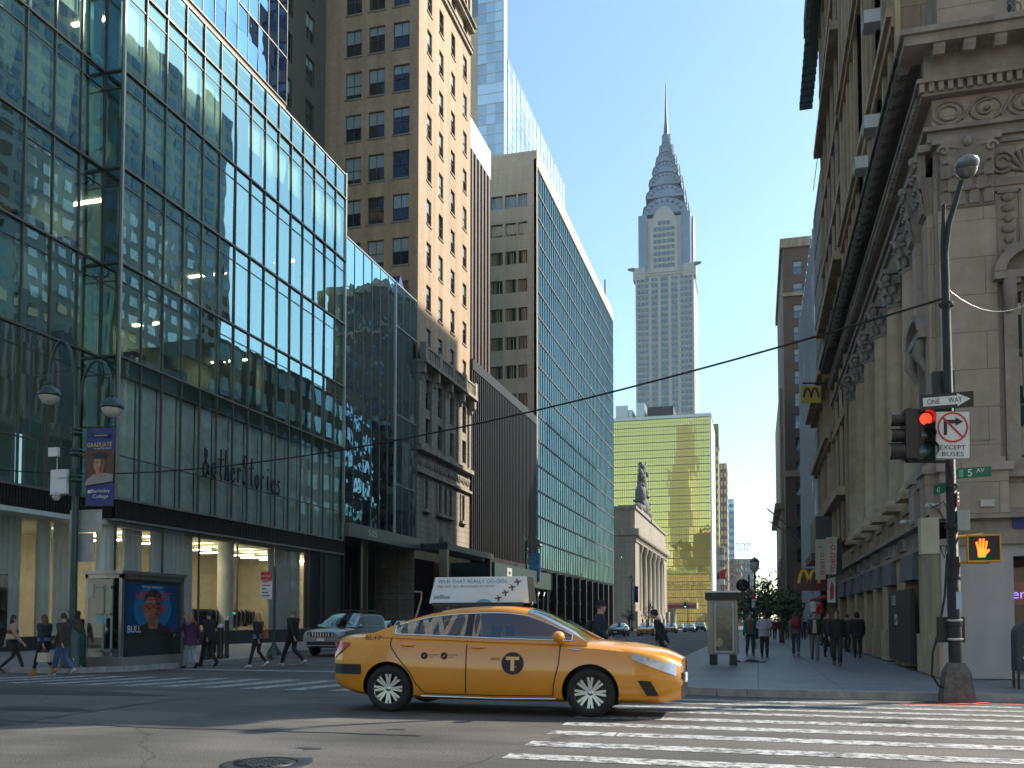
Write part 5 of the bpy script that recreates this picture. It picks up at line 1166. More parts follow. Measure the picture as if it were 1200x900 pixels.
for k, (px, py) in enumerate(((1021, 26), (1021, 148), (1010, 195))):
    p = ax(px, py, RX - .3); t = thing('air_conditioner', ['white window air conditioner highest on the stone wall above the bank', 'white window air conditioner halfway down the stone wall above the bank', 'white window air conditioner lowest and farthest along the stone wall'][k], 'air conditioner', (RX, p[1], p[2] - .2), R(-90), 'window air conditioners', True)
    q = MB(); q.box(-.33, .33, -.55, 0, 0, .42); q.build('casing', M['white'], t); q = MB(); q.box(-.3, .02, -.56, -.552, .05, .37); q.box(.06, .3, -.56, -.552, .05, .37); q.build('grille', M['dark'], t)
# ---- brown brick building with eaves
M['dkbrick'] = masonry('brown_brick', (.17, .13, .10), (.14, .105, .08), (.1, .08, .07), .3, .09, .01, .9, .25, .003)
bb = thing('brown_brick_building', 'tall brown brick building with stone bands and dark overhanging eaves past the bank', 'building', (RX, yr(988, 200), 0))
y0, y1 = yr(988, 200), yr(964, 200)
q = MB(); us = [(uy(y1) + (y1 - y0) * (i + .3) / 5, uy(y1) + (y1 - y0) * (i + .7) / 5) for i in range(5)]; zs = [(8 + 3.6 * k, 10.1 + 3.6 * k) for k in range(10)]
holes(q, SN, uy(y1), uy(y0), 5, 46, us, zs, .3); q.quad((RX, y0, 5), (20, y0, 5), (20, y0, 46), (RX, y0, 46)); q.quad((RX, y1, 5), (20, y1, 5), (20, y1, 46), (RX, y1, 46)); q.quad((RX, y0, 46), (20, y0, 46), (20, y1, 46), (RX, y1, 46)); q.build('wall', M['dkbrick'], bb)
q = MB()
for k in range(11): SN.box(q, uy(y1), uy(y0), -.16 if k % 3 else -.5, .0, 6.9 + 3.6 * k, 7.3 + 3.6 * k); 
for i in range(6): SN.box(q, uy(y1) + (y1 - y0) * i / 5 - .15, uy(y1) + (y1 - y0) * i / 5 + .15, -.12, .0, 5, 42)
q.build('stone_bands', M['rs_warm'], bb)
zc_ = float(ay(950, 52, y1 + 1)[2]); q = MB(); q.box(RX - .9, RX + 2, y0 - .5, y1 + 1, zc_ + .4, zc_ + 1.6); q.box(RX - .7, RX, y0 - .2, y1 + .6, zc_ - .2, zc_ + .4)
for k in range(26): q.box(RX - .85, RX, y0 + k * .8, y0 + k * .8 + .25, zc_ - .1, zc_ + .4)
q.build('eaves', mat('verdigris_eaves', (.03, .06, .05), .7, var=.3), bb)
put_windows(bb, [(SN.p((a + b) / 2, c, .2), SN.rz) for a, b in us for c, d in zs], window_protos(us[0][1] - us[0][0], 2.1, RM, 2, 1, (0, .4)), RM)
# lower shop building in front of it: bay, hood, metro signs
lb = thing('shop_building', 'narrow stone shop building with a dark boxed bay above the cafe', 'building', (RX, YE, 0))
ya, yb = YE + .02, yr(960, 600)
q = MB(); holes(q, SN, uy(yb), uy(ya), -.2, 14.5, [(uy(ya) - 1.5 - 2.6 * k, uy(ya) - .4 - 2.6 * k) for k in range(4)][::-1], [(4.6, 7.0), (8.2, 10.4), (11.4, 13.2)], .3, 0)
q.quad((RX, ya, -.2), (20, ya, -.2), (20, ya, 14.5), (RX, ya, 14.5)); q.quad((RX, ya, 14.5), (20, ya, 14.5), (20, yb, 14.5), (RX, yb, 14.5)); q.build('wall', M['rs_side'], lb)
put_windows(lb, [(SN.p(uy(ya) - .95 - 2.6 * k, z, .2), SN.rz) for k in range(4) for z in (4.6, 8.2, 11.4)], window_protos(1.1, 2.2, RM, 2, 1, (0, .4)), RM)
q = MB()
for z, o_ in ((7.4, .4), (10.8, .5), (14.2, .8)): SN.box(q, uy(yb), uy(ya), -o_, .0, z, z + .3); SN.box(q, uy(yb), uy(ya), -o_ * .6, .0, z - .25, z)
for k in range(5): SN.box(q, uy(ya) - .35 - 2.6 * k, uy(ya) - 2.6 * k, -.2, .0, 4, 14)
q.build('stone_trim', M['rs_warm'], lb)
q = MB(); SN.box(q, uy(ya) - 5.5, uy(ya) - .3, -1.0, .0, 4.75, 6.7, 0); SN.box(q, uy(ya) - 5.7, uy(ya) - .1, -1.25, .0, 4.35, 4.75, 0); q.build('bay', mat('dark_bay', (.05, .052, .055), .5), lb)
q = MB(); SN.box(q, uy(yb), uy(ya), .5, .7, 0, 3.2, 0); SN.box(q, uy(yb), uy(ya) - .2, -.7, -.02, 2.4, 2.55, 1); q.build('shopfront', [M['dark_room'], M['red_sign']], lb)
# concrete edged glass slab
gs = thing('glass_slab', 'slender sky reflecting glass slab with a concrete edge on the right row', 'building', (RX, yr(964, 400), 0))
y0, y1 = yr(964, 400), yr(956, 400); h = float(ax(962, 192, RX)[2])
q = MB(); q.box(RX + .0, 24, y0, y1, -.5, h)
for k in range(12): SN.box(q, uy(y1), uy(y0), -.04, -.002, 4 + k * 2.4, 4.06 + k * 2.4)
q.build('concrete_edge', mat('grey_concrete', (.3, .29, .27), .8, var=.1), gs)
y2 = yr(939, 600); GF = Face(RX, y2, -90); h2 = h - .3
curtain(gs, GF, rng(0, y2 - y1 - .02, 14), rng(0, h2, 10), mirror_glass('sky_slab_glass', (.35, .42, .5), (.92, .97, 1), .5, .95, .2, .004, .04), 100, tilt=.002, gap=0)
q = MB()
for u in rng(0, y2 - y1, 14): GF.box(q, u - .04, u + .04, -.05, 0, 0, h2)
q.build('mullions', mat('light_mullion', (.5, .52, .55), .4), gs)
q = MB(); q.box(RX + .05, 24, y1 + .02, y2 - .02, -.5, h2 - .02); q.build('core', mat('slab_core', (.3, .34, .38), .7), gs)
# far tower at the right
ft = thing('far_brown_tower', 'far slim brown tower with sunlit patches beyond the glass slab', 'building', (float(ay(921, 600, 150)[0]), 150, -1))
x0 = float(ay(921, 600, 150)[0]); htop = float(ay(930, 290, 150)[2]); FT = Face(x0, 150, 0)
q = MB(); us = [(1.6 + 3.2 * k, 3.0 + 3.2 * k) for k in range(4)]; zs = [(3 + 3.6 * k, 5.2 + 3.6 * k) for k in range(16)]; holes(q, FT, 0, 14, -1, htop, us, zs, .3); q.quad((x0, 150, -1), (x0, 190, -1), (x0, 190, htop), (x0, 150, htop)); q.quad((x0, 150, htop), (x0 + 14, 150, htop), (x0 + 14, 190, htop), (x0, 190, htop)); q.build('wall', mat('brown_tower_brick', (.16, .115, .08), .8, var=.2, vscale=.3), ft)
put_windows(ft, [(FT.p((a + b) / 2, c, .2), 0) for a, b in us for c, d in zs], window_protos(1.4, 2.2, RM, 2, 1, (0, .4)), RM)
q = MB(); q.box(x0 - .4, x0 + 14, 149.6, 190, htop, htop + 1.5); q.build('parapet', M['rs_warm'], ft)
for z0_, z1_ in ((24, 25), (htop - 8, htop - 7.4)): q = MB(); FT.box(q, -.3, 14, -.3, 0, z0_, z1_); q.build('ledge', M['rs_warm'], ft)
lw_ = thing('low_stone_building', 'lower stone building with cornice at the foot of the far tower', 'building', (3, 118, -1))
x3 = float(ay(917.5, 600, 160)[0]); q = MB(); q.box(x3 - .3, 12, 160, 200, -1, float(ay(917, 455, 160)[2])); q.box(x3 - 1.3, 12, 159.6, 200, 20, 21); q.build('wall', M['rs_warm'], lw_)
for k in range(5): q = MB(); q.box(x3 - .5, x3 - .3, 162 + k * 6, 164 + k * 6, 6, 12); q.build('window', M['plain_glass'], lw_)
fr_ = thing('red_brick_far_block', 'far red brick block just left of the far brown tower', 'building', (3, 210, -1))
x4 = float(ay(914.5, 600, 210)[0]); q = MB(); q.box(x4, x4 + 14, 210, 240, -1, float(ay(915, 560, 210)[2])); q.build('wall', M['br2'], fr_)
for k in range(8): q = MB(); q.box(x4 + .4, x4 + 1.4, 209.9, 210, 6 + k * 3.6, 8 + k * 3.6); q.build('window', M['plain_glass'], fr_)
# flagpoles leaning out over the street
for k, (a, b, lab) in enumerate((((899, 596), (936, 627), 'upper bare flagpole slanting out over the right pavement'), ((902, 611), (938, 634), 'lower bare flagpole slanting out over the right pavement'))):
    q = MB(); p0, p1 = ay(*a, 120), ay(*b, 124); q.tube([p0, p1], .09, 6); q.build('flagpole', M['steel'], None, lab, 'flagpole', 'flagpoles on the right')
# unseen towers added to shade the left row and fill the reflections
simple_tower('south_office_tower', 'tall office tower on the next street behind the bank, above the photo edge', 26, 44, 74, 128, 84, mat('pale_banded_wall', (.62, .62, .56), .7), M['plain_glass'], 14, 36, side_left=False)
for (nm_, lab_, a_, b_, c_, d_, h_, col_) in (('west_corner_block', 'stone office block on the near side of the avenue to the right, behind the photographer', 4, 40, -44, -6, 58, (.42, .37, .30)), ('west_corner_tower', 'grey office tower on the near side of the avenue to the left, behind the photographer', -75, -30, -44, -6, 75, (.34, .33, .32))): simple_tower(nm_, lab_, a_, b_, c_, d_, h_, mat('unseen_wall', col_, .8), M['plain_glass'], 12, 18, side_left=(a_ < 0))  # unseen pair added behind the camera for car and glass reflections
for nm_ in ('west_corner_block', 'west_corner_tower'):
    o_ = bpy.data.objects[nm_]; g_ = MB(); x_a, x_b, h_ = (4, 40, 58) if nm_.endswith('block') else (-75, -30, 75)
    for i in range(14):
        for j in range(int(h_ / 3.6) - 1): g_.box(x_a + (x_b - x_a) * (i + .25) / 14, x_a + (x_b - x_a) * (i + .75) / 14, -6.05, -5.9, 4 + j * 3.6, 6 + j * 3.6)
    tag(g_.build('front_windows', M['plain_glass'], o_), kind='stuff')
simple_tower('mid_office_block', 'brown office block hidden beyond the glass slab, before the far brown tower', 7.5, 30, 99, 148, 37, M['br1'], M['plain_glass'], 8, 9, side_left=False, zb=-1)  # hidden filler, added for what the left glass reflects
low = thing('low_shop_wing', 'low stone shop wing beside the bank, beyond the right photo edge', 'building', (RX + BW, RY, .1))  # unseen wing, kept low for the sun yet shading the right pavement
q = MB(); LW = Face(RX + BW, RY + .1, 0); holes(q, LW, .01, 14, 0, 6.5, [(.8 + 3.3 * k, 3.2 + 3.3 * k) for k in range(4)], [(.3, 2.7), (3.6, 5.6)], .3); q.box(RX + BW + .01, RX + BW + 14, RY + .6, YE, 0, 6.45); q.quad(LW.p(0.01, 6.5), LW.p(14, 6.5), LW.p(14, 6.5, .6), LW.p(.01, 6.5, .6)); q.build('wall', M['rs'], low)
put_windows(low, [(LW.p(2 + 3.3 * k, z, .2), 0) for k in range(4) for z in (.3, 3.6)], window_protos(2.4, 2.2, RM, 1, 2, (0,)), RM)
# ================================================================== STREET FURNITURE
def gz(x, y):
    walk_ = (y > 20.4 and x < -17.3) or (x > -2.5 and y > 17.3)
    return road_z(y) + (.14 if walk_ else 0)
# ---- corner signal pole
PX, PY_ = 3.05, 16.9
pz = gz(PX, PY_)
def at(px, py, Y=PY_): return Vector(ay(px, py, Y))
base = at(1121, 812); PX = base.x; PXT = at(1107, 300).x; lean = (PXT - PX) / (at(1107, 300).z - pz)
def pole_x(z): return PX + lean * (z - pz)
M['pole'] = mat('black_pole_paint', (.008, .008, .009), .65, .0, var=.5, vscale=7, bump=.3, bscale=25); M['pole_worn'] = mat('worn_grey_pole', (.10, .098, .095), .6, .3, var=.5, vscale=9, bump=.3, bscale=20)
sp = thing('signal_pole', 'black worn corner pole on a square iron base with a long lamp arm', 'street pole', (PX, PY_, pz), 0)
q = MB(); w0 = .26; q.add([(PX - w0, PY_ - w0, pz), (PX + w0, PY_ - w0, pz), (PX + w0, PY_ + w0, pz), (PX - w0, PY_ + w0, pz), (PX - .2, PY_ - .2, pz + .52), (PX + .2, PY_ - .2, pz + .52), (PX + .2, PY_ + .2, pz + .52), (PX - .2, PY_ + .2, pz + .52), (PX - .12, PY_ - .12, pz + .68), (PX + .12, PY_ - .12, pz + .68), (PX + .12, PY_ + .12, pz + .68), (PX - .12, PY_ + .12, pz + .68)],
    [(0, 1, 5, 4), (1, 2, 6, 5), (2, 3, 7, 6), (3, 0, 4, 7), (4, 5, 9, 8), (5, 6, 10, 9), (6, 7, 11, 10), (7, 4, 8, 11), (8, 9, 10, 11)]); q.build('base', M['pole_worn'], sp)
zt_ = at(1106, 300).z
q = MB(); q.tube([(pole_x(z), PY_, z) for z in (pz + .6, 2.4, 2.41, zt_)], [.11, .11, .09, .065], 14); 
for z in (1.2, 2.0, 2.9, 3.6, zt_ - .9): q.lathe([(.12, z), (.125, z + .03), (.12, z + .06)], (pole_x(z), PY_, 0), 14)
q.build('shaft', M['pole'], sp)
q = MB(); q.tube([(pole_x(zt_ - .8), PY_, zt_ - .8), (pole_x(zt_), PY_, zt_), tuple(at(1112, 262)), tuple(at(1127, 212))], [.06, .055, .05, .045], 10); q.build('lamp_arm', M['pole'], sp)
q = MB(); q.tube([tuple(at(1108, 300) + Vector((-.05, 0, 0))), tuple(at(1106, 240))], [.035, .03], 8); q.build('stub', M['pole'], sp)
hc = at(1133, 199); q = MB(); q.ball(hc + Vector((0, 0, .08)), (.2, .3, .13), 0, 14, 8); hd = q.build('lamp_head', mat('lamp_grey', (.2, .22, .24), .35, .5), sp)
q = MB(); q.lathe([(.19, 0), (.17, -.1), (.1, -.2), (0, -.22)], tuple(hc + Vector((0, 0, .06))), 14); q.build('lens', mat('smoked_lens', (.12, .12, .12), .1, spec=.8, coat=1), hd)
q = MB(); a, b = at(1101, 753), at(1132, 723); q.box(a.x, b.x, PY_ + .1, PY_ + .26, a.z, b.z); q.build('control_box', M['dark'], sp)
q = MB()
for z in (a.z + .06, b.z - .06): q.lathe([(.13, z - .02), (.14, z), (.13, z + .02)], (pole_x(z), PY_, 0), 14)
q.build('clamps', M['steel'], sp)
q = MB(); a, b = at(1095, 487), at(1120, 432); q.box(a.x, b.x, PY_ + .1, PY_ + .28, a.z, b.z); q.build('signal_controller', M['black'], sp)
a, b = at(1119, 714), at(1125, 694); q = MB(); q.box(a.x, b.x, PY_ - .125, PY_ - .12, a.z, b.z); q.build('sticker', mat('pale_blue_sticker', (.4, .5, .7), .5), sp)
q = MB(); P = [at(1108, 650), at(1105, 700), at(1098, 740), at(1091, 765), at(1090, 790), at(1098, 803), at(1112, 809)]; q.tube([tuple(p - Vector((0, .15, 0))) for p in P], .02, 6); q.build('cable', M['rubber'], sp)
q = MB()
for (c, d, e) in (((1088, 592), (1098, 600), (1106, 612)), ((1090, 596), (1103, 590), (1110, 600)), ((1100, 640), (1104, 655), (1108, 640))): q.tube([tuple(at(*c) - Vector((0, .1, 0))), tuple(at(*d) - Vector((0, .2, 0))), tuple(at(*e) - Vector((0, .1, 0)))], .012, 5)
q.build('wires', M['rubber'], sp)
a, b = at(1077, 650), at(1097, 608); q = MB(); q.box(a.x, b.x, PY_ - .25, PY_ + .05, a.z, b.z); o = q.build('equipment_box', mat('beige_box', (.36, .36, .3), .6), None, 'tall beige equipment box strapped to the left of the signal pole', 'equipment box')
a, b = at(1121, 622), at(1135, 598); q = MB(); q.box(a.x, b.x, PY_ - .1, PY_ - .02, a.z, b.z); q.build('equipment_box', mat('pale_green_box', (.3, .36, .34), .6), None, 'small pale green box on the right of the signal pole', 'equipment box')
# ---- flat signs
def sign(name, label, pts, Y, thick=.02, mtl=None, cat='sign', group=None):
    """pts: photo corners lower-left, lower-right, upper-right, upper-left; a real plate standing at depth Y"""
    P = [at(p[0], p[1], Y) for p in pts]; t = thing(name, label, cat, tuple(P[0]), group=group)
    q = MB(); q.add([tuple(p) for p in P] + [tuple(p + Vector((0, thick, 0))) for p in P], [(0, 1, 2, 3), (7, 6, 5, 4), (0, 4, 5, 1), (1, 5, 6, 2), (2, 6, 7, 3), (3, 7, 4, 0)]); q.build('plate', mtl, t)
    U, V = (P[1] - P[0]), (P[3] - P[0])
    def onp(a, b, off=.004): p = P[0] + U * a + V * b; p.y -= off; return p
    return t, onp, U, V
YS = PY_ - .18
t, on, U, V = sign('one_way_sign', 'black ONE WAY sign with white arrow on the signal pole', [(1079, 481), (1141, 476), (1141, 458), (1078, 463)], YS, mtl=M['black'])
q = MB(); P = [(.05, .22), (.70, .22), (.70, .08), (.95, .5), (.70, .92), (.70, .78), (.05, .78)]; q.add([tuple(on(a, b, .006)) for a, b in P], [(0, 1, 6), (1, 5, 6), (2, 3, 4)]); q.build('arrow', M['white'], t)
lettering('ONE', t, on(.13, .33, .007), U, V, U.length * .24, V.length * .34, M['ink']); lettering('WAY', t, on(.53, .33, .007), U, V, U.length * .26, V.length * .34, M['ink'])
t, on, U, V = sign('no_turn_sign', 'white no right turn sign reading EXCEPT BUSES', [(1096, 538), (1137, 538), (1137, 482), (1096, 482)], YS, mtl=M['white'])
q = MB()
for (a0, a1, b0, b1) in ((0, 1, 0, .012), (0, 1, .988, 1), (0, .016, 0, 1), (.984, 1, 0, 1)): q.add([tuple(on(a, b, .006)) for a, b in ((a0, b0), (a1, b0), (a1, b1), (a0, b1))], [(0, 1, 2, 3)])
q.add([tuple(on(a, b, .006)) for a, b in ((.24, .50), (.34, .50), (.34, .74), (.58, .74), (.58, .69), (.80, .78), (.58, .87), (.58, .82), (.24, .82))], [(0, 1, 2, 8), (2, 3, 7, 8), (4, 5, 6)]); q.build('arrow', M['ink'], t)
q = MB(); n = 32; ra, rb = .44, .39; cx, cy = .5, .66
pts = []
for k in range(n): a = 2 * math.pi * k / n; pts += [on(cx + ra * math.cos(a), cy + ra * .72 * math.sin(a), .009), on(cx + rb * math.cos(a), cy + rb * .72 * math.sin(a), .009)]
q.add([tuple(p) for p in pts], [(2 * k, 2 * k + 1, (2 * k + 3) % (2 * n), (2 * k + 2) % (2 * n)) for k in range(n)])
q.add([tuple(on(a, b, .0095)) for a, b in ((.20, .85), (.24, .88), (.80, .47), (.76, .44))], [(0, 1, 2, 3)]); q.build('prohibition_ring', M['red_sign'], t)
lettering('EXCEPT', t, on(.13, .20), U, V, U.length * .74, V.length * .09, M['ink']); lettering('BUSES', t, on(.19, .06), U, V, U.length * .63, V.length * .09, M['ink'])
t, on, U, V = sign('street_name_sign', 'green 5 AV street name sign pointing right on the signal pole', [(1122, 561), (1162, 558), (1162, 546), (1122, 549)], YS, mtl=M['green_sign'])
lettering('5', t, on(.30, .15), U, V, U.length * .13, V.length * .7, M['white']); lettering('AV', t, on(.55, .45), U, V, U.length * .24, V.length * .4, M['white'])
q = MB(); q.add([tuple(on(a, b, .005)) for a, b in ((.04, .15), (.17, .15), (.17, .85), (.04, .85))], [(0, 1, 2, 3)]); q.build('crest', mat('pale_green_crest', (.1, .4, .25), .5), t)
t = thing('street_name_sign', 'narrow green cross street sign seen edge on, left of the signal pole', 'sign', tuple(at(1097, 577)))
a, b = at(1098, 578), at(1107, 566); q = MB(); q.add([tuple(Vector((a.x, PY_ + .3, a.z))), (b.x, PY_ - .1, a.z), (b.x, PY_ - .1, b.z), (a.x, PY_ + .3, b.z)], [(0, 1, 2, 3)]); q.build('plate', M['green_sign'], t)
lettering('42', t, (a.x + .03, PY_ + .18, a.z + .03), Vector((b.x - a.x, -.4, 0)), (0, 0, 1), .12, .09, M['white'])
t = thing('brown_sign', 'small brown landmark sign seen at an angle right of the signal pole', 'sign', tuple(at(1120, 594)))
a, b = at(1120, 594), at(1129, 573); q = MB(); q.add([(a.x, PY_ - .1, a.z), (b.x, PY_ + .3, a.z + .05), (b.x, PY_ + .3, b.z), (a.x, PY_ - .1, b.z - .05)], [(0, 1, 2, 3)]); q.build('plate', mat('brown_sign', (.12, .02, .015), .5), t)
q = MB()
for k in range(3): z = a.z + .08 + k * .07; q.add([(a.x + .02, PY_ - .1 + .05 - .02, z), (b.x - .03, PY_ + .22 - .02, z + .03), (b.x - .03, PY_ + .22 - .02, z + .055), (a.x + .02, PY_ + -.07, z + .025)], [(0, 1, 2, 3)])
q.build('plate_print', M['white'], t)
# ---- traffic signal heads on a short bracket
def signal_head(label, c, rz, lit):
    t = thing('traffic_light', label, 'traffic light', c, rz, 'traffic lights on the signal pole', True)
    q = MB(); H = .86; W_ = .155
    q.box(-W_, W_, -.02, .18, -H / 2, H / 2)
    for z in (-H / 2, H / 2): q.box(-.05, .05, .04, .12, z - .04, z + .04)
    q.build('housing', M['black'], t)
    for k in range(3):
        z = H / 2 - .15 - k * .28; r_ = .1 if k < 2 else .13
        if k == 2: z -= .0
        q = MB(); q.lathe([(r_, 0), (r_ * .6, -.02), (0, -.03)], (0, -.025, z), 16, axis='y')
        m_ = mat('signal_red_lit', (.9, .03, .01), .4, var=0, emit=(1, .02, .008), estr=3) if (lit and k == 0) else (M['sig_g'] if k == 2 else M['sig_d']); q.build('lens', m_, t)
        q = MB(); q.lathe([(r_ + .015, -.02), (r_ + .018, -.24 - .03 * (k == 2))], (0, 0, z), 16, axis='y', a0=R(-20), a1=R(200))
        vv = q; vv.build('visor', M['black'], t)
    return t
M['sig_g'] = mat('signal_green_off', (.01, .06, .05), .2, spec=.8); M['sig_d'] = mat('signal_off', (.03, .02, .01), .25, spec=.8)
signal_head('traffic light with its red lamp lit, facing the camera', tuple(at(1085, 510, PY_ - .05)), R(4), True)
signal_head('unlit traffic light seen from the side, left of the lit red one', tuple(at(1060, 510, PY_ - .05)), R(-82), False)
q = MB(); q.tube([tuple(at(1114, 541, PY_ - .02)), tuple(at(1060, 541, PY_ - .02))], .025, 8); q.tube([tuple(at(1114, 481, PY_ - .02)), tuple(at(1060, 481, PY_ - .02))], .025, 8); q.build('signal_bracket', M['black'], sp)
# ---- pedestrian signal
c = at(1153, 642.5, PY_ - .15); t = thing('pedestrian_signal', 'yellow framed pedestrian signal showing a lit orange hand', 'pedestrian signal', tuple(c), R(-6), None, True)
q = MB(); w, h = .235, .205; q.box(-w, w, 0, .16, -h, h, 1)
for (x0, x1, z0, z1) in ((-w - .02, w + .02, h, h + .03), (-w - .02, w + .02, -h - .03, -h), (-w - .02, -w, -h, h), (w, w + .02, -h, h)): q.box(x0, x1, -.06, .16, z0, z1, 0)
q.build('housing', [M['yellow_paint'], M['black']], t)
q = MB(); hx, hz = -.11, -.15
for (a0, b0, a1, b1, w_) in ((.03, .12, .0, .26, .025), (.06, .14, .055, .31, .025), (.095, .14, .11, .31, .025), (.13, .12, .155, .27, .022)): q.bar((hx + a0, -.004, hz + b0), (hx + a1, -.004, hz + b1), .004, w_ * 1.2, up=(1, 0, 0)); q.bar((hx + a0, -.004, hz + b0), (hx + a1, -.004, hz + b1), w_ * 1.2, .004)
q.prism([(.02, 0), (.13, 0), (.15, .14), (.01, .14)], lambda a, b, w: (hx + a, w, hz + b), -.006, -.002); q.prism([(.13, .03), (.2, .11), (.185, .14), (.13, .09)], lambda a, b, w: (hx + a, w, hz + b), -.006, -.002)
q.build('hand_symbol', mat('orange_hand', (.9, .15, .02), .4, var=0, emit=(1, .12, .01), estr=2.6), t)
q = MB(); q.tube([tuple(at(1115, 630)), tuple(at(1152, 627, PY_ - .05))], .028, 8); q.tube([tuple(at(1115, 659)), tuple(at(1160, 659, PY_ - .05))], .028, 8); q.build('signal_bracket_arm', M['yellow_paint'], sp)
# ---- street posting box at the right edge
p = ag(1196, 808, .14); t = thing('mail_box', 'dark green street box on thin legs at the right photo edge', 'mailbox', tuple(p), R(0), None, True)
q = MB(); pts = [(-.22, .35), (.22, .35), (.22, 1.05)] + [(.22 * math.cos(a), 1.05 + .22 * math.sin(a)) for a in rng(0, math.pi, 8)][1:-1] + [(-.22, 1.05)]; q.prism(pts, lambda a, b, w: (a + .12, w, b), -.2, .2); q.build('body', mat('box_green', (.03, .045, .05), .5, var=.3), t)
for sx in (-1, 1):
    for sy in (-1, 1): q = MB(); q.box(.12 + sx * .19 - .02, .12 + sx * .19 + .02, sy * .17 - .02, sy * .17 + .02, 0, .35); q.build('leg', M['dark'], t)
q = MB(); q.prism([(-.1, .6), (-.02, .75), (-.12, .85), (.05, .7), (.0, .55)], lambda a, b, w: (a + .1, w, b), -.206, -.201); q.build('scrawl', M['white'], t)
# ---- twin street lamps
def lamp_head(q, q2, c, s=1.):
    q.lathe([(.03 * s, .42 * s), (.05 * s, .3 * s), (.12 * s, .26 * s), (.24 * s, .2 * s), (.36 * s, .02 * s), (.38 * s, -.06 * s), (.34 * s, -.08 * s)], c, 18); q2.lathe([(.33 * s, -.08 * s), (.29 * s, -.2 * s), (.18 * s, -.32 * s), (0, -.37 * s)], c, 18)
def twin_lamp(label, x, y, h, arms, group, s=1.):
    z = gz(x, y); t = thing('street_lamp', label, 'street lamp', (x, y, z), 0, group, True)
    q = MB(); q.lathe([(.46 * s, 0), (.46 * s, .12), (.42 * s, .16), (.42 * s, .85), (.36 * s, .92), (.3 * s, 1.0), (.17 * s, 1.15)], (0, 0, 0), 8); q.build('base', M['lamp_green'], t)
    q = MB(); q.tube([(0, 0, 1.0), (0, 0, h * .5), (0, 0, h)], [.13 * s, .11 * s, .08 * s], 14)
    for zz in (h * .82, h * .9, h * .72): q.lathe([(.1 * s, zz - .12), (.2 * s, zz - .08), (.2 * s, zz - .02), (.12 * s, zz), (.2 * s, zz + .03), (.2 * s, zz + .09), (.1 * s, zz + .12)], (0, 0, 0), 14)
    q.build('shaft', M['lamp_green'], t)
    for (dx, dz0, rise, drop) in arms:
        q = MB(); sg = 1 if dx > 0 else -1; R_ = abs(dx) / 2
        P = [(sg * .02, 0, h * .82), (sg * .08, 0, dz0)] + [(sg * (.1 + R_ * .95 * (1 - math.cos(a))), 0, dz0 + rise * math.sin(a)) for a in rng(.3, math.pi - .35, 9)]
        P.append((dx, 0, P[-1][2] - .1)); q.tube(P, .045 * s, 8); q.tube([(dx, 0, P[-1][2] + .15), (dx, 0, P[-1][2] - .15)], .06 * s, 8); ar = q.build('arm', M['lamp_green'], t)
        q, q2 = MB(), MB(); c = (dx, 0, P[-1][2] - .52 * s); lamp_head(q, q2, c, s); hd_ = q.build('lamp_hood', M['lamp_green'], t); q2.build('lens', M['lens'], hd_)
    return t
b_ = ag(84, 782, .14); LXx, LYy = float(b_[0]), float(b_[1]); hsh = float(ay(95, 488, LYy)[2]) - gz(LXx, LYy)
LT = twin_lamp('green twin armed street lamp carrying a college banner on the left corner', LXx, LYy, hsh + .3, [(float(ay(58, 455, LYy)[0]) - LXx, hsh + .75, 1.45, 0), (float(ay(133, 473, LYy)[0]) - LXx - .05, hsh + .35, 1.2, 0)], 'twin street lamps', .85)
# banner
def lp(px, py, dy=0.): return Vector(ay(px, py, LYy + dy))
t = thing('banner', 'blue college banner with a graduate portrait hanging on the left street lamp', 'banner', tuple(lp(101, 592)))
A, B, Cc, D = lp(100, 593), lp(133, 592), lp(136, 502), lp(102, 502)
def bon(a, b, o=.006): p = A + (B - A) * a + (D - A) * b + ((Cc - D) - (B - A)) * a * b; p.y -= o; return p
q = MB(); n = 10
vs = [];
for i in range(n + 1):
    for j in range(n + 1): p = bon(i / n, j / n, 0); p.y += .03 * math.sin(i * .9) * (j / n - .2); vs.append(tuple(p))
q.add(vs, [(i * (n + 1) + j, (i + 1) * (n + 1) + j, (i + 1) * (n + 1) + j + 1, i * (n + 1) + j + 1) for i in range(n) for j in range(n)], 0, True); q.build('cloth', M['navy'], t)
def bpoly(name, pts, m, o): q = MB(); q.add([tuple(bon(a, b, o)) for a, b in pts], [tuple(range(len(pts)))]); return q.build(name, m, t)
def ell(cx, cy, rx, ry, n=18, a0=0, a1=2 * math.pi): return [(cx + rx * math.cos(a), cy + ry * math.sin(a)) for a in rng(a0, a1, n)[:-1]]
ph = bpoly('photo_ground', [(0, .25), (1, .31), (1, .72), (0, .72)], mat('print_brown', (.1, .05, .03), .6), .04)
sk = mat('print_skin', (.42, .22, .13), .6); bpoly('portrait_gown', [(0.0, .26), (.98, .31), (.98, .40), (.65, .42), (.3, .4), (.05, .33)], mat('print_grey', (.3, .3, .32), .6), .044)
bpoly('portrait_neck', [(.38, .36), (.62, .36), (.62, .46), (.4, .46)], sk, .047); bpoly('portrait_face', ell(.5, .53, .2, .115), sk, .05); bpoly('portrait_shade', [(.5 + .2 * math.cos(a), .53 + .115 * math.sin(a)) for a in rng(-math.pi / 2, math.pi / 2, 10)] + [(.56, .58), (.52, .5)], mat('print_skin_shade', (.2, .09, .05), .6, var=.25, vscale=12), .0515); bpoly('portrait_cap', [(.28, .60), (.72, .60), (.8, .66), (.5, .695), (.24, .665)], M['ink'], .053)
for c in (.42, .58): bpoly('portrait_eye', ell(c, .555, .045, .009, 8), M['ink'], .054)
bpoly('portrait_mouth', ell(.49, .475, .06, .009, 8), mat('print_lip', (.25, .08, .06), .6), .054)
U_, V_ = (B - A), (D - A); w_ = U_.length; h_ = V_.length
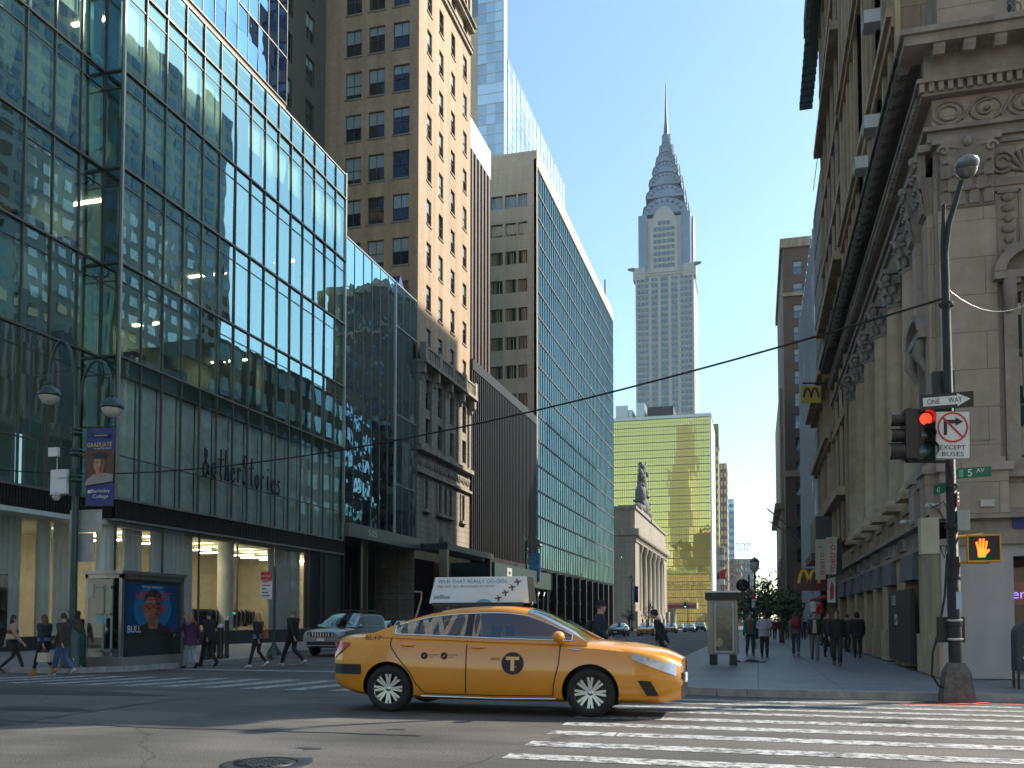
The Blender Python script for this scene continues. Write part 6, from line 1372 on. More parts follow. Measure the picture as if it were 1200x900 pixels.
lettering('GRADUATE', t, bon(.08, .75, .05), U_, V_, w_ * .86, h_ * .055, mat('yellow_print', (.75, .62, .1), .6)); lettering('TO A BETTER FUTURE', t, bon(.3, .72, .05), U_, V_, w_ * .62, h_ * .02, M['white'])
lettering('Berkeley', t, bon(.25, .15, .05), U_, V_, w_ * .66, h_ * .06, M['white']); lettering('College', t, bon(.3, .08, .05), U_, V_, w_ * .55, h_ * .06, M['white'])
bpoly('logo_strip', [(.18, .885), (.82, .885), (.82, .925), (.18, .925)], M['ink'], .05); lettering('Grand Central', t, bon(.32, .89, .056), U_, V_, w_ * .44, h_ * .022, M['white']); bpoly('crest', [(.12, .16), (.22, .16), (.22, .2), (.12, .2)], M['white'], .05)
q = MB(); q.tube([tuple(lp(97, 501)), tuple(lp(136, 500))], .02, 6); q.tube([tuple(lp(95, 593)), tuple(lp(134, 593))], .02, 6); q.build('rods', M['dark'], t)
# camera box on the lamp
t = thing('police_camera_box', 'white camera and box unit with a blue label on the left lamp post', 'camera', tuple(lp(65, 580)))
def lbox(name, px0, px1, py0, py1, d0, d1, m, parent): a, b = lp(px0, py1), lp(px1, py0); q = MB(); q.box(a.x, b.x, LYy + d0, LYy + d1, a.z, b.z); return q.build(name, m, parent)
lbox('box', 65, 84, 551, 580, -.2, .15, M['white'], t); lbox('antenna_panel', 61, 72, 525, 536, -.15, -.05, M['white'], t); lbox('bracket', 84, 92, 549, 582, -.1, .1, M['lamp_green'], t)
q = MB(); q.tube([tuple(lp(67, 551)), tuple(lp(67, 536))], .02, 6); q.build('rod', M['white_dirty'], t)
lettering('TORRES', t, lp(67, 562, -.21), (1, 0, 0), (0, 0, 1), .32, .07, mat('blue_print', (.1, .35, .6), .5))
q = MB(); q.lathe([(.02, .12), (.14, .05), (.17, -.02)], tuple(lp(66, 580, -.15)), 14); q.build('dome_hood', M['white_dirty'], t); q = MB(); q.ball(tuple(lp(66, 582, -.15)), (.11, .11, .12)); q.build('dome', M['lens'], t)
# backs of two signs on the lamp
t = thing('road_sign', 'pale blank back of a road sign on the left lamp post', 'sign', tuple(lp(77, 655)))
lbox('plate', 77, 115, 596, 624, .14, .16, M['white_dirty'], t); lbox('plate', 82, 105, 624, 658, .14, .16, M['white_dirty'], t)
# other twin lamps down the street
for k, (px, py, y, lab) in enumerate(((617, 633, 108, 'twin street lamp beside the sidewalk shed carrying a small blue banner'), (719, 650, 200, 'twin street lamp in front of the stone terminal'))):
    p = ay(px, 724, y); twin_lamp(lab, float(p[0]), y, float(ay(px, py, y)[2]) - gz(p[0], y), [(-1.6, float(ay(px, py, y)[2]) - gz(p[0], y) - .4, 1.0, 0), (1.6, float(ay(px, py, y)[2]) - gz(p[0], y) - .4, 1.0, 0)], 'twin street lamps', 1.1)
t = thing('banner', 'small blue and white banner with a red foot on the lamp by the shed', 'banner', tuple(ay(626, 682, 107.5)))
q = MB(); a, b = ay(620, 682, 107.5), ay(633, 648, 107.5); q.box(a[0], b[0], 107.4, 107.5, a[2], b[2]); q.build('cloth', mat('sky_blue_print', (.1, .3, .5), .6, var=.7, vscale=3), t)
q = MB(); q.box(a[0], b[0], 107.36, 107.39, a[2], a[2] + .4); q.build('red_foot', M['red_sign'], t)
def post_lamp(label, px, ytop, y, dark=True):
    x = float(ay(px, 724, y)[0]); z0 = gz(x, y); h = float(ay(px, ytop, y)[2]) - z0; t = thing('post_lamp', label, 'street lamp', (x, y, z0), 0, 'single lantern posts', True)
    q = MB(); q.lathe([(.25, 0), (.25, .5), (.1, .8), (.08, h - 1.3)], (0, 0, 0), 10); q.build('post', M['lamp_green'], t)
    q = MB(); q.lathe([(.12, h - 1.3), (.34, h - 1.0), (.38, h - .45), (.3, h - .35)], (0, 0, 0), 12); hd_ = q.build('lantern', M['lens'], t); q = MB(); q.lathe([(.42, h - .45), (.25, h - .2), (.05, h - .1), (.03, h)], (0, 0, 0), 12); q.build('cap', M['lamp_green'], t); return t
post_lamp('single lantern post rising above the bus shelter', 885, 652, 74); post_lamp('single lantern post before the stone terminal with a small flag banner', 740.5, 674, 150)
t = tag(MB().box(*[float(v) for v in (ay(743, 700, 149.6)[0], ay(748, 700, 149.6)[0], 149.5, 149.6, ay(745, 706, 149.6)[2], ay(745, 687, 149.6)[2])]).build('banner', M['navy'], None), 'narrow dark blue banner on the lantern post before the terminal', 'banner')
# ---- news kiosk with poster
kx1, ky0 = -17.4, 21.6; KW, KL, KH = 1.25, 2.8, 2.62; kz = gz(-18, 22)
ks = thing('news_kiosk', 'steel and glass street kiosk with a blue television poster on the left pavement', 'kiosk', (kx1 - KW / 2, ky0 + KL / 2, kz))
kA = Face(kx1 - KW, ky0, 0); pB = Vector(ag(208, 776, .14)); ang = math.degrees(math.atan2(pB.y - ky0, pB.x - kx1)); KL = (Vector((pB.x, pB.y)) - Vector((kx1, ky0))).length
# skew the box so that its long side faces the corner as in the photo
KB = Face(kx1, ky0, 90); KL = 2.85
KA = Face(kx1 - 1.25 * math.cos(R(-43)), ky0 - 1.25 * math.sin(R(-43)), -43)
def kbox(q, a0, a1, b0, b1, z0, z1, m=0):   # a along the poster side, b into the kiosk
    c = [KB.p(a, kz + z, b) for z in (z0, z1) for b in (b0, b1) for a in (a0, a1)]; q.add(c, [(0, 2, 3, 1), (4, 5, 7, 6), (0, 1, 5, 4), (1, 3, 7, 5), (3, 2, 6, 7), (2, 0, 4, 6)], m)
q = MB(); kbox(q, -.1, KL + .1, -.1, 1.35, 0, .25); q.build('plinth', mat('stone_plinth', (.2, .19, .17), .8), ks)
q = MB(); kbox(q, -.06, KL + .06, -.06, 1.31, KH, KH + .1); kbox(q, 0, KL, 0, 1.25, KH - .12, KH); q.build('roof', M['steel'], ks)
q = MB(); kbox(q, .0, .1, 0, .1, .25, KH); kbox(q, KL - .1, KL, 0, .1, .25, KH); kbox(q, 0, .1, 1.15, 1.25, .25, KH); kbox(q, KL - .1, KL, 1.15, 1.25, .25, KH); kbox(q, .02, KL - .02, .02, .14, .25, .8, 1); kbox(q, .02, .1, .02, 1.2, .25, .5, 0); q.build('frame', [M['steel'], M['plinth']], ks)
q = MB(); kbox(q, .12, KL - .12, .06, .18, .8, KH - .14); q.build('poster_case', M['plinth'], ks)
q = MB(); kbox(q, .0, .05, .1, 1.15, .5, KH - .12); kbox(q, .05, KL - .1, 1.18, 1.22, .3, KH - .12); q.build('glass_side', clear_glass('kiosk_glass', (.35, .4, .36), (.8, .85, .85), .1, .8, .6, .003), ks)
q = MB()
for b0 in (.3, .58): kbox(q, -.03, .0, b0, b0 + .05, .3, KH - .3)
kbox(q, -.03, 0, .3, .85, 2.2, 2.26); kbox(q, -.03, 0, .3, .85, 1.45, 1.5); kbox(q, -.03, 0, .3, .85, .4, .46); kbox(q, .2, 1.1, .3, 1.0, 1.0, 1.05)
q.build('door_frame', mat('pale_green_frame', (.3, .38, .33), .5), ks)
q = MB(); kbox(q, -.02, -.005, .5, .82, 1.2, 1.45); q.build('notice', mat('cyan_notice', (.25, .5, .6), .5), ks); q = MB(); kbox(q, -.02, -.005, .95, 1.15, 1.95, 2.35); q.build('panel', mat('pale_panel', (.5, .6, .5), .5), ks)
q = MB(); kbox(q, .22, KL - .22, .045, .06, .9, KH - .25); q.build('poster', mat('poster_blue', (.005, .06, .16), .3, var=.4, vscale=1.2, coat=.5), ks)
def kon(a, b, o=.0): return KB.p(.22 + (KL - .44) * a, kz + .9 + (KH - 1.15) * b, .04 - o)
def kpoly(name, pts, m, o): q = MB(); q.add([tuple(kon(a, b, o)) for a, b in pts], [tuple(range(len(pts)))]); return q.build(name, m, ks)
kpoly('poster_glow', ell(.5, .5, .36, .46), mat('poster_cyan', (.01, .16, .32), .3, coat=.5), .002); kpoly('poster_suit', [(.15, 0), (.85, 0), (.8, .12), (.62, .22), (.38, .22), (.2, .12)], M['ink'], .004)
skp = mat('poster_skin', (.33, .16, .09), .4, coat=.4); kpoly('poster_neck', [(.42, .1), (.58, .1), (.6, .3), (.4, .3)], skp, .005); kpoly('poster_face', ell(.5, .47, .16, .32), skp, .006)
kpoly('poster_shade', [(.5 + .16 * math.cos(a), .47 + .32 * math.sin(a)) for a in rng(-math.pi / 2, math.pi / 2, 10)] + [(.54, .62), (.56, .5), (.52, .4), (.55, .3)], mat('poster_skin_shade', (.13, .06, .045), .4, coat=.4, var=.3, vscale=5), .007); kpoly('poster_jaw', ell(.5, .27, .11, .12, 14), mat('poster_stubble', (.2, .1, .065), .4, var=.3, vscale=8), .0075); kpoly('poster_hair', ell(.5, .62, .18, .28, 18, 0, math.pi) + [(.34, .64), (.4, .74), (.6, .74), (.66, .64)], M['ink'], .008)
for c in (.43, .57):
    kpoly('poster_eye', ell(c, .56, .02, .014, 8), M['ink'], .01)
    q = MB(); q.tube([tuple(kon(c + .06 * math.cos(a), .56 + .055 * math.sin(a), .012)) for a in rng(0, 2 * math.pi, 14)], .012, 5); q.build('poster_glasses', M['ink'], ks)
kpoly('poster_mouth', ell(.5, .3, .05, .014, 8), mat('poster_lip', (.18, .05, .04), .5), .01); kpoly('poster_nose', [(.485, .36), (.515, .36), (.505, .5), (.495, .5)], mat('poster_nose', (.26, .12, .07), .5), .01)
rp = mat('poster_red', (.5, .02, .03), .5, var=0)
Uk = KB.U
lettering("HE'LL GET", ks, kon(.16, .68, .014), Uk, (0, 0, 1), (KL - .44) * .68, .24, rp); lettering('YOU OFF', ks, kon(.24, .42, .014), Uk, (0, 0, 1), (KL - .44) * .52, .24, rp)
lettering('BULL', ks, kon(.03, .03, .014), Uk, (0, 0, 1), (KL - .44) * .24, .2, M['white']); lettering('MICHAEL WEATHERLY', ks, kon(.28, .92, .014), Uk, (0, 0, 1), (KL - .44) * .4, .06, M['white']); lettering('TUESDAYS', ks, kon(.7, .03, .014), Uk, (0, 0, 1), (KL - .44) * .2, .06, rp)
# ---- bollards and bus stop pole
for k, (px, py, h, lab) in enumerate(((241, 773, 1.05, 'black bollard with grey cap, leftmost of the four'), (247, 772, 1.1, 'thicker black bollard, second from the left of the four'), (258, 772, 1.05, 'black bollard with grey cap, third of the four'), (265.5, 771, 1.3, 'tallest thin black bollard, rightmost of the four'))):
    p = ag(px, py, .14); t = thing('bollard', lab, 'bollard', tuple(p), 0, 'bollards by the kerb', True); r_ = (.1, .13, .1, .075)[k]
    q = MB(); q.lathe([(r_ * 1.1, 0), (r_ * 1.1, .1), (r_, .12), (r_, h)], (0, 0, 0), 14)
    if k == 1: q.lathe([(r_ * 1.3, .2), (r_ * 1.4, .5), (r_ * 1.2, .8)], (0, 0, 0), 14)
    q.build('post', M['black'], t); q = MB(); q.lathe([(r_ * 1.15, h), (r_ * 1.2, h + .05), (r_ * .7, h + .12), (0, h + .14)], (0, 0, 0), 14); q.build('cap', M['steel'], t)
p = ag(321, 768, .14); yb = float(p[1]); t = thing('bus_stop_pole', 'green bus stop pole with a red and white timetable sign', 'bus stop sign', tuple(p))
q = MB(); q.lathe([(.28, 0), (.26, .1), (.12, .35), (.05, .5)], tuple(p), 10); q.build('base', M['lamp_green'], t)
q = MB(); q.tube([tuple(p), (p[0], p[1], float(ay(321, 665, yb)[2]))], .045, 8); q.build('pole', M['lamp_green'], t)
a, b = ay(306, 702, yb), ay(319.5, 670, yb); q = MB(); q.box(a[0], b[0], yb - .03, yb, a[2], b[2]); q.build('sign_panel', M['white'], t); q = MB(); zc3 = a[2] + (b[2] - a[2]) * .66; q.box(a[0], b[0], yb - .04, yb - .031, zc3, b[2]); q.build('red_header', M['red_sign'], t)
for k in range(5): q = MB(); q.box(a[0] + .06, b[0] - .08 * (1 + k % 3), yb - .037, yb - .031, a[2] + .1 + k * .13, a[2] + .14 + k * .13); q.build('print_line', M['red_sign'] if k > 2 else M['ink'], t)
lettering('NO STANDING', t, (a[0] + .04, yb - .045, b[2] - .2), (1, 0, 0), (0, 0, 1), b[0] - a[0] - .1, .08, M['white']); lettering('BUS STOP', t, (a[0] + .04, yb - .045, b[2] - .36), (1, 0, 0), (0, 0, 1), b[0] - a[0] - .2, .08, M['white'])
# ---- bus shelter (telephone kiosk) on the right pavement
p0, p1 = ag(832, 779, .14), ag(864, 779, .14); Y0 = float((p0[1] + p1[1]) / 2); sc_ = depth_of((p0[0], Y0, 0)) / FOC
zz = gz(0, Y0); x0, x1 = float(ay(829, 740, Y0)[0]), float(ay(864.5, 740, Y0)[0]); H = float(ay(845, 703, Y0)[2])
t = thing('phone_kiosk', 'steel pavement advertising kiosk with black canopy and a poster in a white frame', 'kiosk', ((x0 + x1) / 2, Y0 + .4, zz))
q = MB(); q.box(x0 - .05, x1 + .12, Y0 - .1, Y0 + 1.1, H, H + .22); q.box(x0 - .02, x1 + .1, Y0 - .05, Y0 + 1.0, H + .22, H + .27, 1); q.build('canopy', [M['black'], M['steel']], t)
M['kbeige'] = mat('bronze_panel', (.3, .26, .2), .4, .5, var=.15)
q = MB(); q.box(x0, x0 + .16, Y0, Y0 + 1.0, zz + .3, H); q.box(x1 - .07, x1, Y0, Y0 + 1.0, zz + .3, H); q.box(x0 + .16, x1 - .07, Y0 + .06, Y0 + .2, zz + .3, H); q.build('frame', M['kbeige'], t)
for xx in (x0 + .05, x1 - .25): q = MB(); q.box(xx, xx + .2, Y0 + .1, Y0 + .9, zz, zz + .3); q.build('foot', M['dark'], t)
fx0, fx1, fz0, fz1 = x0 + .2, x1 - .1, float(ay(845, 765, Y0)[2]), float(ay(845, 706, Y0)[2])
q = MB()
for (a0, a1, b0, b1) in ((fx0, fx1, fz0, fz0 + .06), (fx0, fx1, fz1 - .1, fz1), (fx0, fx0 + .05, fz0 + .06, fz1 - .1), (fx1 - .05, fx1, fz0 + .06, fz1 - .1)): q.box(a0, a1, Y0 - .0, Y0 + .058, b0, b1)
q.build('poster_frame', mat('pale_frame', (.45, .5, .5), .4), t)
q = MB(); q.box(fx0 + .05, fx1 - .05, Y0 + .03, Y0 + .05, fz0 + .06, fz1 - .1); q.build('poster', mat('grey_brown_poster', (.09, .09, .085), .2, var=.85, vscale=4, coat=.6), t)
q = MB(); cxp = (fx0 + fx1) / 2; q.tube([(cxp - .2, Y0 + .02, fz0 + .95), (cxp + .12, Y0 + .02, fz0 + .75), (cxp + .2, Y0 + .02, fz0 + .6)], .03, 5); q.ball((cxp - .15, Y0 + .03, fz0 + .3), (.14, .01, .14)); q.build('poster_art', mat('poster_tan', (.4, .3, .2), .4), t)
lettering('PHONE', t, (cxp - .2, Y0 - .004, fz1 - .08), (1, 0, 0), (0, 0, 1), .4, .06, M['navy'])
pb_ = ag(880, 776, .14); t = tag(MB().add([(pb_[0] - .5 + .9 * i / 5 + rnd.uniform(-.1, .1), pb_[1] + rnd.uniform(-.2, .2), gz(0, 27) + rnd.uniform(0, .12)) for i in range(6)] + [(pb_[0] - .5 + .9 * i / 5, pb_[1] - .3, gz(0, 27)) for i in range(6)], [(i, i + 1, 7 + i, 6 + i) for i in range(5)]).build('litter', M['rubber'], None), 'dark crumpled litter on the pavement beside the phone kiosk', 'litter')
# ---- projecting shop signs on the right
t, on, U, V = sign('burger_sign', 'dark red projecting sign with a yellow arched M, partly behind the cafe sign', [(932, 692), (971, 692), (971, 666), (932, 666)], 42.5, .5, mat('maroon_sign', (.09, .008, .012), .4))
def big_m(q, on, x0, w, y0, h, th, o):
    for s_, (a, b) in enumerate(((x0, x0 + w / 2), (x0 + w / 2, x0 + w))):
        n = 14; pts = [(a + (b - a) * i / n, y0 + h * (math.sin(math.pi * (.03 + .94 * i / n)) ** .55)) for i in range(n + 1)]
        for (p, r_) in zip(pts[:-1], pts[1:]): q.bar(on(*p, o), on(*r_, o), th, th * .6, up=(0, 1, 0))
q = MB(); big_m(q, on, .10, .62, .1, .82, .12, .04); q.build('arches', mat('arch_yellow', (.85, .5, .02), .4, var=0), t)
t, on, U, V = sign('arched_m_flag', 'small yellow sign with dark arches projecting high on the right row', [(939, 472), (962, 472), (962, 452), (939, 452)], 50, .12, mat('yellow_sign', (.5, .35, .03), .5))
q = MB(); big_m(q, on, .12, .76, .12, .72, .09, .03); q.build('arches', M['ink'], t); q = MB(); q.tube([tuple(at(940, 449, 50)), tuple(at(968, 449, 50))], .05, 6); q.build('bracket', M['dark'], t)
t, on, U, V = sign('cafe_sign', 'nearer beige vertical cafe metro sign on the right row', [(968, 673), (980, 673), (981, 629), (968, 630)], 37.5, .3, mat('beige_sign', (.48, .43, .34), .5))
lettering('metro', t, on(.88, .08), V, -U, V.length * .72, U.length * .55, M['red_sign']); lettering('cafe', t, on(.06, .84), U, V, U.length * .5, V.length * .09, M['red_sign'])
t, on, U, V = sign('cafe_sign', 'farther and lower beige vertical cafe metro sign beside the burger sign', [(956, 679), (967.5, 679), (967.5, 632), (956, 632)], 40, .3, mat('beige_sign_far', (.46, .41, .33), .5))
lettering('metro', t, on(.88, .12), V, -U, V.length * .55, U.length * .5, M['red_sign']); lettering('cafe', t, on(.15, .78), U, V, U.length * .6, V.length * .07, M['red_sign'])
tag(MB().box(*[float(v) for v in (at(981, 690, 38).x, at(987, 690, 38).x, 37.9, 38.3, at(985, 673, 38).z, at(985, 631, 38).z)]).build('sign_box', M['black'], None), 'black narrow box sign hung beside the beige cafe sign', 'sign')
t, on, U, V = sign('shop_sign', 'white square sign with a red curl below the cafe sign', [(970, 706), (979, 706), (979, 676), (970, 678)], 41, .2, M['white']); q = MB(); q.add([tuple(on(a, b)) for a, b in ((.3, .1), (.75, .15), (.8, .7), (.5, .9), (.3, .6))], [(0, 1, 2, 3, 4)]); q.build('red_mark', M['red_sign'], t)
for k in range(7):
    p = at(953 + (k * 37 % 11), 712 + (k * 23 % 9) - 3, 44); tag(MB().ball(tuple(p), .17, 0, 8, 6).build('balloon', M['red_sign'] if k % 3 else M['white'], None), ['red balloon at the lower left of the bunch', 'red balloon on the right of the bunch', 'red balloon in the middle of the bunch', 'white balloon among the red ones', 'small red balloon at the bunch top', 'red balloon low in the bunch', 'white balloon at the bunch edge'][k], 'balloon', 'bunch of balloons')
# ---- overhead wire
A_ = at(1105, 350); B_ = Vector(ay(-40, 545, 30)); q = MB(); n = 30
q.tube([tuple(A_.lerp(B_, i / n) - Vector((0, 0, 1.4 * 4 * (i / n) * (1 - i / n)))) for i in range(n + 1)], .022, 5); q.build('overhead_wire', M['rubber'], None, 'single dark cable sagging across the street from the signal pole', 'cable')
q = MB(); A2 = at(1112, 340); B2 = Vector(ay(1240, 325, 18)); q.tube([tuple(A2.lerp(B2, i / 10) - Vector((0, 0, .5 * 4 * (i / 10) * (1 - i / 10)))) for i in range(11)], .007, 5); q.build('overhead_wire', M['steel'], None, 'thin pale cable sagging from the signal pole to the right edge', 'cable')
# ---- traffic lights and signs far down
for k, (px, py, y, lab) in enumerate(((803, 709, 210, 'distant green lit traffic light left of the phone kiosk'), (880, 713, 90, 'distant traffic light behind the trees'), (870, 686, 88, 'dark round back of a road sign near the trees'))):
    p = at(px, py, y); t = thing('far_signal', lab, 'traffic light' if k < 2 else 'sign', (p.x, y, gz(p.x, y)))
    q = MB(); q.tube([(p.x + .6, y, gz(p.x, y)), (p.x + .6, y, p.z + 1)], .09, 6); q.bar((p.x + .6, y, p.z), (p.x, y, p.z), .08, .08); q.build('post', M['dark'], t)
    q = MB(); q.box(p.x - .25, p.x + .25, y - .2, y + .1, p.z - .7, p.z + .7) if k < 2 else q.lathe([(.0, 0), (.6, .0), (.6, .04), (0, .04)], (p.x, y - .1, p.z), 16, axis='y'); q.build('head', M['black'], t)
    if k < 2: q = MB(); q.ball((p.x, y - .22, p.z - .4), (.15, .04, .15)); q.build('green_lamp', mat('green_lit', (.02, .6, .3), .4, var=0, emit=(.05, 1, .5), estr=1.5), t)
for k, (px, py0, py1, y, m_, lab) in enumerate(((868, 670, 688, 60, M['red_sign'], 'x'), )): pass
t, on, U, V = sign('parking_sign', 'white and red parking sign on a thin post near the trees', [(881, 712), (886, 712), (886, 696), (881, 696)], 60, .03, M['white']); q = MB(); q.add([tuple(on(a, b)) for a, b in ((0, .6), (1, .6), (1, 1), (0, 1))], [(0, 1, 2, 3)]); q.build('red_header', M['red_sign'], t); q = MB(); p = at(883.5, 696, 60.1); q.tube([(p.x, 60.1, gz(p.x, 60)), (p.x, 60.1, p.z)], .04, 6); q.build('post', M['dark'], t)
# red white and blue flag
t = thing('flag', 'red white and blue flag on an angled pole beside the grey stone block', 'flag', tuple(at(846, 682, 240)))
q = MB(); q.tube([tuple(at(841, 690, 240)), tuple(at(848, 665, 240))], .1, 5); q.build('pole', M['steel'], t)
q = MB(); q.add([tuple(at(*c, 239.8)) for c in ((844, 678), (847, 678), (846, 668), (843, 670), (850, 679), (850, 667))], [(0, 1, 2, 3), (1, 4, 5, 2)]); q.build('cloth', M['red_sign'], t); q = MB(); q.add([tuple(at(*c, 239.6)) for c in ((840, 680), (843.5, 678), (842.5, 670), (840.5, 672))], [(0, 1, 2, 3)]); q.build('blue_field', M['navy'], t)

# ================================================================== TREES
M['leaf'] = mat('leaf_green', (.045, .075, .028), .6, var=.45, vscale=1.5); M['leaf_l'] = mat('leaf_yellowish', (.12, .13, .035), .6, var=.4, vscale=1.5); M['bark'] = mat('bark', (.06, .05, .04), .9, var=.3)
def tree(label, px, y, ytop, rad, seed, n=900, leafm=('leaf', 'leaf_l')):
    r_ = random.Random(seed); x = float(ay(px, 724, y)[0]); z0 = gz(x, y); H_ = float(ay(px, ytop, y)[2]) - z0
    t = thing('street_tree', label, 'tree', (x, y, z0), 0, 'street trees along the right kerb', True); q = MB(); q.tube([(0, 0, 0), (.05, .1, H_ * .35), (0, .1, H_ * .8)], [.16, .12, .04], 8); tips = []
    for k in range(9):
        a = r_.uniform(0, 6.28); zz = H_ * r_.uniform(.32, .6); e = Vector((rad * .75 * math.cos(a) * r_.uniform(.5, 1), rad * .75 * math.sin(a), zz + H_ * r_.uniform(.05, .28))); q.tube([(.03, .08, zz), tuple(Vector((.03, .08, zz)).lerp(e, .5) + Vector((0, 0, .2))), tuple(e)], [.06, .04, .015], 5); tips.append(e)
    q.build('trunk', M['bark'], t); q = MB(); tips += [Vector((0, .1, H_ * .85)), Vector((.3, 0, H_ * .7))]
    for k in range(n):
        c = tips[r_.randrange(len(tips))]; p = c + Vector((r_.gauss(0, rad * .24), r_.gauss(0, rad * .24), r_.gauss(0, rad * .2))); s_ = r_.uniform(.07, .19); u = Vector((r_.gauss(0, 1), r_.gauss(0, 1), r_.gauss(0, 1))).normalized(); v = u.orthogonal().normalized()
        q.add([p - u * s_, p + v * s_ * .5, p + u * s_, p - v * s_ * .5], [(0, 1, 2, 3)], 1 if r_.random() < .25 else 0)
    q.build('crown', [M[leafm[0]], M[leafm[1]]], t)
tree('nearest dark green street tree over the right pavement', 897, 62, 673, 1.9, 1, 1500); tree('second street tree reaching towards the burger sign', 916, 60, 688, 1.5, 2, 1000)
tree('farther street tree left of the single lantern post', 872, 100, 694, 2.0, 3, 900); tree('far street tree between the lantern post and the nearest tree', 884, 85, 686, 2.0, 4, 900)
q = MB(); rr_ = random.Random(9)
# planters and shrubs before the terminal
for k, (px, y, lab) in enumerate(((737, 150, 'round shrub hanging basket on the lantern post'), (760, 190, 'small street tree before the stone terminal'))):
    tree(lab, px, y, 700 if k else 712, 1.4, 20 + k, 300)
# ================================================================== VEHICLES
def lerp_tab(tab, x): return float(np.interp(x, [a for a, b in tab], [b for a, b in tab]))
def smooth_tab(tab, xs):
    """monotone-ish smoothing: average of linear interpolation around each x"""
    return [sum(lerp_tab(tab, x + d) for d in (-.09, -.045, 0, .045, .09)) / 5 for x in xs]
M['tyre'] = M['rubber']; M['car_dark'] = mat('car_interior', (.02, .02, .022), .8, var=.1); M['trim'] = mat('black_trim', (.014, .014, .015), .4, var=.1)
M['taxi'] = mat('taxi_yellow', (.78, .30, .008), .32, spec=.5, coat=1.0, var=.05, vscale=.8); M['rim'] = mat('silver_rim', (.6, .6, .6), .25, .9, var=.05)
M['headlight'] = mat('headlight_glass', (.55, .6, .65), .08, .3, var=.2, vscale=9, coat=1); M['taillight'] = mat('tail_lamp', (.5, .01, .015), .15, coat=1, var=.1); M['amber'] = mat('amber_lens', (.7, .22, .02), .2, coat=1)
CARGLASS = clear_glass('car_glass', (.62, .68, .66), (.9, .95, .95), .08, .75, .8, .0015, 0, .35)
def car_sections(P, xs):
    wt, zt, zb = smooth_tab(P['w'], xs), smooth_tab(P['top'], xs), smooth_tab(P['bot'], xs); out = []
    for x, w, t, b in zip(xs, wt, zt, zb):
        m = (t + b) / 2; c = P.get('crown', .05)
        out.append([(0, t + c), (.45 * w, t + c * .9), (.72 * w, t + c * .45), (.86 * w, t - .005), (.935 * w, t - .05), (.975 * w, t - .16), (1.0 * w, m + .06), (1.0 * w, m - .08), (.985 * w, b + .16), (.95 * w, b + .05), (.86 * w, b), (0, b)])
    return out
def side_y(P, x, z):
    s = car_sections(P, [x])[0][3:10]; return float(np.interp(-z, [-p[1] for p in s], [p[0] for p in s]))
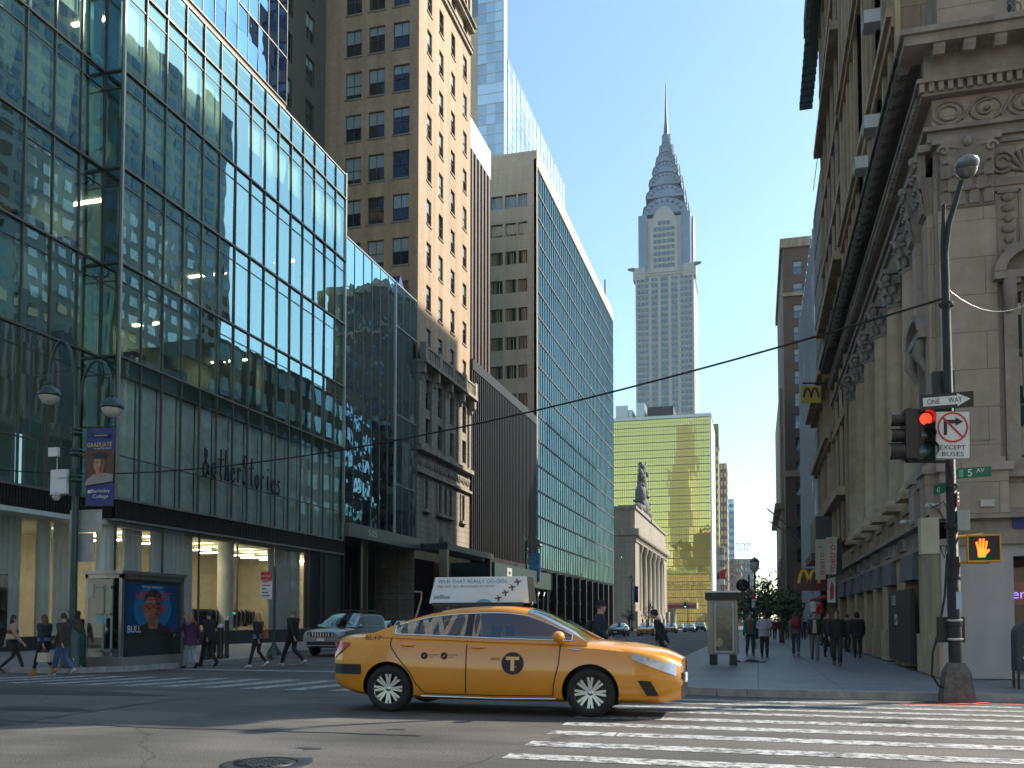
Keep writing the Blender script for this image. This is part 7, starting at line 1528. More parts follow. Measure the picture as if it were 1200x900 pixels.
def make_car(name, label, cat, P, paint, loc, rz, detail=True, group=None):
    t = thing(name, label, cat, loc, rz, group, True); L0, L1 = P['x0'], P['x1']
    xs = sorted(set([round(L0 + (L1 - L0) * i / 44, 3) for i in range(45)] + [P['hood0'], P['trunk0']]))
    S = car_sections(P, xs); q = MB(); n = len(S[0]); vs = []; 
    for x, s in zip(xs, S):
        full = [(y, z) for y, z in s] + [(-y, z) for y, z in s[-2:0:-1]]
        vs += [(x, -y, z) for y, z in full]
    k = len(s) * 2 - 2
    for i in range(len(xs) - 1):
        for j in range(k):
            jj = (j + 1) % k; top = j in (0, 1, k - 1, k - 2) and P['trunk0'] + .1 < xs[i] < P['hood0'] - .15
            q.f.append([i * k + j, i * k + jj, (i + 1) * k + jj, (i + 1) * k + j]); q.m.append(1 if top else 0); q.sm.append(True)
    q.v = vs; q.f.append(list(range(k))); q.m.append(0); q.sm.append(True); q.f.append([(len(xs) - 1) * k + j for j in range(k)][::-1]); q.m.append(0); q.sm.append(True)
    body = q.build('body', [paint, M['car_dark'], M['trim']], t, recalc=True)
    R_ = P['R']
    cut = MB()
    for wx in P['wheels']:
        for sy in (-1, 1): cut.lathe([(0, sy * .5), (R_ + .045, sy * .5), (R_ + .045, sy * 1.3), (0, sy * 1.3)], (wx, 0, R_ + .01), 32, m=0, axis='y')
    co = bpy.data.objects.new('cut', cut.mesh('cut', M['trim'])); COL.objects.link(co)
    bm = bmesh.new(); bm.from_mesh(co.data); bmesh.ops.remove_doubles(bm, verts=bm.verts, dist=1e-5); bmesh.ops.recalc_face_normals(bm, faces=bm.faces); bm.to_mesh(co.data); bm.free()
    co.matrix_world = Matrix.Identity(4); par = body.parent; body.parent = None
    md = body.modifiers.new('b', 'BOOLEAN'); md.operation = 'DIFFERENCE'; md.object = co; md.solver = 'EXACT'; md.material_mode = 'TRANSFER'
    bpy.context.view_layer.update(); dg = bpy.context.evaluated_depsgraph_get(); me = bpy.data.meshes.new_from_object(body.evaluated_get(dg)); body.modifiers.clear(); body.data = me; body.parent = par
    me.set_sharp_from_angle(angle=R(38)); bpy.data.objects.remove(co)
    # greenhouse
    g = P['gh']; xr = sorted(set([g['rw0'], g['rw1'], g['ws1'], g['ws0'], g['d0'], g['d1']] + [v for a in g['pillars'] for v in a] + [g['rw0'] + (g['ws0'] - g['rw0']) * i / 30 for i in range(31)]))
    hs = smooth_tab(g['roof'], xr); bt_ = smooth_tab(P['top'], xr); ww = smooth_tab(P['w'], xr); vs = []
    for x, h, b, w in zip(xr, hs, bt_, ww):
        h = max(h, b + .02); f = min(1, (h - b) / g['full']); ye = w * (.90 - (.90 - g['roofw']) * f)
        sd = [(0, h + .02 * f), (ye * .5, h + .016 * f), (ye * .86, h + .0), (ye, h - .03 * f), (ye + (w * .9 - ye) * .16, h - .03 * f - (h - b) * .13), (w * .885, b + min(.035, (h - b) * .3)), (w * .90, b - .02)]
        vs += [(x, -y, z) for y, z in sd] + [(x, y, z) for y, z in sd[::-1][:-1]]
    K = 13; fr, gl = MB(), MB(); fr.v = list(vs); 
    for i in range(len(xr) - 1):
        xm = (xr[i] + xr[i + 1]) / 2; pil = any(a < xm < b for a, b in g['pillars'])
        for j in range(K - 1):
            fc = [i * K + j, i * K + j + 1, (i + 1) * K + j + 1, (i + 1) * K + j]; top = j in (0, 1, 10, 11); topc = j in (0, 1, 2, 9, 10, 11); side = j in (4, 7)
            if side and g['d0'] < xm < g['d1']:
                if pil: fr.f.append(fc); fr.m.append(1); fr.sm.append(False)
                else: gl.add([vs[a] for a in fc], [(0, 1, 2, 3)], 0, True)
            elif topc and (xm > g['ws1'] or xm < g['rw1']) and g['rw0'] + .05 < xm < g['ws0'] - .03: gl.add([vs[a] for a in fc], [(0, 1, 2, 3)], 0, True)
            else: fr.f.append(fc); fr.m.append(0); fr.sm.append(True)
    o = fr.build('roof', [paint, M['trim']], t); o.data.set_sharp_from_angle(angle=R(40)); gl.build('window_glass', CARGLASS, t, recalc=True)
    # window trim line
    if detail:
        for sy in (-1, 1):
            q = MB(); up_, lo_ = [], []
            for x in [g['d0'] + (g['d1'] - g['d0']) * i / 24 for i in range(25)]:
                h = lerp_tab(g['roof'], x); b = lerp_tab(P['top'], x); w = lerp_tab(P['w'], x); f = min(1, (h - b) / g['full']); ye = w * (.90 - (.90 - g['roofw']) * f)
                up_.append((x, sy * (ye + (w * .9 - ye) * .16 + .006), h - .03 * f - (h - b) * .13)); lo_.append((x, sy * (w * .885 + .008), b + min(.035, (h - b) * .3)))
            q.tube(up_, .009, 6); q.tube(lo_, .009, 6); q.tube([up_[0], lo_[0]], .008, 6); q.tube([up_[-1], lo_[-1]], .008, 6); q.build('window_trim', M['chrome'], t)
    # wheels
    for wx in P['wheels']:
        for sy in (-1, 1):
            w = lerp_tab(P['w'], wx) - .02; c = (wx, sy * w, R_); s = sy
            q = MB(); q.lathe([(R_ * .66, -.02 * s), (R_ * .7, 0), (R_ * .82, .006 * s), (R_ * .93, -.008 * s), (R_ * .985, -.035 * s), (R_, -.07 * s), (R_, -.16 * s), (R_ * .96, -.2 * s), (R_ * .66, -.2 * s)], c, 36, axis='y'); ty = q.build('wheel', M['tyre'], t)
            q = MB(); rr = R_ * .67; q.lathe([(rr, -.018 * s), (rr * .95, -.03 * s), (rr * .93, -.05 * s), (rr * .93, -.12 * s)], c, 32, axis='y'); q.lathe([(0, -.02 * s), (rr * .2, -.022 * s), (rr * .22, -.06 * s)], c, 18, axis='y')
            ns = 8 if detail else 5
            for a in range(ns):
                for da in (-.11, .11):
                    a0 = 2 * math.pi * a / ns + da * .6; a1 = 2 * math.pi * a / ns + da * 1.25
                    q.bar((wx + rr * .18 * math.cos(a0), c[1] - .036 * s, R_ + rr * .18 * math.sin(a0)), (wx + rr * .94 * math.cos(a1), c[1] - .03 * s, R_ + rr * .94 * math.sin(a1)), .034, .03, up=(0, 1, 0))
            q.build('rim', M['rim'], ty); q = MB(); q.lathe([(0, -.09 * s), (rr * .93, -.09 * s)], c, 24, axis='y'); q.build('brake_disc', M['trim'], ty)
    # interior
    q = MB()
    sx = P['seat']
    for yy in (-.38, .38): q.box(sx - .15, sx, yy - .22, yy + .22, .5, P['seatz']); q.box(sx - .12, sx - .03, yy - .1, yy + .1, P['seatz'], P['seatz'] + .16)
    q.box(sx - 1.15, sx - 1.0, -.6, .6, .5, P['seatz'] - .04); q.box(P['hood0'] - .42, P['hood0'] - .2, -.66, .66, .5, lerp_tab(P['top'], P['hood0']) + .02); q.build('seats', M['car_dark'], t)
    # lights
    for nm, m_, (xa_, za_, xb_, zb_, za2, zb2) in (('headlight', M['headlight'], P['hl']), ('taillight', M['taillight'], P['tl'])):
        for sy in (-1, 1):
            q = MB(); vs = []; N_ = 8
            for i in range(N_ + 1):
                x = xa_ + (xb_ - xa_) * i / N_; z1 = za_ + (zb_ - za_) * i / N_; z2 = za2 + (zb2 - za2) * i / N_
                for zz in (z1, (z1 + z2) / 2, z2): vs.append((x, sy * (side_y(P, x, zz) + .022), zz))
            q.add(vs, [(3 * i + j, 3 * i + 3 + j, 3 * i + 4 + j, 3 * i + 1 + j) for i in range(N_) for j in (0, 1)], 0, True)
            if nm == 'headlight' or True:   # wrap round the end
                x = xb_; e = [v for v in vs[-3:]]; inn = .62 * abs(e[1][1]); q.add([e[0], (x + (.07 if nm == 'headlight' else -.03), sy * inn, e[0][2]), (x + (.07 if nm == 'headlight' else -.03), sy * inn, e[2][2]), e[2]], [(0, 1, 2, 3)])
            q.build(nm, m_, t)
    fx = P['x1']; w = lerp_tab(P['w'], fx)
    q = MB(); q.box(fx - .1, fx + .012, -w * .75, w * .75, P['grz'][0], P['grz'][1])
    for k in range(5): z = P['grz'][0] + (P['grz'][1] - P['grz'][0]) * (k + .5) / 5; q.box(fx + .012, fx + .02, -w * .72, w * .72, z - .008, z + .008)
    q.build('grille', M['trim'], t)
    q = MB(); q.box(fx - .1, fx + .008, -w * .8, w * .8, P['bz'][0], P['bz'][1]); q.build('lower_grille', M['trim'], t)
    q = MB(); q.box(fx + .02, fx + .035, -.16, .16, P['bz'][1] + .02, P['bz'][1] + .14); q.build('number_plate', M['white'], t)
    for sy in (-1, 1):
        mx = g['d1'] - .13; b = lerp_tab(P['top'], mx); y = lerp_tab(P['w'], mx) * .92
        q = MB(); q.ball((mx - .02, sy * (y + .10), b + .085), (.085, .11, .075), 0, 12, 8); q.box(mx - .03, mx + .03, sy * (y - .03), sy * (y + .05), b + .02, b + .06); q.build('mirror', paint, t)
    return t
def body_line(P, pts, r, sy=-1, off=.001):
    off += .006; pts = [(x0 + (x1 - x0) * i / 6, z0 + (z1 - z0) * i / 6) for (x0, z0), (x1, z1) in zip(pts[:-1], pts[1:]) for i in range(6)] + [pts[-1]]
    q = MB(); q.tube([(x, sy * (side_y(P, x, z) + off), z) for x, z in pts], r, 5); return q
SED = dict(x0=-2.40, x1=2.38, hood0=1.16, trunk0=-1.72, R=.325, wheels=(-1.53, 1.25), seat=-.05, seatz=1.04, crown=.05,
    w=[(-2.6, .56), (-2.40, .68), (-2.3, .82), (-2.1, .875), (-1.6, .90), (0, .91), (1.2, .90), (1.8, .885), (2.1, .84), (2.28, .76), (2.38, .64), (2.6, .6)],
    top=[(-2.6, .90), (-2.40, .99), (-2.25, 1.045), (-1.9, 1.06), (-1.4, 1.05), (0, 1.0), (.9, .975), (1.3, .955), (1.8, .905), (2.1, .845), (2.28, .775), (2.38, .70), (2.6, .66)],
    bot=[(-2.6, .42), (-2.40, .36), (-2.1, .26), (-1.9, .22), (-1, .19), (1, .19), (1.9, .2), (2.2, .2), (2.38, .25), (2.6, .27)],
    hl=(1.78, .85, 2.32, .70, .775, .56), tl=(-2.12, .965, -2.385, .985, .93, .74), grz=(.50, .585), bz=(.26, .42),
    gh=dict(rw0=-1.9, rw1=-.85, ws1=.36, ws0=1.2, d0=-1.46, d1=1.0, pillars=[(-.46, -.36), (-1.14, -1.12)], roofw=.64, full=.42,
        roof=[(-2.1, 1.0), (-1.9, 1.06), (-1.7, 1.13), (-1.35, 1.28), (-1.0, 1.39), (-.65, 1.445), (-.2, 1.47), (.1, 1.465), (.38, 1.425), (.66, 1.30), (1.0, 1.12), (1.2, .99), (1.4, .9)]))
# ---- the taxi
wn_ = ag(703, 842); YT = float(wn_[1]) + .9; XC = float(ay(594, 780, YT - .9)[0]) - .17; TZ = 0.0
taxi = make_car('taxi', 'orange yellow sedan taxi crossing the junction with a roof advertisement', 'taxi', SED, M['taxi'], (XC, YT, TZ), R(0.6)); taxi.scale = (1.055, 1.0, 1.03)
for sy in (-1, 1):
    for nm, pts in (('door_seam', [(-.41, 1.0), (-.41, .6), (-.42, .28)]), ('door_seam', [(.86, .97), (.84, .7), (.78, .45), (.76, .27)]), ('door_seam', [(-1.5, 1.04), (-1.5, .93), (-1.4, .78), (-1.2, .55), (-1.12, .40), (-1.0, .28)])):
        body_line(SED, pts, .007, sy).build(nm, M['trim'], taxi)
    body_line(SED, [(-1.0, .275), (0, .265), (.76, .275)], .006, sy).build('door_seam', M['trim'], taxi)
    body_line(SED, [(-1.05, .235), (0, .225), (.8, .235)], .014, sy, .004).build('sill_strip', M['chrome'], taxi)
    for x in (-1.25, -.25):
        z = .93 if x < -1 else .91; q = MB(); yy = side_y(SED, x, z); q.ball((x, sy * (yy + .012), z), (.11, .022, .022), 0, 12, 6); q.ball((x - .0, sy * yy, z + .01), (.07, .02, .035), 0, 10, 6); q.build('door_handle', M['taxi'], taxi)
    q = MB(); vs = []; N_ = 12
    for i in range(N_ + 1):
        x = -2.385 + .46 * i / N_
        for z in (.52, .66): vs.append((x, sy * (side_y(SED, x, z) + .012), z))
    q.add(vs, [(2 * i, 2 * i + 2, 2 * i + 3, 2 * i + 1) for i in range(N_)], 0, True); q.build('bumper_strip', M['trim'], taxi)
    q = MB(); P_ = [(1.86, .50), (2.02, .49), (2.12, .30), (1.97, .30)]; q.add([(x, sy * (side_y(SED, x, z) + .03), z) for x, z in P_], [(0, 1, 2, 3)]); q.build('fog_recess', M['trim'], taxi)
    q = MB(); P_ = [(1.84, .78), (1.98, .745), (1.98, .70), (1.88, .735)]; q.add([(x, sy * (side_y(SED, x, z) + .012), z) for x, z in P_], [(0, 1, 2, 3)]); q.build('indicator', M['amber'], taxi)
    body_line(SED, [(.97, .90), (1.12, .885)], .008, sy, .004).build('fender_badge', M['chrome'], taxi)
q = MB(); q.ball((-1.43, -.71, 1.185), (.055, .03, .045), 0, 14, 8); q.build('roof_medallion', mat('teal_disc', (.02, .12, .1), .4), taxi)
# decals, laid on the near side
def disc(x, z, r_, m, nm, off): q = MB(); q.add([(x + r_ * math.cos(a), -(side_y(SED, x + r_ * math.cos(a), z + r_ * math.sin(a)) + off), z + r_ * math.sin(a)) for a in rng(0, 2 * math.pi, 28)[:-1]], [tuple(range(28))]); return q.build(nm, m, taxi)
disc(.23, .70, .15, M['ink'], 'roundel', .008)
q = MB()
for (x0, x1, z0, z1) in ((.14, .32, .745, .79), (.205, .255, .60, .745)): q.add([(x, -(side_y(SED, x, z) + .014), z) for x, z in ((x0, z0), (x1, z0), (x1, z1), (x0, z1))], [(0, 1, 2, 3)])
q.build('roundel_letter', M['taxi'], taxi)
lettering('NYC', taxi, (-.06, -(side_y(SED, 0, .74) + .004), .735), (1, 0, 0), (0, 0, 1), .13, .04, M['ink'])
for x in (-1.0, -.72):
    disc(x, .79, .048, M['ink'], 'small_roundel', .006)
    q = MB(); q.add([(x + a, -(side_y(SED, x, .79) + .011), .79 + b) for a, b in ((-.02, -.02), (.0, .01), (.02, .02), (.005, -.01))], [(0, 1, 2, 3)]); q.build('roundel_mark', M['taxi'], taxi)
    lettering('NYC FARE' if x < -.9 else 'TLC LINE', taxi, (x + .06, -(side_y(SED, x, .79) + .004), .795), (1, 0, 0), (0, 0, 1), .13, .018, M['ink']); lettering('ride' if x < -.9 else 'taxi', taxi, (x + .06, -(side_y(SED, x, .79) + .004), .765), (1, 0, 0), (0, 0, 1), .07, .016, M['ink'])
lettering('6L17', taxi, (-1.88, -(side_y(SED, -1.78, 1.0) + .006), 1.0), (1, 0, 0), (0, .05, 1), .24, .06, M['ink'])
# roof advertisement
q = MB(); q.box(-1.1, .22, -.28, -.2, 1.475, 1.53); q.box(-1.1, .22, .2, .28, 1.475, 1.53); q.build('roof_rack', M['trim'], taxi)
q = MB(); q.prism([(-1.16, 1.52), (.30, 1.52), (.26, 1.90), (-1.08, 1.90)], lambda a, b, w: (a, w * (1 - (b - 1.52) * .4), b), -.24, .24, 0, 1); ad = q.build('roof_advertisement', [mat('ad_white', (.74, .77, .82), .35, var=.04, coat=.3), M['dark']], taxi)
def adp(a, b): z = 1.52 + .38 * b; return (-1.16 + .08 * b + a * (1.46 - .12 * b), -.24 * (1 - (z - 1.52) * .4) - .002, z)
lettering("WI-FI THAT REALLY GO-GOs.", taxi, adp(.05, .76), (1, 0, 0), (0, .1, 1), 1.02, .055, mat('ad_blue', (.03, .2, .38), .5)); lettering('FREE. FAST. REAL BROADBAND IN THE SKY', taxi, adp(.05, .60), (1, 0, 0), (0, .1, 1), .85, .032, mat('ad_grey', (.2, .22, .25), .5)); lettering('jetBlue', taxi, adp(.04, .13), (1, 0, 0), (0, .1, 1), .24, .075, M['navy'])
for (a, b) in ((.90, .78), (.84, .58), (.77, .38), (.70, .18)):
    c = Vector(adp(a, b)); q = MB()
    for P_ in ([(-.05, -.01), (.03, .0), (.06, .02), (.03, .02), (-.05, .01)], [(-.03, .045), (.0, .0), (.02, .01), (-.01, .045)], [(-.01, -.045), (-.01, .0), (.02, .005), (.01, -.045)]): q.add([(c.x + u, c.y - .005, c.z + v) for u, v in P_], [tuple(range(len(P_)))])
    q.build('ad_bird', mat('ad_bird_brown', (.12, .1, .07), .6), taxi)
q = MB(); q.lathe([(.13, 0), (.13, .01)], (-.33, -.236, 1.53), 16, axis='y', a0=0, a1=math.pi); q.add([adp(.48 + .15 * (1 - math.cos(a)) / 2, .02 + .14 * math.sin(a)) for a in rng(0, math.pi, 10)], [tuple(range(11))]); q.build('ad_emblem', mat('ad_lightblue', (.2, .4, .5), .5), taxi)
q = MB(); q.lathe([(.05, 0), (.045, .05), (.01, .07)], (-.02 + .28, 0, 1.49), 10); q.build('roof_aerial', M['trim'], taxi)
# rear passenger is built with the people
# ---- parked SUV
SUV = dict(x0=-2.3, x1=2.3, hood0=1.0, trunk0=-2.25, R=.37, wheels=(-1.4, 1.36), seat=-.1, seatz=1.28, crown=.04,
    w=[(-2.5, .7), (-2.3, .82), (-2.1, .90), (0, .93), (1.8, .92), (2.1, .88), (2.3, .80), (2.5, .75)], top=[(-2.5, 1.0), (-2.3, 1.12), (-1.8, 1.16), (0, 1.14), (1.1, 1.12), (2.0, 1.06), (2.2, 1.0), (2.3, .90), (2.5, .85)],
    bot=[(-2.5, .5), (-2.3, .42), (-2, .34), (0, .3), (2, .34), (2.3, .42), (2.5, .45)], hl=(2.0, .98, 2.26, .96, .86, .80), tl=(-2.1, 1.1, -2.28, 1.1, .85, .85), grz=(.78, .98), bz=(.46, .6),
    gh=dict(rw0=-2.25, rw1=-1.98, ws1=.25, ws0=1.02, d0=-1.95, d1=.86, pillars=[(-.32, -.22), (-1.22, -1.14)], roofw=.74, full=.5,
        roof=[(-2.45, 1.1), (-2.25, 1.25), (-1.98, 1.66), (-1.5, 1.72), (-.5, 1.74), (0, 1.735), (.25, 1.70), (.6, 1.48), (1.02, 1.17), (1.2, 1.1)]))
p = ag(382, 769); sv = make_car('suv', 'silver grey boxy SUV with a roof rack parked by the dark canopy entrance', 'suv', SUV, mat('silver_paint', (.25, .28, .30), .3, .6, coat=1, var=.03), (float(p[0]), float(p[1]) + 2.0, road_z(p[1] + 2)), R(-92))
q = MB()
for sy in (-.55, .55): q.tube([(-1.7, sy, 1.76), (-1.6, sy, 1.84), (.0, sy, 1.84), (.1, sy, 1.76)], .02, 6)
for x in (-1.4, -.9, -.4): q.tube([(x, -.55, 1.84), (x, .55, 1.84)], .02, 6)
q.box(-1.5, -.3, -.5, .5, 1.85, 1.9); q.build('roof_rack', M['dark'], sv)
q = MB()
for k in range(7): y = -.36 + k * .12; q.box(2.30, 2.325, y - .022, y + .022, .8, .97)
q.build('grille_bars', M['chrome'], sv)
BLK = mat('black_car_paint', (.01, .011, .013), .25, coat=1, var=.02)
def far_car(label, px, py, paint, P=SED, rz=-90, cat='car', group='cars in the side street', back=2.2):
    p = ag(px, py); y = float(p[1]) + back; x = float(ay(px, 724, y)[0]); return make_car('car', label, cat, P, paint, (x, y, road_z(y)), R(rz), False, group)
far_car('dark sedan half hidden behind the taxi roof, next to the grey SUV', 462, 764, mat('green_black_paint', (.01, .03, .025), .25, coat=1, var=.02))
far_car('black sedan waiting by the left kerb far behind the man in the cap', 725, 746, BLK)
yc_ = far_car('yellow cab facing the camera far down the street', 758, 745.5, M['taxi'], cat='taxi'); 
q = MB(); q.box(-.4, .0, -.18, .18, 1.49, 1.64); q.build('roof_light', M['white'], yc_)
far_car('second yellow cab partly hidden by the sweeping man', 786, 742, M['taxi'], cat='taxi')
far_car('pale blue sedan far down the street left of the phone kiosk', 808, 741, mat('pale_blue_paint', (.25, .35, .45), .3, coat=1))
far_car('dark blue van shaped car beside the phone kiosk far away', 821, 740, mat('blue_paint', (.03, .08, .2), .3, coat=1), SUV)
far_car('third small yellow cab at the far crossing', 797, 738, M['taxi'], cat='taxi')
# ================================================================== PEOPLE
_cloth = {}
def cloth(c, rough=.85):
    k = tuple(round(v, 3) for v in c)
    if k not in _cloth: _cloth[k] = mat('cloth', c, rough, var=.15, vscale=9, bump=.25, bscale=40)
    return _cloth[k]
def skin_mesh(name, verts, edges, radii, mats, root=0, sub=1, zone=None):
    me = bpy.data.meshes.new(name); me.from_pydata([tuple(v) for v in verts], edges, []); o = bpy.data.objects.new(name, me); COL.objects.link(o)
    md = o.modifiers.new('s', 'SKIN'); md.use_smooth_shade = True
    for i, r in enumerate(radii): me.skin_vertices[0].data[i].radius = (r, r) if not hasattr(r, '__len__') else r
    me.skin_vertices[0].data[root].use_root = True
    o.modifiers.new('d', 'SUBSURF').levels = sub; bpy.context.view_layer.update()
    dg = bpy.context.evaluated_depsgraph_get(); m2 = bpy.data.meshes.new_from_object(o.evaluated_get(dg)); bpy.data.objects.remove(o); bpy.data.meshes.remove(me)
    m2.materials.clear()
    for m in mats: m2.materials.append(m)
    for p in m2.polygons: p.use_smooth = True; p.material_index = zone(p.center) if zone else 0
    m2.name = name; return m2
def ring_loft(q, rings, n=14, m=0, caps=True):
    """rings: (cx, cy, z, rx, ry[, tilt])"""
    vs = []
    for r in rings:
        for k in range(n):
            a = 2 * math.pi * k / n; vs.append((r[0] + r[3] * math.cos(a), r[1] + r[4] * math.sin(a), r[2] + (r[5] if len(r) > 5 else 0) * math.cos(a)))
    q.add(vs, [(i * n + k, i * n + (k + 1) % n, (i + 1) * n + (k + 1) % n, (i + 1) * n + k) for i in range(len(rings) - 1) for k in range(n)], m, True)
    if caps: q.add(vs[:n], [tuple(range(n))[::-1]], m); q.add(vs[-n:], [tuple(range(n))], m)
def person(label, loc, rz, H, top=(.02, .02, .022), legs=(.02, .02, .025), hair=(.03, .02, .015), skin='skin', shoe=(.02, .02, .02), stride=.34, hem=.82, wide=1., lean=0., hairlen='short', cap=None, shirt=None, swing=1., arms=None, detail=True, hem_flare=1.05, group='people on foot', boots=None, hood=None, flip=1, legw=1., collar=None):
    s = H / 1.75; t = thing('person', label, 'person', loc, rz, group, True); sk = M[skin]; S = lambda p: (p[0] * s, p[1] * s, p[2] * s)
    lx = lambda z: lean * max(0, z - .95) * 1.0            # forward lean above the hips
    def J(x, y, z): return Vector((x + lx(z), y, z - .12 * abs(lean) * max(0, z - .95)))
    a = stride * flip
    # legs
    hip = {1: J(0, .09, .93), -1: J(0, -.09, .93)}
    knee = {1: Vector((.16 * a / .34 if a > 0 else .04, .095, .50)), -1: Vector((.04 if a > 0 else .16 * -a / .34, -.095, .50))}
    ank = {1: Vector((a * .85, .09, .085 if a >= 0 else .17)), -1: Vector((-a * .85, -.09, .17 if a > 0 else .085))}
    if abs(a) < .08:
        for k in (1, -1): knee[k] = Vector((.03, .1 * k, .5)); ank[k] = Vector((.0 + .06 * k, .1 * k, .085))
    sh = {k: J(0, .185 * k * wide ** .5, 1.42) for k in (1, -1)}
    sw = .22 * swing * a / .34
    elb = {1: J(-.03 - sw * .5, .225 * wide ** .5, 1.15), -1: J(-.03 + sw * .5, -.225 * wide ** .5, 1.15)}; wr = {1: J(.04 - sw * 1.1, .215 * wide ** .5, .90), -1: J(.04 + sw * 1.1, -.215 * wide ** .5, .90)}
    if arms:
        for k in arms: elb[k] = Vector(arms[k][0]); wr[k] = Vector(arms[k][1])
    V, E_, Rr = [], [], []
    def add(p, r, par=None):
        V.append(S(p)); Rr.append(r * s); i = len(V) - 1
        if par is not None: E_.append((par, i))
        return i
    pel = add(J(0, 0, .96), .125); sp_ = add(J(0, 0, 1.12), .115, pel); chs = add(J(.0, 0, 1.32), .135, sp_); nk0 = add(J(0, 0, 1.46), .07, chs); nk = add(J(.015, 0, 1.53), .052, nk0); hd = add(J(.03, 0, 1.60), .082, nk); hd2 = add(J(.03, 0, 1.675), .078, hd)
    nose = add(J(.112, 0, 1.615), .014, hd)
    hands = {}
    for k in (1, -1):
        a1 = add(sh[k], .055, chs); a2 = add(elb[k], .042, a1); a3 = add(wr[k], .028, a2); d = (wr[k] - elb[k]).normalized(); pl_ = wr[k] + d * .06; a4 = add(pl_, .026, a3); hands[k] = wr[k] + d * .1
        if detail:
            side = Vector((0, 0, 1)).cross(d); side = Vector((1, 0, 0)) if side.length < .3 else side.normalized(); fw = Vector((1, 0, 0)) - d * d.x
            fw = fw.normalized() if fw.length > .1 else Vector((0, 1, 0)); inn = d.cross(fw)
            if inn.y * k > 0: inn = -inn
            for f_, ln in zip((-.03, -.01, .01, .03), (.06, .072, .078, .068)):
                b1 = add(pl_ + fw * f_ + d * .035, .0095, a4); b2 = add(pl_ + fw * f_ * 1.15 + d * (.035 + ln * .55) + inn * .012, .0088, b1); add(pl_ + fw * f_ * 1.15 + d * (.03 + ln * .9) + inn * .035, .0075, b2)
            c1 = add(pl_ + fw * .035 - d * .02 + inn * .01, .011, a4); add(pl_ + fw * .055 + d * .025 + inn * .025, .0095, c1)
        l1 = add(hip[k], .085, pel); l2 = add(knee[k], .056, l1); l3 = add(ank[k], .038, l2)
    ct = cloth(shirt or top)
    body = skin_mesh('body', V, E_, Rr, [sk, ct, cloth(legs)], 0, 1 if detail else 0, None)
    zs_n = 1.47 * s
    for p in body.polygons:
        c = p.center; p.material_index = 0
        if c.z < .97 * s and abs(c.y) < .2 * s and math.hypot(c.x - lx(c.z / s) * s, 0) < .5 * s and c.z < .9 * s:
            near_hand = min((Vector(c) / s - wr[k]).length for k in (1, -1)) < .13; p.material_index = 0 if near_hand else 2
        elif (Vector(c) - Vector(S(J(0, 0, 1.2)))).length < .32 * s and c.z < 1.48 * s: p.material_index = 1
    bo = bpy.data.objects.new('body', body); COL.objects.link(bo); bo.parent = t; ORG[bo.name] = Vector((0, 0, 0))
    # head shape, ears, eyes, hair
    hc = Vector(S(J(.03, 0, 1.64))); q = MB(); 
    q.ball(hc, (.088 * s, .073 * s, .112 * s), 0, 16, 12); q.ball(hc + Vector((.035, 0, -.055)) * s, (.055 * s, .052 * s, .062 * s), 0, 12, 8)
    q.ball(hc + Vector((.092, 0, -.018)) * s, (.016 * s, .012 * s, .024 * s), 0, 8, 6)
    for k in (1, -1): q.ball(hc + Vector((.0, .075 * k, -.01)) * s, (.018 * s, .01 * s, .03 * s), 0, 8, 6)
    q.build('face', sk, t)
    if detail:
        for k in (1, -1): q = MB(); q.ball(hc + Vector((.077, .03 * k, .008)) * s, (.012 * s, .014 * s, .008 * s), 0, 8, 6); q.build('eye', M['ink'], t)
        q = MB(); q.ball(hc + Vector((.083, 0, -.058)) * s, (.01 * s, .022 * s, .006 * s), 0, 8, 5); q.build('mouth', mat('lips', (.3, .12, .1), .5, var=0) if 'lips' not in M else M['lips'], t)
    hm = cloth(hair, .7); q = MB()
    if hairlen != 'none':
        n = 14
        for i in range(8):
            pass
        vs = []; K_ = 8
        for i in range(K_ + 1):
            th = math.pi * .62 * i / K_
            for j in range(n):
                a_ = 2 * math.pi * j / n; front = max(0, math.cos(a_)); th2 = th * (1 - .42 * front ** 2); bump = 1 + .03 * math.sin(5 * a_ + i)
                vs.append(tuple(hc + Vector((-.012 + .099 * math.sin(th2) * math.cos(a_) * bump, .085 * math.sin(th2) * math.sin(a_) * bump, .005 + .122 * math.cos(th2))) * s))
        q.add(vs, [(i * n + j, i * n + (j + 1) % n, (i + 1) * n + (j + 1) % n, (i + 1) * n + j) for i in range(K_) for j in range(n)], 0, True)
        if hairlen in ('long', 'bob'):
            L = .30 if hairlen == 'long' else .14
            ring_loft(q, [tuple(hc + Vector((-.035, 0, .03)) * s) + (.075 * s, .088 * s), tuple(hc + Vector((-.05, 0, -.08)) * s) + (.065 * s, .098 * s), tuple(hc + Vector((-.07, 0, -.08 - L * .5)) * s) + (.06 * s, .105 * s), tuple(hc + Vector((-.075, 0, -.08 - L)) * s) + (.03 * s, .075 * s)], 14)
        q.build('hair', hm, t)
    if cap:
        q = MB(); vs = []; cm = cloth(cap)
        q.lathe([(.0, .128 * s), (.05 * s, .122 * s), (.085 * s, .09 * s), (.098 * s, .04 * s), (.099 * s, .01 * s)], tuple(hc + Vector((-.005, 0, .012)) * s), 16)
        if hood != 'knit': q.prism([(.07, -.06), (.15, -.05), (.175, 0), (.15, .05), (.07, .06)], lambda a_, b_, w: tuple(hc + Vector((a_, b_, .03 + w - (a_ - .07) * .15)) * s), -.006, .006)
        q.build('cap', cm, t)
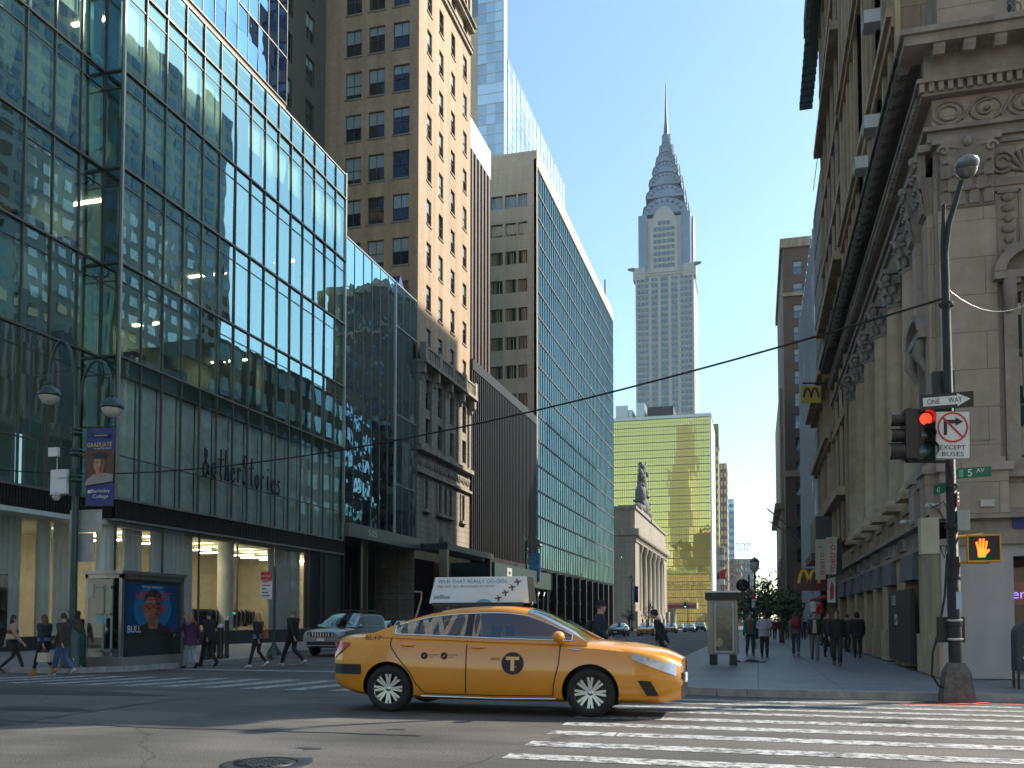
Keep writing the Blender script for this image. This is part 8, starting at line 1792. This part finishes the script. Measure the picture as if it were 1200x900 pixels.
    if hood == 'fur':
        q = MB(); c = Vector(S(J(-.05, 0, 1.47)))
        for k in range(26):
            a_ = 2 * math.pi * k / 26; q.ball(c + Vector((-.06 * math.cos(a_) - .02, .135 * math.sin(a_), .05 * math.cos(a_ * 2) - .0)) * s, (.045 * s, .045 * s, .05 * s), 0, 7, 5)
        q.build('fur_hood', cloth((.16, .11, .07)), t)
    if hood == 'up':
        q = MB(); q.ball(hc + Vector((-.02, 0, .0)) * s, (.115 * s, .10 * s, .14 * s), 0, 14, 10); q.build('hood', cloth(top), t)
    # coat or jacket
    W_ = wide; q = MB()
    prof = [(1.50, .055, .07), (1.47, .085, .125), (1.43, .105, .185), (1.36, .125, .205), (1.22, .13, .195), (1.05, .125, .178), (.95, .135, .19)]
    rings = [tuple(J(0, 0, z)) + (rx * s * 1.02, ry * W_ ** .6) for z, rx, ry in prof]
    out = []
    for (x, y, z, rx, ry), (pz_, prx, pry) in zip(rings, prof):
        if pz_ < hem: break
        out.append((x * s, y * s, z * s, prx * s * (1 + .12 * (W_ - 1)), pry * s * W_ ** .6))
    jh = J(0, 0, hem) if hem > .95 else Vector((0, 0, hem)); out.append((jh.x * s, 0, jh.z * s, .14 * s * hem_flare * W_ ** .5, .195 * s * hem_flare * W_ ** .6))
    ring_loft(q, out, 18)
    for k in (1, -1): q.tube([S(sh[k] + Vector((0, -.03 * k, -.0))), S(sh[k].lerp(elb[k], .35)), S(elb[k]), S(elb[k].lerp(wr[k], .5)), S(wr[k] + (wr[k] - elb[k]).normalized() * -.01)], [.078 * s, .070 * s, .056 * s, .05 * s, .043 * s], 10)
    for k in (1, -1): q.ball(S(sh[k] + Vector((0, -.015 * k, -.005))), .078 * s, 0, 10, 7)
    jk = q.build('jacket', cloth(top), t)
    if shirt:
        q = MB(); q.prism([(-.05, 1.46), (.05, 1.46), (.075, max(hem, .95) + .02), (-.075, max(hem, .95) + .02)], lambda a_, b_, w: S(J(.105 + w + (.018 if b_ < 1.2 else .0), a_, b_)), .0, .02); q.build('shirt_front', cloth(shirt), jk)
    # trousers and shoes
    q = MB(); pr_ = (.098, .072, .056) if legw >= 1 else (.088, .058, .044)
    ring_loft(q, [(J(0, 0, 1.0).x * s, 0, 1.0 * s, .115 * s, .155 * s), (0, 0, .93 * s, .125 * s, .172 * s), (0, 0, .86 * s, .115 * s, .165 * s)], 14)
    for k in (1, -1): q.tube([S(hip[k] + Vector((0, 0, .0))), S(hip[k].lerp(knee[k], .5)), S(knee[k]), S(knee[k].lerp(ank[k], .5)), S(ank[k] + Vector((0, 0, .0)))], [pr_[0] * s, pr_[0] * .9 * s, pr_[1] * s, pr_[1] * .92 * s, pr_[2] * s], 10)
    q.build('trousers', cloth(legs), t)
    for k in (1, -1):
        q = MB(); raised = ank[k].z > .12; an = Vector(S(ank[k])); tilt = -.55 if raised else 0
        Mx = Matrix.Translation(an) @ Matrix.Rotation(-tilt, 4, 'Y')
        def F_(x, y, z): return Mx @ Vector((x * s, y * s, z * s))
        q2 = MB(); ring = []
        for (x, hy, zt2) in ((-.07, .03, -.02), (-.06, .038, .0), (0, .042, .015), (.06, .044, -.02), (.13, .046, -.045), (.175, .038, -.055), (.19, .02, -.065)):
            ring.append([F_(x, -hy, -.085), F_(x, -hy, (zt2 - .085) / 2), F_(x, -hy * .6, zt2), F_(x, hy * .6, zt2), F_(x, hy, (zt2 - .085) / 2), F_(x, hy, -.085)])
        vs = [p for r_ in ring for p in r_]; q.add(vs, [(i * 6 + j, i * 6 + (j + 1) % 6, (i + 1) * 6 + (j + 1) % 6, (i + 1) * 6 + j) for i in range(6) for j in range(6)], 0, True); q.add(ring[0], [(0, 1, 2, 3, 4, 5)]); q.add(ring[-1], [(5, 4, 3, 2, 1, 0)])
        if boots: q.tube([an - Vector((0, 0, .03 * s)), Vector(S(ank[k].lerp(knee[k], .28)))], [.05 * s, .055 * s], 10)
        q.build('shoe', cloth(boots or shoe), t)
    t['hand_l'] = [float(v) for v in Vector(S(hands[1]))]; t['hand_r'] = [float(v) for v in Vector(S(hands[-1]))]
    return t
def at_feet(px, py, hy, dz=None, hmin=1.58, hmax=1.86):
    walk_ = .14
    p = ag(px, py, walk_ if dz is None else dz); z = gz(p[0], p[1]) if dz is None else road_z(p[1]) + dz; D = depth_of(p); return (float(p[0]), float(p[1]), z), min(hmax, max(hmin, (py - hy) * D / FOC))
def hand_world(t, side):
    v = Vector(t['hand_' + side]); return t.matrix_basis @ v if False else Matrix.Translation(t.location) @ Matrix.Rotation(t.rotation_euler.z, 4, 'Z') @ v
def carry_bag(name, label, t, side, w, h, d, m, strap=.12, drop=.02, cat=None):
    p = hand_world(t, side); rz_ = t.rotation_euler.z; b = thing(name, label, cat or name.replace('_', ' '), (p.x, p.y, p.z - h - strap - drop), rz_, None, True)
    q = MB(); q.prism([(-w / 2, 0), (w / 2, 0), (w / 2 * .92, h), (-w / 2 * .92, h)], lambda a_, b_, w_: (a_, w_ * (1 - .3 * b_ / h), b_), -d / 2, d / 2); q.build('bag_body', m, b)
    for sy in (-1, 1): q = MB(); q.tube([(-w * .25, sy * d * .3, h * .97), (-w * .12, sy * d * .12, h + strap), (w * .12, sy * d * .12, h + strap), (w * .25, sy * d * .3, h * .97)], .009, 5); q.build('handle', M['bagstrap'], b)
    return b
M['bagstrap'] = mat('leather_handle', (.25, .1, .03), .5); M['lips'] = mat('lips', (.3, .12, .1), .5, var=0)
def backpack(label, t, m, big=1.):
    s = .98; b = thing('backpack', label, 'backpack', tuple(t.location + Vector((0, 0, 1.0))), t.rotation_euler.z, None, True)
    q = MB(); ring_loft(q, [(-.21, 0, .02, .06, .12), (-.23, 0, .08, .085, .15), (-.235, 0, .25, .09, .155), (-.21, 0, .40, .07, .13), (-.19, 0, .45, .03, .07)], 14); q.build('pack', m, b)
    q = MB(); ring_loft(q, [(-.30, 0, .08, .03, .1), (-.31, 0, .13, .045, .115), (-.30, 0, .22, .03, .1)], 12); q.build('pocket', m, b)
    for sy in (-1, 1): q = MB(); q.tube([(-.16, .1 * sy, .40), (-.03, .1 * sy, .50), (.12, .11 * sy, .42), (.15, .12 * sy, .25), (-.12, .16 * sy, .1)], .018, 6); q.build('strap', M['black'], b)
# ---- left pavement and far crosswalk
loc, H = at_feet(14, 782, 718); p1_ = person('woman in a pink, maroon and cream striped poncho walking away at far left', loc, R(38), H, (.42, .25, .2), (.03, .03, .03), (.03, .018, .012), hairlen='long', hem=1.0, wide=1.25, stride=.36, hem_flare=1.3, shoe=(.02, .02, .02), legw=.9)
q = MB(); s_ = H / 1.75; ring_loft(q, [(0, 0, 1.30 * s_, .152 * s_, .262 * s_), (0, 0, 1.18 * s_, .172 * s_, .29 * s_)], 18, caps=False); q.build('dark_stripe', cloth((.1, .03, .03)), p1_); q = MB(); ring_loft(q, [(0, 0, 1.17 * s_, .175 * s_, .292 * s_), (0, 0, 1.03 * s_, .195 * s_, .315 * s_)], 18, caps=False); q.build('cream_stripe', cloth((.5, .38, .25)), p1_)
loc, H = at_feet(51, 791, 720, 0.0); p2_ = person('woman with long brown hair, black leather jacket and tan ankle boots', loc, R(172), H, (.015, .02, .022), (.012, .012, .014), (.12, .045, .02), hairlen='long', hem=1.08, stride=.36, boots=(.45, .2, .05), shirt=(.1, .2, .4), legw=.9)
q = MB(); ring_loft(q, [(0, 0, 1.10 * H / 1.75, .14 * H / 1.75, .195 * H / 1.75), (0, 0, .98 * H / 1.75, .145 * H / 1.75, .2 * H / 1.75)], 16); q.build('denim_hem', cloth((.12, .22, .42)), p2_)
carry_bag('handbag', 'cream checked handbag carried by the woman in tan boots', p2_, 'l', .34, .24, .14, mat('checked_bag', (.5, .42, .32), .5, var=.6, vscale=40))
loc, H = at_feet(65, 789, 713, 0.0); loc = (loc[0] + .05, loc[1] + .5, loc[2]); p3_ = person('man in an olive jacket and dark cap of hair walking beside the leather jacket woman', loc, R(178), H, (.06, .055, .025), (.02, .02, .022), (.015, .012, .01), stride=.42, hem=.84, wide=1.15, shoe=(.25, .25, .25), flip=-1)
backpack('olive backpack on the man beside the leather jacket woman', p3_, cloth((.05, .045, .02)))
loc, H = at_feet(57, 786, 712, 0.14); person('person in jeans mostly hidden behind the olive jacket man', (loc[0], loc[1] + .5, gz(loc[0], loc[1] + .5)), R(170), H, (.04, .035, .03), (.06, .12, .25), (.03, .02, .015), shoe=(.5, .5, .5), stride=.35)
loc, H = at_feet(90, 777, 722); person('person in a long black coat standing behind the left street lamp', loc, R(100), H, (.012, .012, .014), (.02, .02, .03), (.03, .02, .012), hairlen='long', hem=.62, wide=1.25, stride=.15, hem_flare=1.35)
loc, H = at_feet(223, 783, 720, 0.0); p6_ = person('woman with blonde hair and purple parka with fur hood on the crosswalk', loc, R(150), H, (.055, .018, .06), (.3, .33, .33), (.30, .17, .07), hairlen='bob', hem=.76, wide=1.15, hood='fur', stride=.3, arms={1: ((.14, .28, 1.25), (.36, .34, 1.12)), -1: ((-.05, -.26, 1.15), (.03, -.25, .93))}, hem_flare=1.2)
loc, H = at_feet(233, 782, 716, 0.0); person('man in black jacket and dark cap just behind the purple parka', (loc[0], loc[1] + .5, loc[2]), R(160), H, (.015, .015, .017), (.02, .02, .024), (.02, .02, .02), cap=(.03, .03, .035), stride=.32)
loc, H = at_feet(213, 770, 716); person('person in a red cap and dark jacket beyond the purple parka', loc, R(200), H, (.02, .022, .03), (.05, .08, .15), (.03, .02, .02), cap=(.5, .02, .03), stride=.2, shoe=(.5, .5, .5))
loc, H = at_feet(302, 782, 718, 0.0); p9_ = person('woman with long blonde hair, black jacket, denim shirt and white trainers', loc, R(175), H, (.015, .016, .018), (.018, .014, .016), (.42, .27, .12), hairlen='long', hem=1.05, stride=.30, shoe=(.6, .6, .58), legw=.9)
q = MB(); ring_loft(q, [(0, 0, 1.07 * H / 1.75, .135 * H / 1.75, .188 * H / 1.75), (0, 0, .92 * H / 1.75, .145 * H / 1.75, .2 * H / 1.75)], 16); q.build('denim_hem', cloth((.15, .25, .42)), p9_)
b = thing('shoulder_bag', 'tan leather shoulder bag on the blonde woman', 'bag', tuple(Vector(loc) + Vector((.22, .02, .88))), R(175), None, True); q = MB(); ring_loft(q, [(0, 0, 0, .13, .05), (0, 0, .1, .15, .065), (0, 0, .27, .11, .04)], 12); q.build('bag_body', cloth((.3, .1, .04)), b); q = MB(); q.tube([(-.08, 0, .25), (.1, .05, .52), (.1, .0, .25)], .012, 5); q.build('strap', cloth((.3, .1, .04)), b)
loc, H = at_feet(343, 780, 714, 0.0, 1.6, 1.9); person('sandy haired person in black coat and black trousers striding left on the crosswalk', loc, R(165), H, (.012, .013, .018), (.014, .014, .017), (.22, .14, .07), stride=.44, hem=.88, wide=1.15, shoe=(.5, .5, .47), hem_flare=1.1)
# ---- middle
loc, H = at_feet(703, 807, 700, 0.0, 1.7, 1.85); pm_ = person('man in dark cap and navy jacket with a backpack standing behind the taxi bonnet', loc, R(12), H, (.014, .02, .035), (.015, .017, .025), (.05, .04, .03), cap=(.015, .016, .025), stride=.05, wide=1.1, hem=.86, arms={1: ((-.06, .27, 1.17), (.12, .2, 1.02)), -1: ((-.06, -.27, 1.17), (.14, -.2, 1.03))})
backpack('black backpack on the capped man behind the taxi', pm_, cloth((.012, .012, .014)))
loc, H = at_feet(778, 792, 714, 0.0, 1.6, 1.75); ps_ = person('stooping person in black jacket and knit cap sweeping the crossing beside the taxi', loc, R(185), H, (.012, .015, .025), (.012, .015, .022), (.02, .02, .02), skin='skin', cap=(.012, .012, .014), hood='knit', stride=.12, lean=.32, wide=1.15, hem=.84, arms={1: ((.12, .26, 1.12), (-.02, .26, .92)), -1: ((.15, -.26, 1.12), (.2, -.24, .9))})
h_ = hand_world(ps_, 'l'); t = thing('broom', 'thin handled broom held by the stooping sweeper', 'broom', (h_.x + .35, h_.y - .1, loc[2])); q = MB(); q.tube([tuple(h_), (h_.x + .33, h_.y - .1, loc[2] + .06)], .014, 6); q.build('handle', M['dark'], t); q = MB(); q.box(h_.x + .22, h_.x + .45, h_.y - .16, h_.y - .04, loc[2] + .0, loc[2] + .08); q.build('brush', M['rubber'], t)
h_ = hand_world(ps_, 'r'); t = thing('dustpan', 'long handled black dustpan held by the stooping sweeper', 'dustpan', (h_.x + .2, h_.y, loc[2])); q = MB(); q.tube([tuple(h_), (h_.x + .2, h_.y, loc[2] + .2)], .013, 6); q.build('handle', M['dark'], t); q = MB(); q.prism([(0, 0), (.3, 0), (.26, .26), (.1, .3)], lambda a_, b_, w: (h_.x + .08 + a_, h_.y + w, loc[2] + b_), -.13, .13); q.build('pan', M['rubber'], t)
# taxi passenger
tp = thing('person', 'passenger with dark hair seen through the open rear window of the taxi', 'person', tuple(Vector((XC - 1.05, YT - .32, .0))), R(0), None, True)
bm_ = skin_mesh('body', [(0, 0, .62), (-.02, 0, .85), (-.02, 0, .98), (0, 0, 1.08), (.02, 0, 1.16), (0, .18, .96), (0, -.18, .96), (.08, .22, .76), (.08, -.22, .76), (.28, .15, .72), (.28, -.15, .72), (.35, .1, .60), (.35, -.1, .60)], [(0, 1), (1, 2), (2, 3), (3, 4), (2, 5), (2, 6), (5, 7), (6, 8), (7, 9), (8, 10), (0, 11), (0, 12)], [.14, .13, .12, .06, .085, .06, .06, .05, .05, .03, .03, .09, .09], [M['skin'], cloth((.05, .06, .08))])
for p_ in bm_.polygons: p_.material_index = 0 if (p_.center.z > 1.05 or (p_.center.x > .2 and p_.center.z > .68)) else 1
bo = bpy.data.objects.new('body', bm_); COL.objects.link(bo); bo.parent = tp
q = MB(); q.ball((.03, 0, 1.19), (.085, .072, .11), 0, 14, 10); q.ball((.11, 0, 1.17), (.018, .012, .02), 0, 7, 5); q.build('face', M['skin'], tp)
q = MB(); q.ball((-.005, 0, 1.215), (.1, .085, .105), 0, 14, 10); q.build('hair', cloth((.02, .014, .01)), tp)
# ---- right pavement, walking towards or away from the camera
loc, H = at_feet(981, 780, 718, None, 1.6); p_ = person('man in black jacket and sunglasses walking towards the camera on the right pavement', loc, R(-95), H, (.014, .014, .016), (.03, .03, .034), (.02, .015, .012), stride=.28, wide=1.12, shoe=(.12, .08, .08), hem=.9)
s_ = H / 1.75; q = MB(); 
for k in (1, -1): q.ball((.115 * s_, .032 * k * s_, 1.65 * s_), (.012 * s_, .026 * s_, .018 * s_), 0, 8, 6)
q.build('sunglasses', M['ink'], p_)
loc, H = at_feet(971, 770, 722, None, 1.6); person('dark clothed man with a pale strap half hidden behind the sunglasses man', loc, R(-85), H, (.03, .028, .025), (.02, .02, .02), (.03, .02, .015), stride=.3, shirt=(.2, .18, .14))
loc, H = at_feet(955, 773, 722, None, 1.6); person('man in open olive jacket, pale shirt and grey trousers walking towards the camera', loc, R(-92), H, (.04, .032, .018), (.16, .16, .165), (.025, .018, .014), shirt=(.42, .4, .4), stride=.22, shoe=(.02, .02, .02), hem=.9)
loc, H = at_feet(933, 769, 724, None, 1.6); pr_ = person('person in grey top and jeans walking away with a red backpack', loc, R(88), H, (.14, .13, .15), (.04, .08, .13), (.02, .018, .016), stride=.22, shoe=(.4, .35, .3), hem=.92)
backpack('dark red backpack on the person in grey walking away', pr_, cloth((.28, .012, .03))); carry_bag('shopping_bag', 'white shopping bag with red mark carried by the red backpack walker', pr_, 'l', .3, .36, .12, mat('white_bag', (.5, .45, .45), .6, var=.4, vscale=8))
loc, H = at_feet(896, 770, 724, None, 1.6); person('man in a white jacket and dark cap walking towards the camera near the kiosk', loc, R(-88), H, (.42, .42, .45), (.015, .015, .017), (.05, .05, .05), cap=(.02, .02, .03), stride=.2, wide=1.1, arms={1: ((.02, .27, 1.2), (.2, .1, 1.12)), -1: ((-.02, -.27, 1.18), (.16, -.12, 1.08))})
loc, H = at_feet(879, 768, 724, None, 1.6); pg_ = person('woman in green jacket with a red scarf walking beside the phone kiosk', loc, R(-80), H, (.02, .14, .08), (.03, .03, .04), (.02, .015, .012), stride=.3, shirt=(.35, .03, .05), hem=.86, shoe=(.2, .04, .04)); carry_bag('tote_bag', 'pale yellow tote bag carried by the woman in green', pg_, 'l', .3, .34, .1, cloth((.42, .4, .24)))
loc, H = at_feet(1005, 771, 726, None, 1.6); person('person in black hooded coat walking away along the bank wall', loc, R(84), H, (.012, .012, .015), (.02, .018, .018), (.02, .02, .02), hood='up', wide=1.2, stride=.15, hem=.82)
loc, H = at_feet(993, 764, 726, None, 1.6); person('dark figure standing close to the bank piers behind the hooded coat', loc, R(60), H, (.02, .02, .02), (.02, .02, .02), stride=.1, detail=False)
loc, H = at_feet(967, 760, 727, None, 1.6); person('person in a neon green jacket farther along the right pavement', loc, R(-60), H, (.15, .6, .05), (.02, .02, .02), stride=.25, detail=False, shoe=(.5, .5, .5))
far_ = [(908, 749.5, (.3, .02, .025), (.02, .02, .03), 'person in a red jacket far along the right pavement'), (915, 749, (.02, .02, .025), (.15, .09, .05), 'far person in black top and brown trousers'), (922.5, 750, (.12, .1, .05), (.02, .02, .03), 'far person in an olive coat near the red backpack walker'), (902, 747, (.03, .03, .04), (.03, .03, .05), 'small dark figure left of the far red jacket'), (927, 748, (.02, .025, .03), (.03, .03, .04), 'small dark figure just left of the red backpack walker'), (942, 750, (.05, .05, .08), (.02, .02, .03), 'far figure in slate blue right of the red backpack walker'), (948, 748, (.2, .19, .18), (.03, .03, .03), 'far figure in a pale top before the burger shop'), (975, 752, (.03, .03, .03), (.05, .05, .06), 'far dark figure under the red awning'), (889, 746, (.02, .02, .02), (.02, .02, .03), 'far dark figure under the trees')]
for k, (px, py, tc_, lc_, lab) in enumerate(far_):
    loc, H = at_feet(px, py, py - 24, None, 1.62, 1.8); person(lab, loc, R(-90 if k % 2 else 85), H, tc_, lc_, stride=.2, detail=False)
for k, (px, py, c, lab) in enumerate(((632, 742, (.4, .4, .1), 'far walker in yellow below the shed'), (642, 741, (.05, .05, .07), 'far dark walker near the twin lamp by the shed'), (655, 740, (.3, .05, .05), 'far walker in a red top before the green glass slab'), (668, 740, (.1, .12, .15), 'far walker in grey before the green glass slab'), (680, 739, (.03, .03, .04), 'far dark walker nearest the capped man'))):
    p = ag(px, py, .14); x = float(ay(px, 724, 100)[0]); person(lab, (x, 100, gz(x, 100)), R(80 if k % 2 else -90), 1.7, c, (.02, .02, .03), stride=.25, detail=False)
# ================================================================== HAZE
hz = MB(); hz.box(-130, 60, -10, 860, -6.5, 330)
hm_ = bpy.data.materials.new('haze_air'); hm_.use_nodes = True; nt7 = hm_.node_tree; nt7.nodes.remove(nt7.nodes['Principled BSDF'])
pv = nt7.nodes.new('ShaderNodeVolumePrincipled'); pv.inputs['Color'].default_value = (.80, .88, .96, 1); pv.inputs['Density'].default_value = .00011; pv.inputs['Anisotropy'].default_value = .3
nt7.links.new(pv.outputs[0], nt7.nodes['Material Output'].inputs['Volume'])
hz.build('haze', hm_, None, kind='stuff')
